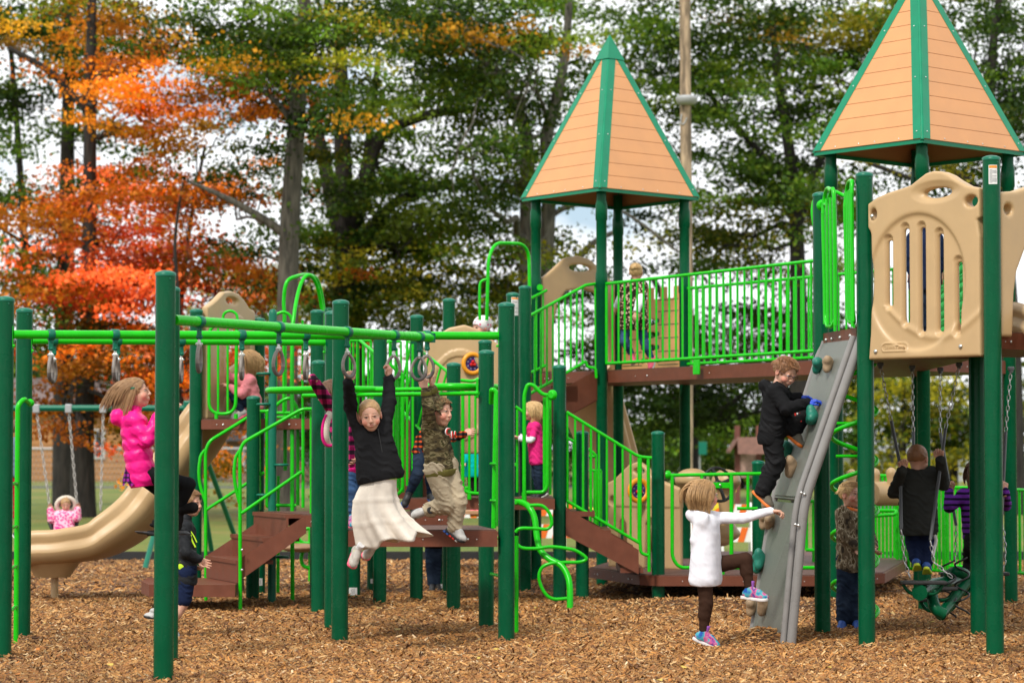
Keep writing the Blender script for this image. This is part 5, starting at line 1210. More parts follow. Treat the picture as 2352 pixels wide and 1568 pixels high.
# far row first (fills), then nearer trees
tree('oak_tree', 'dark green tree with thin straight trunk behind the orange maple', 64, [[(146, 1180, .30), (146, 900, .26), (150, 600, .22), (156, 300, .17), (160, -60, .1)], [(60, 620, .1), (40, 300, .08), (20, 60, .05)]],
     [(60, 330, 150, 260, 120, 'G', 44), (40, 150, 110, 140, 50, 'D', 40), (160, 470, 140, 170, 60, 'G', 40), (300, 180, 200, 170, 60, 'D', 40), (60, 640, 100, 90, 24, 'G', 36)], 3, BARKD, 16)
tree('maple_tree', 'large orange and red autumn maple with a thick dark trunk behind the slide', 54, [[(192, 1200, .30), (190, 1020, .24), (200, 800, .175), (205, 500, .15), (208, 200, .13), (212, -60, .08)], [(410, 1150, .07), (412, 800, .06), (430, 560, .05), (470, 340, .03)], [(206, 260, .10), (120, 170, .08), (20, 110, .05)], [(192, 1000, .12), (155, 960, .09), (148, 850, .07), (146, 700, .06)]],
     [(350, 150, 210, 80, 50, 'O', 50), (520, 130, 110, 80, 18, 'A', 40), (430, 235, 170, 60, 44, 'O', 50), (320, 40, 130, 50, 24, 'A', 44), (500, 270, 110, 90, 30, 'O', 44), (120, 40, 150, 50, 34, 'A', 40), (60, 30, 70, 60, 16, 'Y', 36),
      (330, 300, 100, 50, 16, 'A', 42), (400, 400, 160, 60, 42, 'O', 46), (270, 470, 110, 60, 24, 'R', 50), (100, 560, 150, 110, 66, 'O', 50), (250, 600, 150, 80, 60, 'R', 52), (420, 560, 140, 80, 36, 'O', 44), (160, 680, 170, 100, 64, 'A', 46), (330, 690, 120, 90, 54, 'R', 50), (510, 640, 90, 70, 20, 'R', 40),
      (260, 800, 160, 70, 56, 'O', 50), (170, 880, 130, 50, 36, 'O', 48), (300, 900, 110, 60, 34, 'R', 48), (330, 1010, 70, 60, 14, 'A', 30), (90, 960, 60, 50, 9, 'O', 34), (560, 700, 60, 30, 12, 'O', 36), (30, 760, 60, 60, 10, 'G', 34)], 5, BARKD, 30)
tree('young_maple_tree', 'slender orange sapling between the slide deck and the tall grey trunk', 50, [[(412, 1190, .06), (412, 900, .055), (413, 740, .05), (402, 560, .035), (420, 420, .02)]],
     [(440, 1000, 60, 70, 18, 'O', 32), (520, 1060, 50, 70, 12, 'A', 28), (430, 820, 50, 50, 10, 'R', 30), (420, 500, 60, 60, 8, 'O', 24), (620, 880, 60, 90, 14, 'O', 26), (560, 830, 60, 40, 8, 'R', 26)], 9, BARKD, 8)
tree('tall_tree', 'tall tree with straight grey trunk and one long bare branch reaching left', 50, [[(652, 1210, .24), (658, 900, .22), (664, 560, .20), (680, 300, .17), (694, 100, .14), (704, -60, .09)], [(664, 545, .10), (600, 500, .08), (520, 455, .06), (430, 415, .03)], [(684, 300, .08), (640, 240, .05), (590, 200, .03)], [(664, 610, .05), (620, 590, .03), (590, 592, .02)], [(690, 140, .07), (640, 90, .05), (570, 60, .03)]],
     [(600, 110, 150, 110, 60, 'G', 42), (720, 60, 170, 80, 60, 'G', 44), (620, 330, 110, 60, 24, 'Y', 36), (760, 330, 60, 80, 10, 'G', 32), (640, 210, 90, 60, 24, 'D', 38), (560, 470, 60, 40, 6, 'D', 30), (820, 130, 110, 70, 34, 'Y', 44), (590, 560, 40, 60, 7, 'D', 30)], 12, BARKG, 18)
tree('multi_stem_tree', 'broad tree with several dark leaning stems in the centre left', 60, [[(800, 1180, .40), (797, 700, .38), (792, 480, .22), (786, 300, .20), (780, 60, .14)], [(797, 600, .22), (765, 460, .2), (735, 330, .15), (720, 240, .1)], [(800, 560, .22), (845, 400, .16), (880, 310, .15), (980, 265, .12), (1090, 250, .08)], [(810, 620, .16), (870, 500, .13), (960, 440, .09), (1060, 430, .05)], [(830, 430, .1), (850, 300, .09), (870, 120, .06)]],
     [(900, 240, 170, 90, 70, 'G', 46), (820, 380, 110, 70, 40, 'G', 42), (920, 480, 170, 90, 80, 'G', 46), (900, 600, 190, 70, 76, 'Y', 46), (1000, 560, 130, 90, 50, 'G', 44), (820, 640, 130, 80, 56, 'D', 44), (1000, 700, 190, 60, 60, 'Y', 44), (740, 600, 60, 60, 14, 'Y', 36), (950, 120, 150, 80, 50, 'G', 44), (880, 700, 140, 50, 40, 'D', 40), (800, 440, 90, 50, 22, 'D', 40)], 15, BARKD, 26)
tree('tall_tree', 'tall forked tree with dark stem and pale crooked stem behind the first roof', 58, [[(1216, 1180, .26), (1214, 700, .22), (1212, 480, .18), (1206, 300, .15), (1150, 190, .12), (1090, 100, .07)], [(1240, 1180, .2), (1250, 700, .18), (1262, 420, .16), (1255, 320, .15), (1280, 220, .13), (1300, 110, .1), (1310, -50, .07)], [(1230, 700, .1), (1290, 640, .09), (1360, 560, .07), (1420, 530, .05)], [(1260, 500, .07), (1320, 470, .06), (1420, 480, .04), (1560, 580, .03)]],
     [(1150, 90, 200, 90, 90, 'G', 46), (1060, 200, 130, 80, 50, 'G', 44), (1200, 240, 150, 90, 60, 'G', 44), (1290, 90, 110, 90, 42, 'G', 44), (1130, 80, 60, 30, 14, 'A', 44), (1200, 400, 110, 80, 34, 'G', 40), (1150, 480, 110, 80, 36, 'G', 42), (1340, 330, 90, 110, 22, 'G', 36), (1250, 560, 150, 60, 30, 'Y', 40), (1120, 610, 110, 60, 34, 'Y', 44), (1330, 610, 110, 40, 20, 'D', 40), (1080, 380, 60, 40, 10, 'G', 34), (1080, 730, 120, 30, 16, 'Y', 40)], 18, BIRCH, 22)
tree('small_tree', 'green and yellow tree between the two roofed towers, behind the bridge', 66, [[(1838, 1150, .24), (1836, 850, .24), (1832, 600, .2), (1820, 400, .16), (1790, 200, .12), (1770, 20, .08)], [(1830, 520, .14), (1900, 330, .1), (1990, 150, .07)], [(1810, 420, .12), (1700, 300, .08), (1600, 180, .06)]],
     [(1750, 90, 190, 100, 110, 'G', 46), (1900, 120, 130, 110, 60, 'Y', 44), (1800, 60, 120, 50, 24, 'A', 40), (1720, 250, 150, 90, 74, 'G', 46), (1870, 260, 110, 90, 50, 'G', 44), (1650, 140, 100, 100, 44, 'G', 42), (1780, 390, 130, 70, 60, 'D', 46), (1680, 430, 110, 60, 44, 'G', 44), (1880, 400, 80, 60, 26, 'D', 42), (1720, 510, 130, 50, 50, 'Y', 46), (1850, 490, 90, 50, 30, 'Y', 42), (1640, 500, 90, 40, 22, 'Y', 40), (1760, 560, 120, 34, 28, 'Y', 40), (1510, 140, 60, 50, 14, 'G', 36), (1500, 80, 70, 40, 12, 'G', 34), (1540, 300, 50, 90, 14, 'D', 34), (1620, 600, 60, 30, 10, 'D', 36), (1960, 60, 90, 60, 30, 'Y', 42), (1840, 640, 60, 30, 8, 'G', 34), (2000, 330, 60, 40, 8, 'D', 34)], 21, BARKD, 30)
tree('tall_tree', 'dark leaved tree with sinuous branches right of the second roof at the right edge', 56, [[(2330, 1180, .26), (2320, 800, .24), (2300, 500, .18), (2270, 330, .15), (2280, 120, .1), (2300, -50, .06)], [(2300, 480, .12), (2200, 400, .09), (2080, 330, .06)], [(2120, 420, .05), (2010, 380, .05), (1960, 360, .04)]],
     [(2300, 60, 100, 80, 46, 'D', 42), (2310, 200, 70, 100, 34, 'D', 40), (2230, 20, 70, 60, 18, 'G', 38), (2330, 330, 60, 60, 18, 'D', 38), (2080, 400, 170, 40, 26, 'G', 40), (2220, 370, 110, 30, 16, 'Y', 38), (2340, 120, 50, 60, 14, 'G', 38), (1990, 420, 90, 60, 18, 'G', 38)], 24, BARKD, 16)
tree('big_leaf_tree', 'overhanging green tree whose leaves hang below the bridge in the middle right', 70, [[(1590, 1150, .2), (1585, 900, .18), (1560, 760, .12), (1500, 640, .08)]],
     [(1480, 900, 110, 50, 40, 'D', 46), (1600, 900, 130, 50, 44, 'D', 46), (1740, 900, 130, 40, 40, 'G', 46), (1480, 990, 100, 60, 40, 'G', 44), (1450, 720, 80, 50, 20, 'D', 40), (1640, 760, 170, 60, 90, 'D', 44), (1800, 770, 130, 60, 70, 'D', 44), (1450, 800, 90, 60, 40, 'D', 44), (1850, 900, 60, 50, 16, 'D', 40), (1420, 870, 50, 40, 14, 'G', 40)], 27, BARKD, 14)
for i, (u, v, ru, rv, n, pk, Y, lb) in enumerate(((1700, 1010, 150, 60, 100, 'G', 92, 'bright green bush behind the little roofed notice board'), (1500, 1030, 90, 40, 50, 'D', 96, 'dark green bush behind the tan dial panel'), (2070, 960, 80, 110, 60, 'B', 88, 'bright yellow autumn tree seen under the climbing deck'), (2190, 920, 60, 90, 50, 'G', 90, 'dark green and gold tree left of the far white gable'), (1960, 960, 60, 110, 40, 'D', 94, 'dark evergreen bush behind the corkscrew climber'),
        (2330, 930, 50, 120, 40, 'Y', 86, 'yellowing bush at the right edge under the deck'), (600, 700, 70, 60, 60, 'Y', 120, 'distant round olive tree left of the tall grey trunk'), (560, 900, 60, 60, 30, 'D', 110, 'dark hedge tree seen through the slide deck rails'), (290, 850, 60, 60, 40, 'D', 120, 'dark green distant tree above the orange building'), (100, 840, 80, 40, 50, 'G', 125, 'distant green tree above the grey roof at the far left'), (760, 960, 80, 90, 60, 'D', 100, 'dark tree behind the arch climber'), (900, 960, 90, 90, 60, 'D', 102, 'dark tree behind the middle stair'), (1130, 960, 110, 110, 80, 'D', 100, 'dark tree behind the landing deck'), (1330, 960, 70, 80, 40, 'D', 98, 'dark bush behind the tower legs'))):
    tree('background_tree', lb, Y, [[(u, 1150, .16), (u+4, v+rv*.5, .14), (u+10, v, .08)]], [(u, v, ru, rv, n, pk, 36)], 40+i, BARKD, 5, 0.11, 'trees beyond the playground')
# ------------------------------------------------------------------ utility pole
UP = thing('utility_pole', 'bare pale wooden utility pole rising past the first roof', 'pole', (px(1577, 44), 44, 0))
POLE = barkmat('weathered_pole_wood', (0.34, 0.25, 0.16))
MB().tube([W(1577, 1250, 44), W(1578, 700, 44), W(1575, 300, 44), W(1573, -40, 44)], [.112, .104, .098, .094], 16).build('pole_shaft', POLE, UP)
LG = mat('grey_lamp_metal', (0.35, 0.36, 0.36), 0.5)
p = W(1577, 228, 43.9); MB().lathe(p, [(.10, -.1), (.17, -.07), (.19, 0), (.19, .03), (.12, .06)], 18).build('collar', LG, UP)
MB().tube(spline([W(1566, 262, 43.9), W(1563, 280, 43.9), W(1570, 285, 43.9), W(1578, 270, 43.9)], 5), .012, 6).build('hook', LG, UP)
# ------------------------------------------------------------------ buildings far behind
def sidemat(name, c, sc=7.0):
    m = mat(name, c, .7, noise=(1.5, .1)); return m
def house(name, label, u0, u1, vtop, vridge, Y, dep, wall, roof, gable=False, wins=()):
    a, b = W(u0, vtop, Y), W(u1, vtop, Y); T = thing(name, label, 'building', ((a.x+b.x)/2, Y, 0)); zt, zr = a.z, W(u0, vridge, Y+dep/2).z
    w = MB(); w.prism([(a.x, Y), (b.x, Y), (b.x, Y+dep), (a.x, Y+dep)], 0, zt)
    n = int(zt/.25)
    for i in range(n): w.box(((a.x+b.x)/2, Y-.01, .12+i*.25), (b.x-a.x, .04, .02))
    r = MB(); ov = .5
    if gable:
        xm = (a.x+b.x)/2; w.extr([(a.x, Y, zt), (b.x, Y, zt), (xm, Y, zr)], (0, dep, 0))
        for s, xe in ((-1, a.x-.4), (1, b.x+.4)): r.extr([(xm, Y-.4, zr+.1), (xe, Y-.4, zt-.2), (xe, Y-.4, zt-.05), (xm, Y-.4, zr+.25)], (0, dep+.8, 0))
    else: r.extr([(a.x-ov, Y-ov, zt), (a.x-ov, Y+dep+ov, zt), (a.x-ov, Y+dep/2, zr)], (b.x-a.x+2*ov, 0, 0))
    w.build('wall', wall, T); r.build('roof', roof, T)
    for (x0, x1, z0, z1) in wins:
        c = Vector((a.x+(x0+x1)/2*(b.x-a.x), Y-.05, (z0+z1)/2)); f = MB().box(c, ((x1-x0)*(b.x-a.x), .08, z1-z0)).build('window', mat('white_window_frame', (.6, .6, .58), .5), T)
        MB().box(c-Vector((0, .05, 0)), ((x1-x0)*(b.x-a.x)-.2, .04, z1-z0-.2)).build('pane', mat('dark_window_glass', (.03, .035, .04), .1), f)
    return T
WALLO = sidemat('orange_tan_siding', (0.42, 0.20, 0.07)); ROOFB = sidemat('brown_grey_shingle', (0.16, 0.11, 0.10)); GREYS = sidemat('grey_siding', (.30, .31, .31)); WHT = sidemat('white_siding', (.55, .56, .56)); DKR = sidemat('dark_shingle', (.07, .07, .075)); BRICK = sidemat('brown_brick_wall', (.25, .13, .07))
house('school_building', 'long low orange sided building with a grey brown roof at the left behind the swings', -200, 470, 946, 868, 112, 14, WALLO, ROOFB, wins=((.62, .66, 1.0, 2.3),))
house('house', 'small brown brick house with white windows seen between the lime rails', 520, 770, 1012, 960, 108, 9, BRICK, DKR, wins=((.42, .52, .8, 2.0), (.72, .82, .8, 2.0), (.15, .22, .5, 2.0)))
house('house', 'low grey house half hidden behind bushes under the bridge', 1350, 1560, 1040, 985, 118, 9, GREYS, DKR, wins=((.3, .4, .8, 2.0), (.8, .85, .8, 2)))
house('house', 'pale grey gabled house behind the boy on the climbing wall', 1780, 1900, 1010, 950, 120, 9, GREYS, DKR, True)
house('house', 'long low white building with a grey roof under the climbing deck', 1950, 2160, 1040, 995, 112, 9, WHT, mat('grey_metal_roof', (.33, .34, .35), .5), wins=((.1, .25, .6, 1.6), (.4, .6, .6, 1.6)))
house('house', 'small white gabled house behind the purple striped child', 2225, 2300, 1000, 955, 108, 8, WHT, DKR, True, wins=((.5, .8, .6, 1.8),))
# fence far left
FC = thing('chain_link_fence', 'grey chain link fence in front of the orange building', 'fence', (px(250, 98), 98, 0)); FM = mat('fence_steel', (.40, .40, .39), .5, metal=.3)
m = MB()
for k in range(3): MB().tube([(-24, 98, 1.45), (-6, 98, 1.45)], .05, 6) if k else None
MB().tube([(-26, 98, 1.45), (-6, 98, 1.45)], .05, 6).build('top_rail', FM, FC)
for i in range(8): MB().tube([(-25+i*2.7, 98, 0), (-25+i*2.7, 98, 1.5)], .045, 6).build('post', FM, FC)
for i in range(120):
    for s in (-1, 1):
        x = -26+i*.166; m.tube([(x, 98.02*1, .02), (x+s*.7, 98.02, 1.4)], .008, 3, caps=False)
m.build('mesh', FM, FC)
# ------------------------------------------------------------------ swing set behind the slide
SW = thing('swing_set', 'swing set with a dark teal top bar and slanted legs behind the slide', 'swing', (px(300, 34), 34, 0)); YS = 34.0
MB().tube([W(-90, 937, YS), W(438, 937, YS)], .042, 12).build('top_bar', TEAL, SW)
ap_ = W(432, 937, YS)
for (u, v, Y) in ((333, 1303, 31.6), (557, 1206, 36.5), (490, 1235, 36.0)):
    g = Vector((px(u, Y), Y, -.05)); MB().tube([ap_, g], .036, 10).build('leg', TEAL, SW)
MB().tube([W(-85, 937, YS), Vector((px(-160, 31.6), 31.6, -.05))], .036, 10).build('leg', TEAL, SW); MB().tube([W(-85, 937, YS), Vector((px(-20, 36), 36, -.05))], .036, 10).build('leg', TEAL, SW)
m = MB(); m.box(ap_, (.12, .12, .2), bev=.02).build('end_fitting', TEAL, SW)
CH = mat('pale_coated_chain', (.45, .43, .40), .5)
for (a, b) in (((84, 945), (116, 1175)), ((158, 945), (178, 1172)), ((237, 945), (231, 1172))):
    q = MB(); chain_mesh(q, W(*a, YS), W(*b, YS), .06, .0065); c = q.build('chain', CH, SW); MB().box(W(a[0], 938, YS), (.09, .1, .12), bev=.015).build('hanger', LG, c)
MB().tube(spline([W(113, 1170, YS), W(116, 1200, YS-.05), W(130, 1226, YS-.1), W(150, 1230, YS-.1), W(170, 1220, YS-.05), W(179, 1172, YS)], 6), .035, 8, sx=.3).build('seat', BLACK, SW)
# ------------------------------------------------------------------ small things
SG = thing('street_sign', 'small green street name sign on a grey post beyond the utility pole', 'sign', (px(1606, 80), 80, 0))
MB().box(W(1606, 1029, 80), (.48, .03, .40), bev=.01).build('sign_plate', mat('street_sign_green', (.0, .17, .11), .5), SG); MB().tube([W(1606, 1029, 80.1), Vector((px(1607, 80.1), 80.1, 0))], .035, 8).build('post', LG, SG)
KB = thing('notice_board', 'small roofed brown notice board behind the climbing wall', 'notice board', (px(1718, 60), 60, 0)); BW = mat('red_brown_wood', (.16, .05, .035), .7, noise=(4, .2))
for u in (1693, 1742): MB().box((px(u, 60), 60, 1.0), (.12, .12, 2.0)).build('post', BW, KB)
MB().box(W(1718, 1064, 60), (.46, .06, .66)).build('board', mat('pinkish_board', (.38, .24, .20), .7, noise=(12, .35)), KB)
c = W(1718, 1040, 60); r = MB(); z0_, z1_ = W(1, 1040, 60).z, W(1, 1020, 60).z
r.extr([(px(1672, 60), 59.6, z0_), (px(1693, 60), 59.6, z0_+.32), (px(1714, 60), 59.6, z0_), (px(1714, 60), 59.6, z0_+.06), (px(1693, 60), 59.6, z0_+.38), (px(1672, 60), 59.6, z0_+.06)], (0, .9, 0))
r.extr([(px(1690, 60), 59.6, z0_+.34), (px(1765, 60), 59.6, z0_+.34), (px(1772, 60), 59.45, z0_-.02), (px(1690, 60), 59.45, z0_-.02)], (0, .05, .03)); r.build('roof', mat('brown_shingle', (.20, .10, .075), .8, noise=(8, .2)), KB)
ORNG = mat('safety_orange', (.75, .14, .01), .5); WP = mat('white_board_paint', (.78, .78, .76), .5)
for i, (u, v, Y, lb) in enumerate(((1078, 1188, 36, 'orange and white striped barricade behind the picnic table'), (1265, 1215, 37, 'orange and white striped barricade upright left of the lime snake climber'), (1420, 1180, 40, 'orange and white striped barricade far behind the wide stair'), (1553, 1190, 36, 'orange and white barricade behind the tan dial panel'), (1600, 1195, 36.5, 'orange and white barricade next to the steering wheel pods'), (1690, 1225, 35.5, 'orange and white barricade behind the girl in the white hoodie'))):
    T = thing('barricade', lb, 'barricade', (px(u, Y), Y, 0), 'striped barricades beyond the playground'); w = .45
    for zz in (.60, .28):
        c = Vector((px(u, Y), Y, zz)); b = MB().box(c, (w, .03, .2)).build('board', WP, T); s = MB()
        for k in range(3): xk = c.x-w/2+.06+k*.18; s.extr([(xk, Y-.018, zz-.1), (xk+.09, Y-.018, zz-.1), (xk+.15, Y-.018, zz+.1), (xk+.06, Y-.018, zz+.1)], (0, -.002, 0))
        s.build('stripes', ORNG, b)
    for sx in (-1, 1):
        for sy in (-1, 1): MB().tube([(px(u, Y)+sx*w*.45, Y+.02*sy, .72), (px(u, Y)+sx*w*.45, Y+.22*sy+.02, 0)], .018, 6).build('leg', WP, T)
TP = thing('caution_tape', 'sagging yellow plastic tape strung between the barricades', 'tape', (0, 37, .6)); m = MB(); P_ = spline([Vector((px(1090, 36), 36, .9)), Vector((px(1230, 37), 37, .62)), Vector((px(1300, 37.5), 37.5, .62)), Vector((px(1500, 36.5), 36.5, .5)), Vector((px(1615, 36.2), 36.2, .55)), Vector((px(1690, 36), 36, .9))], 8)
m.extr([p+Vector((0, 0, .035)) for p in P_]+[p-Vector((0, 0, .035)) for p in reversed(P_)], (0, .003, 0)); m.build('tape_strip', mat('yellow_tape', (.7, .6, .03), .5), TP)
PT = thing('picnic_table', 'tan wooden picnic table partly hidden by the posts behind the landing deck', 'table', (px(1100, 31), 31, 0)); WD = mat('tan_table_boards', (.42, .24, .12), .7, noise=(6, .15))
MB().box((px(1100, 31), 31.3, .70), (1.15, .75, .045), bev=.008).build('table_top', WD, PT)
for y in (30.6, 32.0): MB().box((px(1100, 31), y, .42), (1.15, .26, .04), bev=.008).build('bench', WD, PT)
for sx in (-.42, .42):
    for s in (-1, 1): MB().tube([(px(1100, 31)+sx, 31.3+s*.2, .68), (px(1100, 31)+sx, 31.3+s*.65, 0)], .03, 6).build('leg', BLACK, PT)
SP = thing('spring_seat', 'round tan seat on bent lime tubes low behind the entry steps', 'spring rider', (px(700, 28), 28, 0))
p = W(690, 1257, 28); blob(SP, 'seat', mat('brown_seat_plastic', (.30, .17, .09), .5), [('e', p, (.22, .18, .05))], p-Vector((.35, .3, .15)), p+Vector((.35, .3, .15)))
for (u0, s) in ((712, 1), (700, 1)): MB().tube(spline([W(u0, 1212, 28), W(u0-20, 1218, 28), W(u0-28, 1232, 28), W(u0-16, 1246, 28), W(u0, 1246, 28)], 6), .02, 8).build('bent_tube', LIME, SP)
MB().tube(spline([W(712, 1262, 28), W(696, 1266, 28), W(692, 1282, 28), W(697, 1298, 28), W(714, 1304, 28)], 6), .022, 8).build('bent_tube', LIME, SP); MB().tube([W(712, 1212, 28), W(712, 1345, 28)], .02, 8).build('bent_tube', LIME, SP)
# ================================================================== PEOPLE
SKIN = mat('skin', (.6, .35, .25), 0.5, attr='Col'); SKIN.node_tree.nodes['Principled BSDF'].inputs['Subsurface Weight'].default_value = 0.12
SKIN.node_tree.nodes['Principled BSDF'].inputs['Subsurface Radius'].default_value = (.012, .005, .003)
CL = {'skin': (.62, .34, .235), 'lip': (.50, .14, .12), 'white': (.75, .72, .70), 'iris': (.05, .045, .04), 'brow': (.30, .17, .10), 'cheek': (.66, .27, .19), 'glove': (.01, .06, .50), 'ear': (.60, .27, .19), 'mouth': (.14, .03, .03), 'nail': (.66, .40, .33)}
CK = list(CL)
def cid(n): return CK.index(n)
def fdir(yaw, pitch=0):
    y, p = math.radians(yaw), math.radians(pitch); return Vector((math.sin(y)*math.cos(p), -math.cos(y)*math.cos(p), -math.sin(p)))
def head_frame(yaw, pitch, roll):
    f = fdir(yaw, pitch); up = Vector((0, 0, 1)); x = f.cross(up).normalized(); z = x.cross(f).normalized()
    q = Quaternion(f, math.radians(roll)); return Matrix((q @ x, f, q @ z)).transposed()
def head_vol(C, M, s, h, gender_cheek=1.0, smile=0.0):
    V = Vol(Vector(C)-Vector((.15, .15, .16))*s, Vector(C)+Vector((.15, .15, .15))*s, h)
    P = lambda x, y, z: Vector(C)+M @ (Vector((x, y, z))*s)
    R = lambda *r: tuple(q*s for q in r)
    sk = cid('skin'); k = .018*s
    V.ell(P(0, -.014, .026), R(.071, .088, .076), M, 0, sk)
    V.ell(P(0, .022, -.030), R(.056, .060, .066), M, .03*s, sk)
    V.ell(P(0, .046, -.078), R(.024, .022, .018), M, .02*s, sk)
    for a in (-1, 1):
        V.ell(P(a*.037, .056, -.030), R(.022, .020, .021), M, .018*s, cid('cheek'))
        V.ell(P(a*.028, .088, .012), R(.016, .013, .010), M, .012*s, op='s')
        V.ell(P(a*.028, .0655, .010), R(.0115, .0142, .0058), M, .003*s, cid('white'))
        V.ell(P(a*.0285, .0775, .010), R(.0062, .005, .0060), M, 0.001*s, cid('iris'))
        V.ell(P(a*.028, .0735, .0185), R(.0170, .011, .0058), M, .003*s, sk)
        V.ell(P(a*.029, .0800, .031), R(.017, .005, .0032), M, .003*s, cid('brow'))
        V.ell(P(a*.073, -.004, -.006), R(.008, .018, .027), M, .008*s, cid('ear'))
        V.ell(P(a*.081, .003, -.004), R(.004, .009, .015), M, .004*s, op='s')
        V.ell(P(a*.008, .089, -.024), R(.007, .007, .006), M, .006*s, sk)
    V.cone(P(0, .078, .014), P(0, .094, -.019), .0065*s, .0095*s, .010*s, sk)
    V.ell(P(0, .074, -.050), R(.026, .012, .014), M, .012*s, sk)
    V.ell(P(0, .0795, -.0455), R(.0175, .0085, .0042), M, .003*s, cid('lip'))
    V.ell(P(0, .0785, -.0545), R(.0155, .0085, .0050), M, .003*s, cid('lip'))
    V.ell(P(0, .0885, -.0498), R(.014, .006, .0016+.002*smile), M, .001*s, op='s')
    V.cone(P(0, -.02, -.03), P(0, -.022, -.125), .034*s, .033*s, .03*s, sk)
    return V
def hand_vol(W_, d, n, s, curl=(55, 70, 40), thumb_side=1, spread=.12, col='skin', thumb_curl=.3, h=.0035):
    """W_ wrist, d direction of palm, n palm normal; five separate fingers"""
    W_ = Vector(W_); d = Vector(d).normalized(); n = Vector(n); n = (n-d*n.dot(d)).normalized(); sd_ = d.cross(n)*thumb_side
    V = Vol(W_-Vector((.13, .13, .13))*s, W_+Vector((.13, .13, .13))*s, h); c = cid(col)
    V.cone(W_-d*.03*s, W_+d*.012*s, .0165*s, .016*s, 0, c)
    kn = []
    for i in range(4):
        o = (1.5-i)*.0155*s; b = W_+sd_*o*.55+d*.010*s; L_ = (.058, .061, .058, .051)[i]*s; e = W_+sd_*o*1.05+d*L_+d*.010*s
        V.cone(b, e, .0115*s, .0098*s, .010*s, c); kn.append(e)
    V.ell(W_+d*.034*s+n*.005*s+sd_*.012*s, (.020*s, .020*s, .013*s), Matrix((sd_, d, n)).transposed(), .012*s, c)
    for i, e in enumerate(kn):
        a = 0.0; p = e; fd = (d+sd_*spread*(1.5-i)*.8).normalized(); ln = (.0, 0, 0)
        for j, (seg, cu) in enumerate(zip((.030, .021, .017), curl)):
            a += math.radians(cu*(1+.07*(i-1.5))); dr = fd*math.cos(a)+n*math.sin(a)
            sc_ = (.93, 1.0, .95, .78)[i]*s; q = p+dr*seg*sc_; V.cone(p, q, (.0080-.0007*j)*s, (.0075-.0008*j)*s, .0025*s, c); p = q
    t0 = W_+d*.014*s+sd_*.016*s; t1 = t0+(sd_*.75+d*.6+n*.35).normalized()*.030*s; t2 = t1+(d*.9+sd_*(.5-thumb_curl)+n*thumb_curl).normalized()*.024*s; t3 = t2+(d*.85+n*thumb_curl*1.6-sd_*thumb_curl*.6).normalized()*.019*s
    V.cone(t0, t1, .0125*s, .0100*s, .010*s, c); V.cone(t1, t2, .0098*s, .0085*s, .003*s, c); V.cone(t2, t3, .0085*s, .0070*s, .003*s, c)
    return V
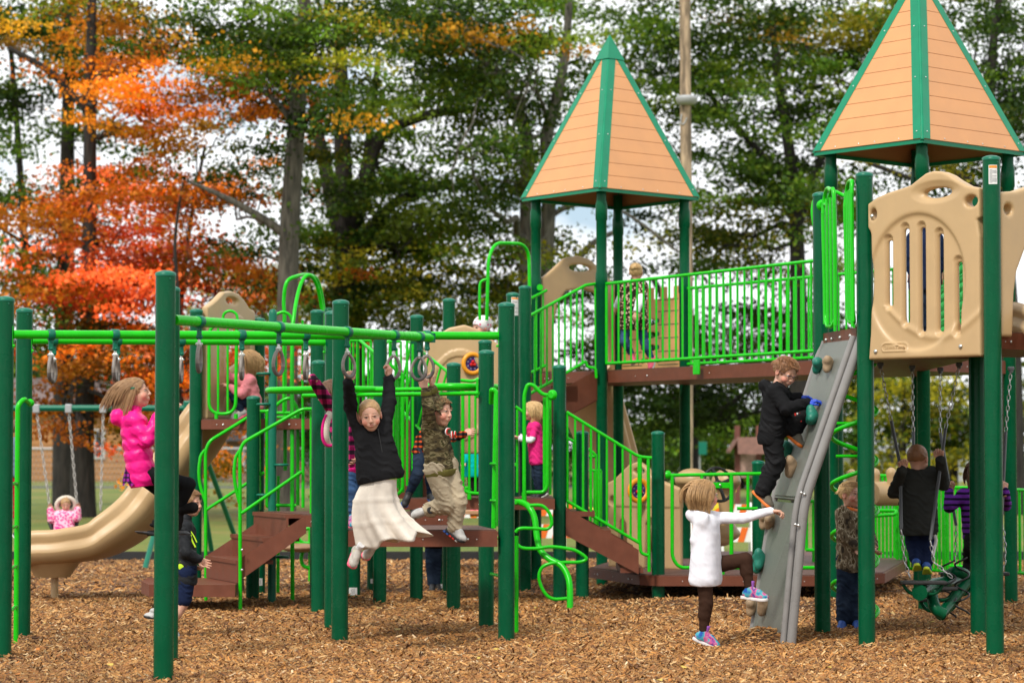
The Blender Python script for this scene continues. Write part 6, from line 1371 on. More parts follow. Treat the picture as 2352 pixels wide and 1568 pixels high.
def person(label, Y, J, s=1.0, face=(0, 0, 0), by=None, top=None, bottom=None, shoes=None, hair=None, hands=None, h=.0085, hh=.0032, skin=1.0, group=None, detail=True, hs=1.0, hoodup=False, open_mouth=0.0):
    g = {}
    for k, q in J.items(): g[k] = W(q[0], q[1], Y+(q[2] if len(q) > 2 else 0)) if not isinstance(q, Vector) else q
    hd = g['hd']; M = head_frame(*face); F_ = M.col[1].copy(); fb = fdir(by if by is not None else face[0])
    shm = (g['sl']+g['sr'])/2; hpm = (g['hl']+g['hr'])/2; ax = (shm-hpm).normalized(); side = (g['sr']-g['sl']); side = (side-ax*side.dot(ax)); side.normalize()
    root_z = min(p.z for p in g.values()); T = thing('person', label, 'child', (hpm.x, hpm.y, root_z-.02), group)
    sk = cid('skin'); nb = shm+ax*.02*s
    allp = list(g.values()); lo = Vector([min(p[i] for p in allp) for i in range(3)])-Vector((.13,)*3); hi = Vector([max(p[i] for p in allp) for i in range(3)])+Vector((.13,)*3)
    V = Vol(lo, hi, h*.9)
    nk = hd-M.col[2]*.06*s*hs-M.col[1]*.02*s
    V.cone(nk, nb, .033*s, .036*s, 0, sk); tsp(V, g, s, 0, sk, side, ax, fb)
    for a, b, c in (('sl', 'el', 'wl'), ('sr', 'er', 'wr')):
        V.cone(g[a], g[b], .031*s, .025*s, .02*s, sk); V.cone(g[b], g[c], .025*s, .0165*s, .006*s, sk)
    for a, b, c in (('hl', 'kl', 'al'), ('hr', 'kr', 'ar')):
        V.cone(g[a], g[b], .052*s, .037*s, .02*s, sk); V.cone(g[b], g[b].lerp(g[c], .35)-fb*.006, .036*s, .036*s, .01*s, sk); V.cone(g[b].lerp(g[c], .35)-fb*.006, g[c], .036*s, .021*s, .01*s, sk)
    for a, t in (('al', 'tl'), ('ar', 'tr')): V.cone(g[a], g[a]+(g[t]-g[a]).normalized()*.05*s, .021*s, .015*s, .01*s, sk)
    vols = [V, head_vol(hd, M, s*hs, hh if detail else .006, smile=open_mouth)]
    for q in (hands or []): vols.append(hand_vol(*q[0], **q[1]) if isinstance(q, tuple) and isinstance(q[1], dict) else hand_vol(*q))
    for a, b in (('wl', 'el'), ('wr', 'er')):
        if not any((Vector(q[0][0])-g[a]).length < .03 for q in (hands or [])):
            d = (g[a]-g[b]).normalized(); vols.append(hand_vol(g[a], d, fb*.6+Vector((0, 0, -.2)), s*.95, (25, 30, 20), h=.005))
    Vs, Fs, Cs, b0 = [], [], [], 0
    pal = np.array([CL[k] for k in CK])*1.0
    for W2 in vols:
        v, f, c = W2.mesh(); Vs.append(v); Fs.append(f+b0); Cs.append(pal[np.clip(c, 0, len(CK)-1)]); b0 += len(v)
    v = np.concatenate(Vs); cc = np.concatenate(Cs)*skin
    link('body', fastmesh('body', v, np.concatenate(Fs), True, cc), SKIN, T)
    # ---- top
    if top:
        t = dict(inf=.014, slv=1.0, hood=0, hem=.07, wob=.005, f=34, cuff=None, collar=True, flare=0.0, ridge=0); t.update(top)
        I = t['inf']; V = Vol(lo-Vector((.04,)*3), hi+Vector((.04,)*3), h)
        tsp(V, g, s, I, 0, side, ax, fb, t['hem'], t['flare'])
        for a, b, c in (('sl', 'el', 'wl'), ('sr', 'er', 'wr')):
            if t['slv'] > 0:
                e1 = g[a].lerp(g[b], min(1, t['slv']*2)); V.cone(g[a], e1, .034*s+I, .028*s+I, .025*s, 0)
                if t['slv'] > .5: e2 = g[b].lerp(g[c], (t['slv']-.5)*2); V.cone(g[b], e2, .029*s+I, .020*s+I*.9, .008*s, 0)
        if t['collar']: V.cone(nb-ax*.01, nb.lerp(nk, .62), .044*s+I*.5, .042*s+I*.4, .02, 0)
        if t['hood']: 
            hc = nb-fb*(.075*s)+ax*(.005*s); V.ell(hc, (.085*s*t['hood'], .06*s*t['hood'], .055*s*t['hood']), Matrix((side, fb, ax)).transposed(), .03, 0); V.ell(hc+ax*.05*s+fb*.02*s, (.06*s, .035*s, .04*s), Matrix((side, fb, ax)).transposed(), .02, op='s')
        if hoodup:
            V.ell(hd-F_*.012*s+M.col[2]*.012, (.093*s, .107*s, .108*s), M, .02, 0); V.ell(hd+F_*.075*s-M.col[2]*.012*s, (.064*s, .085*s, .088*s), M, .01, op='s'); V.ell(hd+F_*.0*s-M.col[2]*.0*s, (.080*s, .094*s, .094*s), M, .004, op='s')
        if t['ridge']:
            P0 = np.array(hpm); A_ = np.array(ax); rd = t['ridge']
            V.disp(lambda X, Y_, Z: .005-np.abs(np.sin(((X-P0[0])*A_[0]+(Y_-P0[1])*A_[1]+(Z-P0[2])*A_[2])*rd))*.008)
        V.disp(folds(t['wob']*1.15, t['f'], int(hd.x*10) % 7)); V.disp(folds(t['wob']*.5, t['f']*2.2, 3))
        hq = np.array(hpm-ax*(t['hem']+.045*s)); A_ = np.array(ax)
        def below(X, Y_, Z, o=0.0): return -((X-hq[0])*A_[0]+(Y_-hq[1])*A_[1]+(Z-hq[2])*A_[2])+o
        cut = lambda X, Y_, Z: np.where(np.sqrt((X-hq[0])**2+(Y_-hq[1])**2+(Z-hq[2])**2) < .24*s, below(X, Y_, Z), -1.0)
        V.fn(cut, Vector(hq)-Vector((.26*s,)*3), Vector(hq)+Vector((.26*s,)*3), op='i')
        if not hoodup: V.ell(hd+M.col[2]*.01*s, (.092*s*hs, .108*s*hs, .104*s*hs), M, .006, op='s')
        v, f, c = V.mesh(); tp = link(t.get('name', 'jacket'), fastmesh('top', v, f), t['mat'], T)
        if t['cuff']:
            for a, b in (('el', 'wl'), ('er', 'wr')):
                q = g[a].lerp(g[b], (t['slv']-.5)*2); d = (g[b]-g[a]).normalized(); MB().lathe(q-d*.035, [(.022*s+I*.8, 0), (.024*s+I*.9, .008), (.022*s+I*.8, .04), (.019*s+I*.5, .05)], 14, d).build('cuff', t['cuff'], tp)
        if t.get('band'):
            V2 = Vol(lo-Vector((.06,)*3), hi+Vector((.06,)*3), h); tsp(V2, g, s, I+.007, 0, side, ax, fb, t['hem'], t['flare'])
            V2.fn(lambda X, Y_, Z: np.maximum(below(X, Y_, Z, -.006), -below(X, Y_, Z, .045)), lo-Vector((.06,)*3), hi+Vector((.06,)*3), op='i')
            v2, f2, c2 = V2.mesh(); link('hem_band', fastmesh('hem_band', v2, f2), t['band'], tp)
        if t.get('zip'):
            P_ = [shm.lerp(hpm, k)+fb*(.078*s+I+.004)+side*t['zip'] for k in np.linspace(-.02, .88, 9)]; MB().tube(P_, .004, 6).build('zip', mat('black_zip', (.012, .012, .012), .35), tp)
    # ---- bottom
    if bottom:
        b = dict(inf=.012, kind='pants', flare=.0, wob=.004, f=38, len=1.0, name='trousers'); b.update(bottom); I = b['inf']
        if b['kind'] != 'skirt':
            V = Vol(lo-Vector((.04,)*3), hi+Vector((.04,)*3), h); V.cone(g['hl'].lerp(g['hr'], .05)+ax*.035, g['hr'].lerp(g['hl'], .05)+ax*.035, .066*s+I, .066*s+I, 0, 0)
            for a, k_, c in (('hl', 'kl', 'al'), ('hr', 'kr', 'ar')):
                L1_ = min(1, b['len']*2); V.cone(g[a], g[a].lerp(g[k_], L1_), .058*s+I, .042*s+I+b['flare']*.5, .025*s, 0)
                if b['len'] > .6: V.cone(g[k_], g[k_].lerp(g[c], .38)-fb*.006, .041*s+I+b['flare']*.5, .040*s+I+b['flare']*.5, .012*s, 0)
                if b['len'] > .5: e = g[k_].lerp(g[c], (b['len']-.5)*2*.96); V.cone(g[k_], e, .041*s+I+b['flare']*.5, .027*s+I+b['flare'], .012*s, 0)
            V.disp(folds(b['wob']*1.8, b['f'], 5)); V.disp(folds(b['wob']*.8, b['f']*2.1, 2)); v, f, c = V.mesh(); link(b['name'], fastmesh('bottom', v, f), b['mat'], T)
        elif 'hem_pts' in b or True:
            c0_ = hpm+ax*.012; c1_ = W(b['hc'][0], b['hc'][1], Y+(b['hc'][2] if len(b['hc']) > 2 else 0)); rx0, ry0, rx1, ry1 = b['r']; G = []; nA = 96; nT = 26; dn = (c1_-c0_)
            sx_ = Vector((1, 0, 0)); tilt = b.get('tilt', 0)
            def ringp(t, off):
                row = []; tt_ = t; t = max(t, 0.0)
                for i in range(nA+1):
                    a = 2*math.pi*i/nA; fo_ = (0.03+.10*t**1.4)*t**.5*(math.sin(7*a+1.0+t*.8)+.5*math.sin(11*a+2.2-t))
                    rx = rx0+(rx1-rx0)*t**.9; ry = ry0+(ry1-ry0)*t**.9; k = 1+fo_*1.5-off; ruf = .004*math.sin(46*a+3)*(1 if (abs(t-.36) < .035 or abs(t-.70) < .035) else .25)
                    p = c0_+dn*(tt_+t**3*.05*math.sin(5*a+.5))+sx_*(math.cos(a)*(rx*k+ruf)+b.get('bend', 0)*math.sin(math.pi*max(0, min(1, t)))*(1-.2*t))+Vector((0, 1, 0))*math.sin(a)*(ry*k+ruf)+Vector((0, 0, 1))*(tilt*math.cos(a)*t*t)
                    if abs(t-.36) < .02 or abs(t-.70) < .02: p += (Vector((math.cos(a), math.sin(a), 0)))*.006
                    row.append(p)
                return row
            for j in range(nT+1): G.append(ringp(j/nT, 0))
            for j in range(nT, -1, -4): G.append(ringp(j/nT, .05))
            MB().grid(G).build('skirt', b['mat'], T)
            if b.get('waist'): MB().grid([ringp(.02, -.04), ringp(-.08, -.04), ringp(-.12, -.04)]).build('waistband', b['waist'], T)
    if shoes:
        for a, t, k_ in (('al', 'tl', 'kl'), ('ar', 'tr', 'kr')):
            shoe(T, g[a], g[t], g[k_], s, **shoes)
    return T, g, M
def tsp(V, g, s, I, c, side, ax, fb, hem=0.0, flare=0.0):
    sl, sr, hl, hr = g['sl'], g['sr'], g['hl'], g['hr']; shm = (sl+sr)/2; hpm = (hl+hr)/2; dn = -ax*hem
    V.cone(sl, sr, .038*s+I*.8, .038*s+I*.8, .02, c)
    V.cone(shm-ax*.04*s, hpm+dn, .072*s+I, .072*s+I+flare, .03, c)
    wd_ = .046*s
    for k in (-1, 1):
        V.cone(shm-ax*.045*s+side*wd_*k, hpm+side*(wd_*.95+flare*.4)*k+dn, .066*s+I, .062*s+I+flare, .03, c)
    V.cone(sl.lerp(shm, .35)-ax*.06*s, hl+dn, .045*s+I, .055*s+I+flare, .03, c); V.cone(sr.lerp(shm, .35)-ax*.06*s, hr+dn, .045*s+I, .055*s+I+flare, .03, c)
def shoe(T, an, toe, kn, s, mat_=None, sole=None, trim=None, sock=None, boot=0, sole_accent=None, blocks=None, name='shoe'):
    d = (toe-an); up = (kn-an).normalized(); L_ = max(d.length, .08); d.normalize(); up = (up-d*up.dot(d)).normalized() if abs(up.dot(d)) < .95 else Vector((0, 0, 1)); x = d.cross(up)
    M = Matrix((x, d, up)).transposed(); ln = .098*s; heel = an-d*.035*s-up*.03*s
    C = an+d*(ln*.42)-up*.032*s
    V = Vol(C-Vector((.2,)*3), C+Vector((.2,)*3), .0055)
    V.ell(an+d*.075*s-up*.028*s, (.036*s, .062*s, .030*s), M, 0, 0); V.ell(an-up*.022*s-d*.004*s, (.034*s, .046*s, .036*s), M, .02, 0); V.cone(an-up*.01, an+up*(.016+boot)*s, .031*s, (.031 if not boot else .040)*s, .015, 0)
    V.ell(an+d*.04*s, (.030*s, .05*s, .024*s), M, .02, 0); V.ell(C-up*.062*s, (.09, .16, .030*s), M, 0, op='s')
    v, f, c = V.mesh(); o = link(name, fastmesh(name, v, f), mat_, T)
    V = Vol(C-Vector((.2,)*3), C+Vector((.2,)*3), .0055); P0 = np.array(an-up*.052*s+d*.038*s); A = np.array(M.transposed())
    def sol(X, Y_, Z):
        p, q, r = X-P0[0], Y_-P0[1], Z-P0[2]; a = A[0, 0]*p+A[0, 1]*q+A[0, 2]*r; b = A[1, 0]*p+A[1, 1]*q+A[1, 2]*r; e = A[2, 0]*p+A[2, 1]*q+A[2, 2]*r
        yy = b; w = .030*s+.007*s*np.clip(b/(.06*s), -1, 1); q2 = np.sqrt((a/w)**2+(np.maximum(np.abs(yy)-.062*s, 0)/(.034*s))**2)-1; d2 = q2*.03*s
        return np.maximum(d2, np.abs(e-.35*np.maximum(b/.1, 0)**3*.03)-.011*s)
    V.fn(sol, C-Vector((.19,)*3), C+Vector((.19,)*3)); v, f, c = V.mesh(); so = link('sole', fastmesh('sole', v, f), sole or WHITE, o)
    if blocks:
        for i, bm in enumerate(blocks): MB().box(an-up*.066*s+d*(-.045+.031*i)*s, (.062*s, .023*s, .012*s), M, .003).build('tread_block', bm, so)
    if trim:
        m = MB()
        for i in range(3): m.tube([an+d*(.03+.018*i)*s+up*(.010-.009*i)*s-x*.028*s, an+d*(.034+.018*i)*s+up*(.022-.010*i)*s, an+d*(.03+.018*i)*s+up*(.010-.009*i)*s+x*.028*s], .0045*s, 6)
        m.build('laces', trim, o)
    if sock: MB().lathe(an+up*.008*s, [(.028*s, 0), (.0265*s, .02*s), (.0255*s, .05*s), (.0262*s, .060*s), (.0235*s, .063*s)], 16, up).build('sock', sock, o)
def hairdo(T, hd, M, s, mt, kind='short', L_=.2, seed=1, back=None, n=260, hs=1.0, w=.0028, gather=None, fringe=True):
    """cap of hair plus many thin locks; M head frame"""
    s = s*hs; P = lambda x, y, z: Vector(hd)+M @ (Vector((x, y, z))*s)
    V = Vol(Vector(hd)-Vector((.16,)*3), Vector(hd)+Vector((.16,)*3), .0042); th = {'buzz': .004, 'pulled': .005, 'bun': .006}.get(kind, .009)
    V.ell(P(0, -.016, .028), tuple(q*s for q in (.071+th, .089+th, .077+th)), M, 0, 0)
    V.ell(P(0, .090, -.030), tuple(q*s for q in (.080, .082, .098 if kind != 'pulled' else .108)), M, .006, op='s')
    if kind in ('short', 'buzz'): V.ell(P(0, .02, -.095), tuple(q*s for q in (.15, .13, .085)), M, .008, op='s')
    if kind in ('short', 'buzz'):
        for a in (-1, 1): V.ell(P(a*.08, .005, -.018), tuple(q*s for q in (.03, .026, .036)), M, .004, op='s')
    if kind == 'bun': V.ell(P(0, -.10, .06), tuple(q*s for q in (.034, .032, .03)), M, .012, 0)
    C0 = np.array(hd); V.disp(wob(.0015, 150, seed)); v, f, c = V.mesh(); o = link('hair', fastmesh('hair', v, f), mt, T)
    if kind == 'buzz': return o
    rs = np.random.RandomState(seed); m = MB(); dn = Vector((0, 0, -1)); bk = Vector(back) if back is not None else Vector((0, 0, 0))
    for _ in range(n):
        th_ = rs.uniform(-math.pi, math.pi); ph = math.acos(rs.uniform(-.05 if kind != 'short' else .1, 1.0))
        dl = Vector((math.sin(ph)*math.sin(th_), -math.sin(ph)*math.cos(th_), math.cos(ph)))
        if dl.y > (.35 if kind == 'pulled' else .45) and dl.z < (.72 if kind == 'pulled' else .55): continue
        p = P(dl.x*(.072+th), -.016+dl.y*(.089+th), .028+dl.z*(.077+th)); nr = (M @ dl).normalized()
        if kind == 'short':
            tdir = (nr*.30+M.col[1]*.55*(1 if dl.z > .2 else -.3)+M.col[0]*rs.normal(.15, .16)-M.col[2]*(.15 if dl.z > .5 else .7)).normalized(); l = .030*rs.uniform(.6, 1.3)*s
            m.tube([p-nr*.004, p+tdir*l*.6, p+tdir*l+dn*.006], [w*.8, w*.75, w*.2], 4)
        else:
            l = L_*rs.uniform(.75, 1.1); q = [p-nr*.003]; cur = p; a = dn*.0
            part = M.col[0]*(1 if dl.x > 0 else -1)
            d0 = (part*.5*(1-abs(dl.x))-M.col[1]*.45+nr*.12).normalized() if dl.z > .3 else (nr*.12+dn).normalized()
            for i in range(7):
                t = i/6; d = (d0*(1-t)**1.6*.9+dn*(.25+t)+bk*(.6+.4*t)+Vector(rs.normal(0, .032, 3))).normalized()
                nx = cur+d*l/7; rel = M.transposed() @ (nx-Vector(hd))/s; e = math.sqrt((rel.x/.084)**2+((rel.y+.016)/.102)**2+((rel.z-.02)/.095)**2)
                if e < 1: rel2 = Vector((rel.x, rel.y+.016, rel.z-.02))/e+Vector((0, -.016, .02)); nx = Vector(hd)+M @ (rel2*s)
                if nx.z < hd.z-.04 and bk.length < .1: nx = Vector((hd.x+(nx.x-hd.x)*.95, hd.y+(nx.y-hd.y)*.95, nx.z))
                if rel.z < -.03 and nx.z < hd.z and (nx-Vector(hd)).dot(M.col[1]) > .015*s: nx -= M.col[1]*.012
                q.append(nx); cur = nx
            if gather is not None: q = [p-nr*.003, p.lerp(Vector(gather), .4)+nr*.018*s, p.lerp(Vector(gather), .8)+nr*.006, Vector(gather)]
            ww = w*rs.uniform(.9, 1.7); m.tube(q, [ww*(.75+.25*math.sin(math.pi*min(1, i/len(q)+.2)))*(1 if i < len(q)-1 else .3) for i in range(len(q))], 4, caps=False)
    m.build('locks', mt, o); return o
def hairmat(name, c):
    m = mat(name, c, .5, noise=(50, .18)); return m
H_DK = hairmat('brown_hair', (.13, .062, .03)); H_LB = hairmat('light_brown_hair', (.30, .165, .075)); H_BL = hairmat('blond_hair', (.58, .38, .17)); H_DB = hairmat('dark_blond_hair', (.40, .235, .10)); H_GI = hairmat('ginger_brown_hair', (.26, .12, .05))
# fabrics
def fabric(name, c, sc=350, st=.3, rough=.85, sheen=.0, spec=.2): return mat(name, c, rough, spec=spec*.4, sheen=0, bump=(sc, st), noise=(14, .12))
def ramp_fabric(name, cols, sc, stretch=(1, 1, 1), tex='noise', det=3, rough=.85, pos=None, const=True):
    m = mat(name, cols[0], rough, spec=.08); n = m.node_tree.nodes; l = m.node_tree.links; b = n['Principled BSDF']
    t = n.new('ShaderNodeTexCoord'); mp_ = n.new('ShaderNodeMapping'); mp_.inputs['Scale'].default_value = stretch
    x = n.new('ShaderNodeTexNoise' if tex == 'noise' else 'ShaderNodeTexVoronoi'); x.inputs['Scale'].default_value = sc
    if tex == 'noise': x.inputs['Detail'].default_value = det
    l.new(t.outputs['Object'], mp_.inputs[0]); l.new(mp_.outputs[0], x.inputs['Vector']); r = n.new('ShaderNodeValToRGB'); cr = r.color_ramp; cr.interpolation = 'CONSTANT' if const else 'LINEAR'
    pos = pos or [i/len(cols) for i in range(len(cols))]
    cr.elements[0].color = (*cols[0], 1); cr.elements[0].position = pos[0]; cr.elements[1].color = (*cols[1], 1); cr.elements[1].position = pos[1]
    for p, c in zip(pos[2:], cols[2:]): e = cr.elements.new(p); e.color = (*c, 1)
    l.new(x.outputs['Fac' if tex == 'noise' else 'Distance'], r.inputs['Fac']); l.new(r.outputs[0], b.inputs['Base Color']); return m
def stripe_fabric(name, c1, c2, axis, freq, width=.5, c3=None, axis2=None, freq2=None):
    m = mat(name, c1, .85, spec=.08); n = m.node_tree.nodes; l = m.node_tree.links; b = n['Principled BSDF']; t = n.new('ShaderNodeTexCoord'); s = n.new('ShaderNodeSeparateXYZ'); l.new(t.outputs['Object'], s.inputs[0])
    def band(ax, f, w):
        a = n.new('ShaderNodeMath'); a.operation = 'MULTIPLY'; a.inputs[1].default_value = f; l.new(s.outputs[ax], a.inputs[0]); fr = n.new('ShaderNodeMath'); fr.operation = 'FRACT'; l.new(a.outputs[0], fr.inputs[0]); g = n.new('ShaderNodeMath'); g.operation = 'LESS_THAN'; g.inputs[1].default_value = w; l.new(fr.outputs[0], g.inputs[0]); return g.outputs[0]
    x = n.new('ShaderNodeMixRGB'); x.inputs[1].default_value = (*c1, 1); x.inputs[2].default_value = (*c2, 1); l.new(band(axis, freq, width), x.inputs[0]); out = x.outputs[0]
    if axis2 is not None:
        y = n.new('ShaderNodeMixRGB'); y.blend_type = 'MULTIPLY'; y.inputs[2].default_value = (*c3, 1); l.new(band(axis2, freq2, .5), y.inputs[0]); l.new(out, y.inputs[1]); out = y.outputs[0]
    l.new(out, b.inputs['Base Color']); return m
F_PINK = fabric('shiny_pink_nylon', (.86, .012, .23), 60, .5, .35, spec=.5); F_BLKFL = fabric('black_fleece', (.014, .014, .015), 260, .9, .95, .25)
F_BLACK = fabric('black_cotton', (.011, .011, .012)); F_CREAM = fabric('cream_cotton', (.70, .63, .54), 120, .4); F_CAMO = ramp_fabric('brown_green_camouflage', [(.035, .028, .018), (.085, .065, .032), (.20, .165, .085), (.05, .045, .018), (.26, .21, .12)], 9, (1, 1, 3.2), pos=[0, .42, .52, .58, .66])
F_OLIVE = fabric('olive_rib_knit', (.13, .115, .03)); F_KHAKI = fabric('khaki_cotton', (.42, .345, .235), 150, .4); F_JEAN = ramp_fabric('blue_denim', [(.018, .04, .10), (.045, .10, .22), (.09, .17, .32)], 9, const=False, det=6, pos=[.3, .5, .75]); F_DJEAN = ramp_fabric('dark_denim', [(.008, .013, .028), (.02, .033, .06), (.04, .06, .10)], 9, const=False, det=6, pos=[.3, .55, .8])
F_WHITE = fabric('white_jersey', (.80, .80, .86), 200, .25); F_DKBR = fabric('dark_brown_leggings', (.045, .022, .014)); F_NAVY = fabric('navy_cotton', (.012, .02, .055)); F_CHAR = fabric('charcoal_softshell', (.022, .024, .027), 80, .3, .5)
F_GREYFL = fabric('dark_grey_fleece', (.038, .041, .038), 240, .8, .95, .2); F_PURPLE = stripe_fabric('purple_black_stripes', (.16, .035, .34), (.014, .008, .035), 2, 21, .42); F_LEO = ramp_fabric('leopard_print', [(.62, .50, .38), (.30, .17, .08), (.025, .016, .012)], 38, tex='voronoi', pos=[0, .36, .46]); F_TEAL = fabric('turquoise_cotton', (.0, .42, .42)); F_TEE = fabric('pink_cotton', (.80, .03, .22)); F_QUILT = fabric('pale_pink_quilt', (.74, .24, .27), 90, .5, .6)
F_PLAIDP = stripe_fabric('pink_black_plaid', (.62, .03, .20), (.06, .03, .05), 2, 14, .45, (.35, .3, .35), 0, 15); F_PLAIDV = stripe_fabric('purple_black_plaid', (.26, .02, .24), (.03, .02, .05), 2, 30, .4, (.3, .3, .3), 0, 30); F_FLC = ramp_fabric('cream_sherpa', [(.50, .42, .33), (.72, .64, .54)], 90, tex='voronoi', const=False, pos=[0, .5]); F_REAL = ramp_fabric('woodland_camouflage', [(.05, .04, .03), (.16, .12, .075), (.40, .34, .24), (.10, .07, .035), (.5, .45, .36)], 17, (1.4, 1.4, .7), det=6, pos=[0, .40, .52, .58, .68])
F_NEON = mat('neon_yellow_fabric', (.55, .85, .02), .6); F_PINKB = fabric('hot_pink_rib', (.72, .02, .22)); F_ORPL = stripe_fabric('orange_black_plaid', (.55, .08, .02), (.02, .018, .02), 2, 22, .6, (.3, .3, .3), 0, 22)
S_GREY = mat('grey_shoe_leather', (.42, .41, .39), .45, noise=(25, .2)); S_BEIGE = mat('beige_shoe', (.46, .42, .36), .5, noise=(25, .2)); S_OLIVE = mat('olive_suede', (.13, .115, .085), .8, noise=(40, .2)); S_ORANGE = mat('orange_rubber', (.75, .17, .015), .5); S_RED = mat('red_rubber', (.65, .03, .02), .5); S_BLUE = mat('blue_rubber', (.02, .08, .33), .5); S_NEON = mat('neon_yellow_rubber', (.62, .75, .03), .5); S_PINKR = mat('pink_rubber', (.85, .12, .20), .5); S_BLKR = mat('black_shoe', (.02, .02, .022), .5)
S_TIE = ramp_fabric('tie_dye_shoe', [(.02, .08, .35), (.08, .40, .45), (.62, .12, .28), (.04, .05, .28), (.75, .35, .38)], 16, det=2, rough=.5, const=False, pos=[.3, .44, .52, .6, .72]); SOCKW = fabric('white_sock', (.75, .74, .74)); SOCKP = fabric('purple_sock', (.35, .12, .50)); BOOTB = fabric('black_fuzzy_boot', (.012, .011, .011), 120, 1.0, .95)
UPV = Vector((0, 0, 1))
PEOPLE = {}
# --- 1 pink puffer girl hugging the post
T, g, M = person('girl in shiny hot pink puffer jacket clinging behind the tallest left post, looking right', 17.95,
    dict(hd=(313, 903), sl=(304, 962, .10), sr=(308, 964, -.11), el=(348, 1000, .14), wl=(384, 950, .07), er=(338, 1012, -.15), wr=(366, 952, -.10), hl=(322, 1086, .07), hr=(326, 1086, -.07), kl=(400, 1150, .15), al=(384, 1196, .1), tl=(366, 1226, .08), kr=(433, 1112, -.05), ar=(410, 1172, 0), tr=(418, 1212, 0)),
    1.02, (84, -10, 0), top=dict(mat=F_PINK, inf=.024, hood=1.25, hem=.05, ridge=38, wob=.005, f=30), bottom=dict(mat=F_BLACK, kind='leggings', inf=.006, name='leggings', wob=.001), shoes=dict(mat_=BOOTB, sole=S_BLKR, boot=.10, name='boot'))
hairdo(T, g['hd'], M, 1.02, H_LB, 'long', .22, 3, back=(-.45, 0, -.1), n=800, w=.0022)
q = g['hd']+M @ Vector((.082, .0, .035)); MB().box(q, (.006, .03, .012), M, .002).build('hair_clip', TEAL, T)
hp = (g['hl']+g['hr'])/2
MB().grid([[hp+Vector((0, 0, z))+Vector((math.cos(a)*r*.95-.01, math.sin(a)*r, -.015*math.sin(a*9)*(z < 0)))for a in np.linspace(0, 6.2832, 60)] for z, r in ((.06, .10), (.0, .112), (-.055, .122), (-.075, .125))]).build('plaid_ruffle', F_PLAIDV, T)
# --- 2 toddler
T, g, M = person('toddler in pink floral coat with white fur hood sitting on the far swing', 33.9,
    dict(hd=(151, 1158), sl=(130, 1183), sr=(164, 1183), el=(119, 1192, -.05), wl=(116, 1172, -.03), er=(177, 1188, -.03), wr=(178, 1170, -.03), hl=(137, 1216, -.05), hr=(157, 1216, -.05), kl=(132, 1222, -.25), al=(132, 1250, -.3), tl=(132, 1256, -.4), kr=(162, 1222, -.25), ar=(162, 1250, -.3), tr=(162, 1256, -.4)),
    .82, (12, 22, 8), top=dict(mat=ramp_fabric('pink_floral_coat', [(.75, .10, .28), (.86, .5, .6)], 30, tex='voronoi', pos=[0, .5]), inf=.035, hem=.05), bottom=dict(mat=F_PINKB), shoes=dict(mat_=S_PINKR), h=.011, detail=False)
hairdo(T, g['hd'], M, .82, H_DB, 'bun', n=60, gather=g['hd']+M @ Vector((0, -.06, .09)))
MB().tube([g['hd']+M @ (Vector((math.cos(a)*.12, -.045, math.sin(a)*.11-.03))) for a in np.linspace(0, 6.2832, 24)[:-1]], .03, 8, True).build('fur_trim', F_FLC, T)
# --- 3 sliver child
T, g, M = person('child glimpsed in the narrow gap between the two leftmost posts', 27.5, dict(hd=(47, 985), sl=(38, 1012, .1), sr=(56, 1012, -.1), el=(38, 1040, .1), wl=(42, 1065, .1), er=(56, 1040, -.1), wr=(60, 1066, -.1), hl=(42, 1082, .06), hr=(52, 1082, -.06), kl=(42, 1160, .06), al=(42, 1225, .06), tl=(60, 1238, .06), kr=(54, 1160, -.06), ar=(54, 1228, -.06), tr=(72, 1240, -.06)),
    1.0, (90, 0, 0), top=dict(mat=fabric('blue_grey_knit', (.12, .17, .22)), hem=.02), bottom=dict(mat=fabric('dark_red_cotton', (.35, .01, .02))), shoes=dict(mat_=S_BLKR), h=.012, detail=False)
hairdo(T, g['hd'], M, 1, H_DK, 'short', n=60)
# --- 4 boy in charcoal softshell
T, g, M = person('boy in charcoal and neon yellow jacket and navy shorts behind the tallest left post', 20.2,
    dict(hd=(437, 1156), sl=(420, 1206, .10), sr=(424, 1210, -.11), el=(415, 1262, .14), wl=(440, 1290, .08), er=(428, 1268, -.15), wr=(455, 1283, -.10), hl=(424, 1316, .06), hr=(428, 1316, -.06), kl=(418, 1386, .06), al=(370, 1398, .07), tl=(350, 1406, .07), kr=(422, 1388, -.06), ar=(390, 1444, -.07), tr=(416, 1462, -.07)),
    .98, (68, 2, 0), by=80, top=dict(mat=F_CHAR, inf=.02, hem=.05, wob=.006), bottom=dict(mat=F_NAVY, len=.42, inf=.02, name='shorts'), shoes=dict(mat_=S_GREY, sole=S_BLKR), open_mouth=1)
hairdo(T, g['hd'], M, .98, H_LB, 'short', n=600)
for P_, r in (([(426, 1205), (436, 1222), (441, 1240), (449, 1256)], .007), ([(437, 1218), (446, 1232), (452, 1245)], .005)): MB().tube(spline([W(u, v, 20.2-.135) for u, v in P_], 5), r, 6).build('neon_print', F_NEON, T)
c = W(419, 1298, 20.2-.115); blob(T, 'neon_side_panel', F_NEON, [('e', c, (.035, .022, .06))], c-Vector((.08,)*3), c+Vector((.08,)*3), .008)
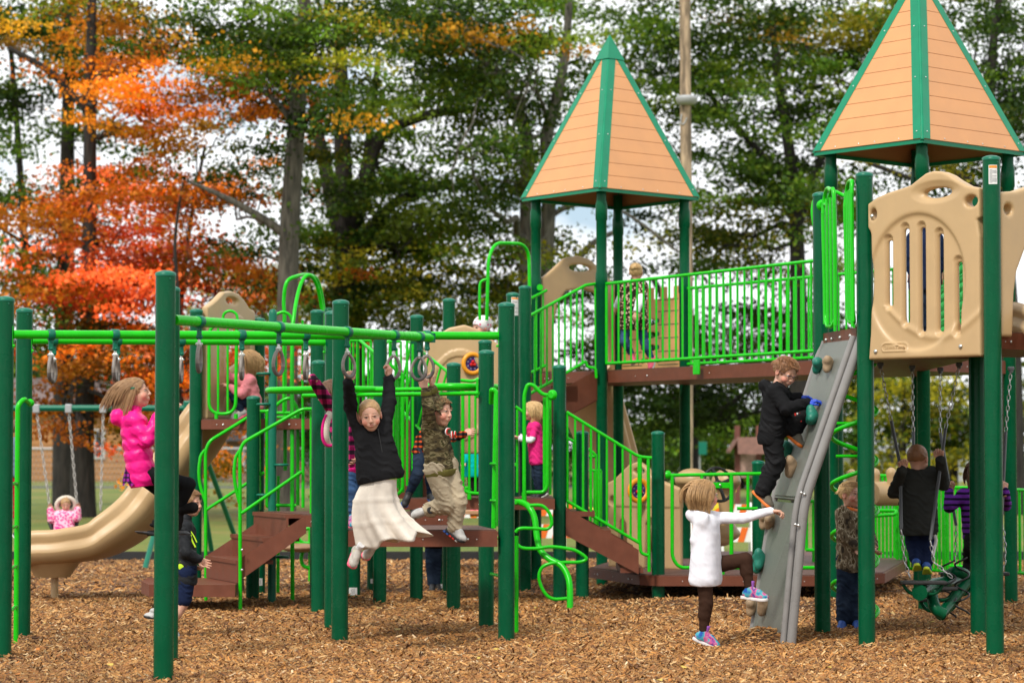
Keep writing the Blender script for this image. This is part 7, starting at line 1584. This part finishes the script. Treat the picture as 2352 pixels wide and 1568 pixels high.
# --- 5 pink quilted girl on the slide deck
T, g, M = person('long haired girl in pale pink quilted coat crouching on the slide deck', 25.4,
    dict(hd=(563, 828), sl=(553, 870, .09), sr=(574, 872, -.10), el=(527, 868, .12), wl=(510, 842, .1), er=(556, 905, -.16), wr=(530, 890, -.12), hl=(578, 928, .06), hr=(582, 930, -.06), kl=(536, 906, .08), al=(550, 942, .08), tl=(530, 954, .08), kr=(534, 904, -.08), ar=(556, 944, -.07), tr=(536, 957, -.07)),
    .95, (-80, 5, 0), by=-95, top=dict(mat=F_QUILT, inf=.022, hem=.03, ridge=34), bottom=dict(mat=F_DJEAN, inf=.008), shoes=dict(mat_=S_GREY, sole=S_PINKR), h=.010, detail=False)
hairdo(T, g['hd'], M, .95, H_DB, 'long', .27, 5, n=600, w=.0028)
# --- 6 girl in plaid behind centre post
T, g, M = person('girl in pink plaid jacket reaching left for a ring, half behind a post', 20.15,
    dict(hd=(758, 905, -.1), sl=(768, 946, -.1), sr=(802, 950, .02), el=(741, 905, -.35), wl=(718, 869, -.55), er=(822, 1000, .04), wr=(818, 1040, -.05), hl=(798, 1062, -.03), hr=(822, 1062, .07), kl=(806, 1125, -.05), al=(812, 1184, 0), tl=(806, 1200, -.12), kr=(816, 1128, .08), ar=(820, 1180, .1), tr=(828, 1196, 0)),
    1.0, (-72, 14, 0), by=-55, top=dict(mat=F_PLAIDP, inf=.02, hem=.02, band=F_PINKB), bottom=dict(mat=F_JEAN, inf=.012), shoes=dict(mat_=S_TIE, sole=S_PINKR),
    hands=[((W(718, 869, 19.6), Vector((-.6, 0, .35)), Vector((-.5, 0, -.8)), .95), dict(curl=(60, 70, 40)))])
hairdo(T, g['hd'], M, 1.0, H_DK, 'long', .20, 6, n=700, w=.0023)
MB().tube(spline([W(758, 948, 19.9), W(750, 970, 19.86), W(748, 1000, 19.86), W(754, 1020, 19.9)], 6), .028, 10).build('fleece_lining', F_FLC, T); MB().tube(spline([W(750, 952, 19.86), W(742, 975, 19.84), W(741, 1005, 19.84), W(750, 1022, 19.86), W(766, 1022, 19.9)], 6), .012, 8).build('pink_piping', F_PINKB, T)
# --- 7 girl in black fleece
wL, wR = W(800, 878, 18.25), W(893, 868, 18.75)
T, g, M = person('girl in black fleece jacket and tiered cream skirt hanging from two rings', 18.5,
    dict(hd=(850, 954, -.05), sl=(829, 992, .02), sr=(880, 984, .05), el=(806, 936, -.06), wl=wL, er=(894, 925, .14), wr=wR, hl=(860, 1104), hr=(890, 1098, .04), kl=(852, 1190, .0), al=(821, 1262, -.0), tl=(813, 1300, -.10), kr=(900, 1188, .02), ar=(862, 1246, .22), tr=(846, 1268, .18)),
    1.04, (6, 14, 7), by=8, top=dict(mat=F_BLKFL, inf=.022, hem=-.035, wob=.007, f=30, zip=.035, flare=.03), bottom=dict(kind='skirt', mat=F_CREAM, hc=(904, 1242, .05), r=(.115, .105, .225, .18), tilt=.05, bend=-.085, waist=mat('lime_shirt_hem', (.45, .75, .12), .7)),
    shoes=dict(mat_=S_BEIGE, sole=S_PINKR, trim=S_NEON, sock=SOCKW), hh=.0028,
    hands=[((wL, Vector((-.02, 0, 1)), Vector((.15, .55, -.1)), 1.0), dict(curl=(75, 85, 50), thumb_side=-1, h=.003)), ((wR, Vector((.18, -.05, 1)), Vector((-.8, .3, .1)), 1.0), dict(curl=(45, 80, 50), thumb_side=1, thumb_curl=-.3, h=.003))], open_mouth=1, hs=1.03)
hairdo(T, g['hd'], M, 1.06, H_DB, 'pulled', n=300, seed=7, gather=g['hd']+M @ Vector((0, -.12, .0)), w=.0022)
# --- 8 camo boy
wL, wR = W(977, 893, 19.25), W(992, 886, 19.5)
T, g, M = person('boy in camouflage hood and khaki trousers hanging from the end rings', 19.45,
    dict(hd=(1010, 946, -.05), sl=(985, 984, -.10), sr=(1008, 976, .10), el=(984, 935, -.2), wl=wL, er=(1002, 930, .12), wr=wR, hl=(1000, 1084, -.07), hr=(1028, 1076, .06), kl=(1026, 1158, -.05), al=(985, 1170, .02), tl=(960, 1180, .0), kr=(1052, 1150, -.02), ar=(1044, 1210, .0), tr=(1072, 1232, -.06)),
    1.04, (58, 4, 0), by=50, top=dict(mat=F_CAMO, inf=.018, slv=.93, hem=.0, band=F_OLIVE, cuff=F_OLIVE, wob=.006, f=30), hoodup=True, bottom=dict(mat=F_KHAKI, inf=.020, flare=.010, wob=.006), shoes=dict(mat_=S_GREY, sole=S_BLKR, trim=S_BLKR, sock=S_BLKR, blocks=[S_BLUE, S_BLUE, S_RED, S_RED, S_GREY]), hh=.0028,
    hands=[((wL, Vector((-.25, 0, 1)), Vector((.35, .8, 0)), 1.0), dict(curl=(75, 85, 50), h=.003)), ((wR, Vector((.12, 0, 1)), Vector((-.8, .2, 0)), 1.0), dict(curl=(50, 80, 50), thumb_side=1, thumb_curl=-.3, h=.003))])
hairdo(T, g['hd'], M, 1.0, H_LB, 'short', n=400)
fm = head_frame(52, 0, 0); cM = Matrix((fdir(52+90), UPV, fdir(52))).transposed()
for k, (ch, col) in enumerate((('C', 'r'), ('H', 'r'))):
    p = W(1028+k*13, 992+k*7, 19.45-.11+k*.04)
    text(ch, .085, p+fdir(52)*.0, Matrix((fdir(142), UPV, fdir(52))).transposed(), .004, mat('white_letter_edge', (.8, .8, .8), .6), T, 'letter_print'); text(ch, .075, p+fdir(52)*.006, Matrix((fdir(142), UPV, fdir(52))).transposed(), .004, S_RED, T, 'letter_print')
# --- 9 orange plaid kid on the stair
T, g, M = person('child in orange plaid shirt and blue soled shoes behind the hanging camouflage boy', 23.3,
    dict(hd=(1004, 958), sl=(985, 985, -.05), sr=(1014, 985, .05), el=(965, 1010, 0), wl=(962, 1022), er=(1040, 1006, 0), wr=(1066, 997, 0), hl=(966, 1036), hr=(985, 1036, .08), kl=(960, 1086, -.05), al=(940, 1132, .02), tl=(932, 1152, -.03), kr=(990, 1090, .1), ar=(990, 1135, .1), tr=(1000, 1142, 0)),
    1.0, (30, 0, 0), by=170, top=dict(mat=F_ORPL, inf=.016, hem=.01), bottom=dict(mat=F_DJEAN), shoes=dict(mat_=S_BLKR, sole=S_BLUE), h=.010, detail=False)
hairdo(T, g['hd'], M, 1, H_DK, 'short', n=60)
# --- 10 cap kid
T, g, M = person('child in pink and white patterned cap peeking over the tan dial panel', 26.3,
    dict(hd=(1106, 752), sl=(1090, 790), sr=(1124, 790), el=(1085, 825), wl=(1090, 850, -.1), er=(1128, 825), wr=(1122, 850, -.1), hl=(1096, 875), hr=(1118, 875), kl=(1096, 930), al=(1096, 985), tl=(1090, 995, -.1), kr=(1118, 930), ar=(1118, 985), tr=(1112, 995, -.1)),
    .98, (-60, 10, 0), top=dict(mat=F_TEE), bottom=dict(mat=F_JEAN), shoes=dict(mat_=S_PINKR), h=.012, detail=True)
V = Vol(g['hd']-Vector((.15,)*3), g['hd']+Vector((.15,)*3), .006); V.ell(g['hd']+M @ Vector((0, -.02, .035)), (.088, .104, .088), M, 0, 0); V.ell(g['hd']+M @ Vector((0, .10, -.05)), (.11, .085, .095), M, .01, op='s'); v, f, c = V.mesh()
link('cap', fastmesh('cap', v, f), ramp_fabric('pink_white_pattern', [(.75, .12, .25), (.8, .75, .76), (.82, .8, .8)], 22, tex='voronoi', pos=[0, .25, .4]), T)
# --- 11 turquoise child
T, g, M = person('child in turquoise shirt and black leggings standing behind the tan dial panel', 31.2,
    dict(hd=(1092, 985), sl=(1074, 1020), sr=(1106, 1020), el=(1068, 1042), wl=(1066, 1062, -.1), er=(1110, 1042), wr=(1108, 1062, -.1), hl=(1082, 1080), hr=(1100, 1080), kl=(1084, 1128), al=(1086, 1168), tl=(1084, 1178, -.12), kr=(1100, 1128), ar=(1098, 1168), tr=(1098, 1178, -.12)),
    .92, (-20, 0, 0), top=dict(mat=F_TEAL, hem=.04, flare=.02), bottom=dict(mat=F_BLACK, inf=.006), shoes=dict(mat_=S_PINKR, sole=S_NEON), h=.012, detail=False)
hairdo(T, g['hd'], M, .92, H_DK, 'long', .15, n=120, w=.005)
# --- 12 standing behind deck
T, g, M = person('child in dark jacket and jeans standing on the wood chips behind the low platform', 26.5,
    dict(hd=(1003, 1130), sl=(982, 1168), sr=(1024, 1168), el=(976, 1200), wl=(980, 1232), er=(1030, 1200), wr=(1024, 1232), hl=(991, 1238), hr=(1010, 1238), kl=(992, 1290), al=(994, 1340), tl=(992, 1352, -.12), kr=(1008, 1290), ar=(1006, 1340), tr=(1008, 1352, -.12)),
    1.0, (0, 0, 0), top=dict(mat=F_BLACK, hem=.05), bottom=dict(mat=F_DJEAN, flare=.012, inf=.018), shoes=dict(mat_=S_BLKR), h=.011, detail=False)
hairdo(T, g['hd'], M, 1, H_DK, 'short', n=60)
# --- 13 blond girl
T, g, M = person('blond girl in pink tee over white sleeves and jeans standing on the landing deck', 24.75,
    dict(hd=(1219, 944), sl=(1222, 976, .08), sr=(1230, 978, -.09), el=(1216, 1006, .1), wl=(1194, 1003, .09), er=(1222, 1012, -.13), wr=(1192, 1006, -.10), hl=(1232, 1046, .05), hr=(1236, 1046, -.05), kl=(1232, 1090, .05), al=(1238, 1128, .05), tl=(1224, 1136, .05), kr=(1238, 1092, -.05), ar=(1244, 1130, -.05), tr=(1230, 1139, -.05)),
    .82, (-82, 6, 0), top=dict(mat=F_TEE, inf=.010, slv=.34, hem=.05, name='tee_shirt', collar=False, flare=.01), bottom=dict(mat=F_DJEAN), shoes=dict(mat_=S_BLKR), h=.008, detail=True, hh=.0035)
hairdo(T, g['hd'], M, .84, H_BL, 'long', .19, 8, n=600, w=.0024)
for a, b in ((g['sl'].lerp(g['el'], .6), g['el']), (g['sr'].lerp(g['er'], .6), g['er'])): pass
for sd_, el_, wr_ in (('sr', 'er', 'wr'), ('sl', 'el', 'wl')): MB().tube(fillet([g[sd_].lerp(g[el_], .5), g[el_], g[wr_]], .03), [.030]*9, 12).build('white_sleeve', F_WHITE, T)
# --- 14 leopard girl
T, g, M = person('blond girl in leopard print vest and white sleeves running away on the bridge', 27.9,
    dict(hd=(1461, 626), sl=(1433, 660, -.05), sr=(1476, 658, .05), el=(1424, 690, 0), wl=(1416, 704, .05), er=(1468, 695, -.12), wr=(1462, 716, -.14), hl=(1440, 738), hr=(1470, 738), kl=(1434, 782, -.02), al=(1450, 812, .1), tl=(1452, 836, .0), kr=(1480, 785, .05), ar=(1496, 822, .1), tr=(1488, 845, .05)),
    .95, (165, 0, 0), by=170, top=dict(mat=F_LEO, inf=.028, slv=.25, hem=.05, flare=.015, name='vest', wob=.006), bottom=dict(mat=F_JEAN, inf=.010), shoes=dict(mat_=S_PINKR, sole=S_GREY), h=.009, detail=False)
hairdo(T, g['hd'], M, .95, H_BL, 'bun', n=240, gather=g['hd']+M @ Vector((0, -.12, .05)))
for sd_, el_, wr_ in (('sr', 'er', 'wr'), ('sl', 'el', 'wl')): MB().tube(fillet([g[sd_], g[el_], g[wr_]], .05), [.046]*7+[.040]*2, 12).build('white_sleeve', F_WHITE, T)
# --- 15 climbing boy
wN, wF = W(1853, 926, 19.72), W(1834, 912, 20.0)
T, g, M = person('boy with glasses in black hooded tracksuit and blue gloves climbing the grey wall', 19.85,
    dict(hd=(1803, 855, .0), sl=(1790, 894, .10), sr=(1781, 899, -.12), el=(1812, 918, .14), wl=wF, er=(1806, 938, -.2), wr=wN, hl=(1775, 992, .06), hr=(1770, 992, -.07), kl=(1838, 958, .06), al=(1822, 990, .05), tl=(1845, 1010, 0.0), kr=(1782, 1062, -.06), ar=(1752, 1128, -.04), tr=(1772, 1148, -.06)),
    1.06, (38, 30, -4), by=72, top=dict(mat=F_BLACK, inf=.024, hood=1.1, hem=.06, wob=.007, f=27), bottom=dict(mat=mat('black_track_nylon', (.012, .012, .013), .75, spec=.1, bump=(60, .3)), inf=.022, flare=.016, wob=.006, f=26), shoes=dict(mat_=S_OLIVE, sole=S_ORANGE, trim=S_OLIVE), hh=.0028,
    hands=[((wN, Vector((.8, 0, .25)), Vector((.35, .2, -.9)), 1.08), dict(curl=(35, 45, 35), col='glove', h=.0035, thumb_side=-1)), ((wF, Vector((.9, 0, .05)), Vector((.3, 0, -.9)), 1.05), dict(curl=(35, 45, 35), col='glove', h=.0035, thumb_side=-1))])
hairdo(T, g['hd'], M, 1.08, H_GI, 'short', n=900, seed=4)
gm = MB(); hd = g['hd']; s_ = 1.06
for a in (-1, 1):
    gm.tube([hd+M @ (Vector((a*.029+math.cos(t)*.021, .094, .005+math.sin(t)*.014))*s_) for t in np.linspace(0, 6.283, 17)[:-1]], .0022, 6, True); gm.tube([hd+M @ (Vector((a*.05, .094, .01))*s_), hd+M @ (Vector((a*.080, .01, .008))*s_)], .0022, 6)
gm.tube([hd+M @ (Vector((-.008, .096, .008))*s_), hd+M @ (Vector((.008, .096, .008))*s_)], .002, 6); gm.build('glasses', mat('dark_red_glasses_frame', (.05, .012, .015), .3), T)
for k, off in enumerate((-.018, 0, .018)):
    q = g['kl']+Vector((-.03+off, -.062, .015)); MB().tube([q+Vector((.0, 0, .02)), q+Vector((.012, -.004, -.05))], .008, 6).build('leg_stripe', (S_RED, SOCKW, S_RED)[k], T)
# --- 16 white hoodie girl
wN = W(1770, 1173, 19.05)
T, g, M = person('girl in white hoodie and brown leggings with one foot on the climbing wall', 19.05,
    dict(hd=(1618, 1138), sl=(1634, 1188, .08), sr=(1612, 1196, -.11), el=(1706, 1190, .06), wl=wN, er=(1598, 1240, -.08), wr=(1622, 1270, .08), hl=(1626, 1300, .07), hr=(1616, 1302, -.06), kl=(1712, 1284, .06), al=(1722, 1356, .05), tl=(1764, 1362, .03), kr=(1622, 1384, -.05), ar=(1615, 1456, -.02), tr=(1652, 1472, -.03)),
    1.08, (112, 2, 0), by=105, top=dict(mat=F_WHITE, inf=.010, hood=.95, hem=.085, wob=.0022, f=16, flare=.026, name='hoodie'), bottom=dict(mat=F_DKBR, inf=.006, wob=.002, name='leggings', len=.93), shoes=dict(mat_=S_TIE, sole=mat('white_rubber_sole', (.7, .66, .64), .5), trim=S_TIE, sock=SOCKP), hh=.003,
    hands=[((wN, Vector((.9, 0, -.02)), Vector((.25, 0, -1)), 1.0), dict(curl=(35, 50, 35), h=.003, thumb_side=1))])
hairdo(T, g['hd'], M, 1.1, H_DB, 'long', .17, 11, n=1000, w=.0021)
# --- 17 camo jacket boy
T, g, M = person('blond boy in brown camouflage jacket and dark jeans standing by the corkscrew climber', 21.1,
    dict(hd=(1953, 1136), sl=(1936, 1180, -.06), sr=(1980, 1180, .06), el=(1936, 1228, -.08), wl=(1966, 1256, -.12), er=(1996, 1230, 0), wr=(2006, 1254, -.1), hl=(1943, 1284), hr=(1975, 1284, .04), kl=(1942, 1356), al=(1938, 1420), tl=(1930, 1436, -.08), kr=(1972, 1356), ar=(1966, 1422), tr=(1972, 1438, -.12)),
    1.02, (42, 0, 0), by=40, top=dict(mat=F_REAL, inf=.026, hood=.9, hem=.055, wob=.006), bottom=dict(mat=F_DJEAN, inf=.020, flare=.018), shoes=dict(mat_=S_BLUE, sole=mat('pale_sole', (.6, .65, .5), .5)), hh=.003, open_mouth=.5)
hairdo(T, g['hd'], M, 1.0, H_BL, 'short', n=800)
q = g['hd']-Vector((0, 0, .12)); MB().tube([q+Vector((math.cos(a)*.065, math.sin(a)*.07, .01*math.sin(a*2))) for a in np.linspace(0, 6.283, 20)[:-1]], .018, 8, True).build('orange_collar', S_ORANGE, T)
# --- 18 navy child
T, g, M = person('child in navy shirt seen through the slots of the tan panel', 21.6, dict(hd=(2126, 500), sl=(2098, 548), sr=(2150, 548), el=(2088, 585), wl=(2092, 620), er=(2160, 585), wr=(2158, 620), hl=(2110, 648), hr=(2138, 648), kl=(2110, 720), al=(2112, 790), tl=(2110, 800, -.12), kr=(2138, 720), ar=(2136, 790), tr=(2136, 800, -.12)),
    1.1, (180, 0, 0), top=dict(mat=F_NAVY, inf=.018, hem=.03), bottom=dict(mat=F_DJEAN), shoes=dict(mat_=S_ORANGE), h=.011, detail=False)
hairdo(T, g['hd'], M, 1.1, H_DK, 'short', n=60)
# --- 19 swing boy
wL, wR = W(2072, 1080, 20.15), W(2160, 1056, 20.2)
T, g, M = person('boy in dark grey fleece seen from behind on the glider swing', 20.4,
    dict(hd=(2108, 1054), sl=(2074, 1090), sr=(2138, 1088), el=(2054, 1130, .02), wl=wL, er=(2166, 1112, .02), wr=wR, hl=(2096, 1200), hr=(2124, 1200), kl=(2098, 1242, .12), al=(2104, 1284, -.02), tl=(2106, 1296, .13), kr=(2128, 1242, .12), ar=(2128, 1292, -.02), tr=(2130, 1304, .13)),
    1.08, (150, 12, 0), by=172, top=dict(mat=F_GREYFL, inf=.022, hem=.05, wob=.007, flare=.012), bottom=dict(mat=F_NAVY, inf=.014, flare=.01), shoes=dict(mat_=S_BLUE, sole=S_NEON), h=.0085, hh=.0035,
    hands=[((wL, Vector((-.1, 0, 1)), Vector((.3, -.9, 0)), 1.0), dict(curl=(65, 80, 50))), ((wR, Vector((-.05, 0, 1)), Vector((-.3, -.9, 0)), 1.0), dict(curl=(65, 80, 50), thumb_side=-1))])
hairdo(T, g['hd'], M, 1.06, H_GI, 'buzz')
MB().tube([W(2142, 1212, 20.34), W(2150, 1240, 20.36), W(2143, 1275, 20.34)], .014, 6, sx=1.4).build('white_leg_stripe', SOCKW, T)
# --- 20 purple girl
wL, wR = W(2180, 1128, 21.3), W(2308, 1128, 20.45)
T, g, M = person('child in purple and black striped hoodie partly behind the right post', 21.2,
    dict(hd=(2248, 1090), sl=(2214, 1136), sr=(2276, 1136), el=(2180, 1165, -.02), wl=wL, er=(2310, 1160, -.3), wr=wR, hl=(2234, 1222), hr=(2262, 1222), kl=(2228, 1258, -.08), al=(2222, 1294, .02), tl=(2216, 1310, -.1), kr=(2268, 1260, -.08), ar=(2266, 1296, .02), tr=(2268, 1310, -.1)),
    1.04, (0, 5, 0), top=dict(mat=F_PURPLE, inf=.018, hem=.03, name='hoodie'), bottom=dict(mat=F_BLACK, inf=.010), shoes=dict(mat_=BOOTB, sole=S_BLKR, boot=.06, name='boot'), h=.009, hh=.004,
    hands=[((wL, Vector((.0, 0, 1)), Vector((.4, -.9, 0)), .95), dict(curl=(65, 80, 50))), ((wR, Vector((.0, 0, 1)), Vector((-.4, .9, 0)), .95), dict(curl=(65, 80, 50)))])
hairdo(T, g['hd'], M, 1.04, H_DK, 'long', .2, n=200, w=.004)
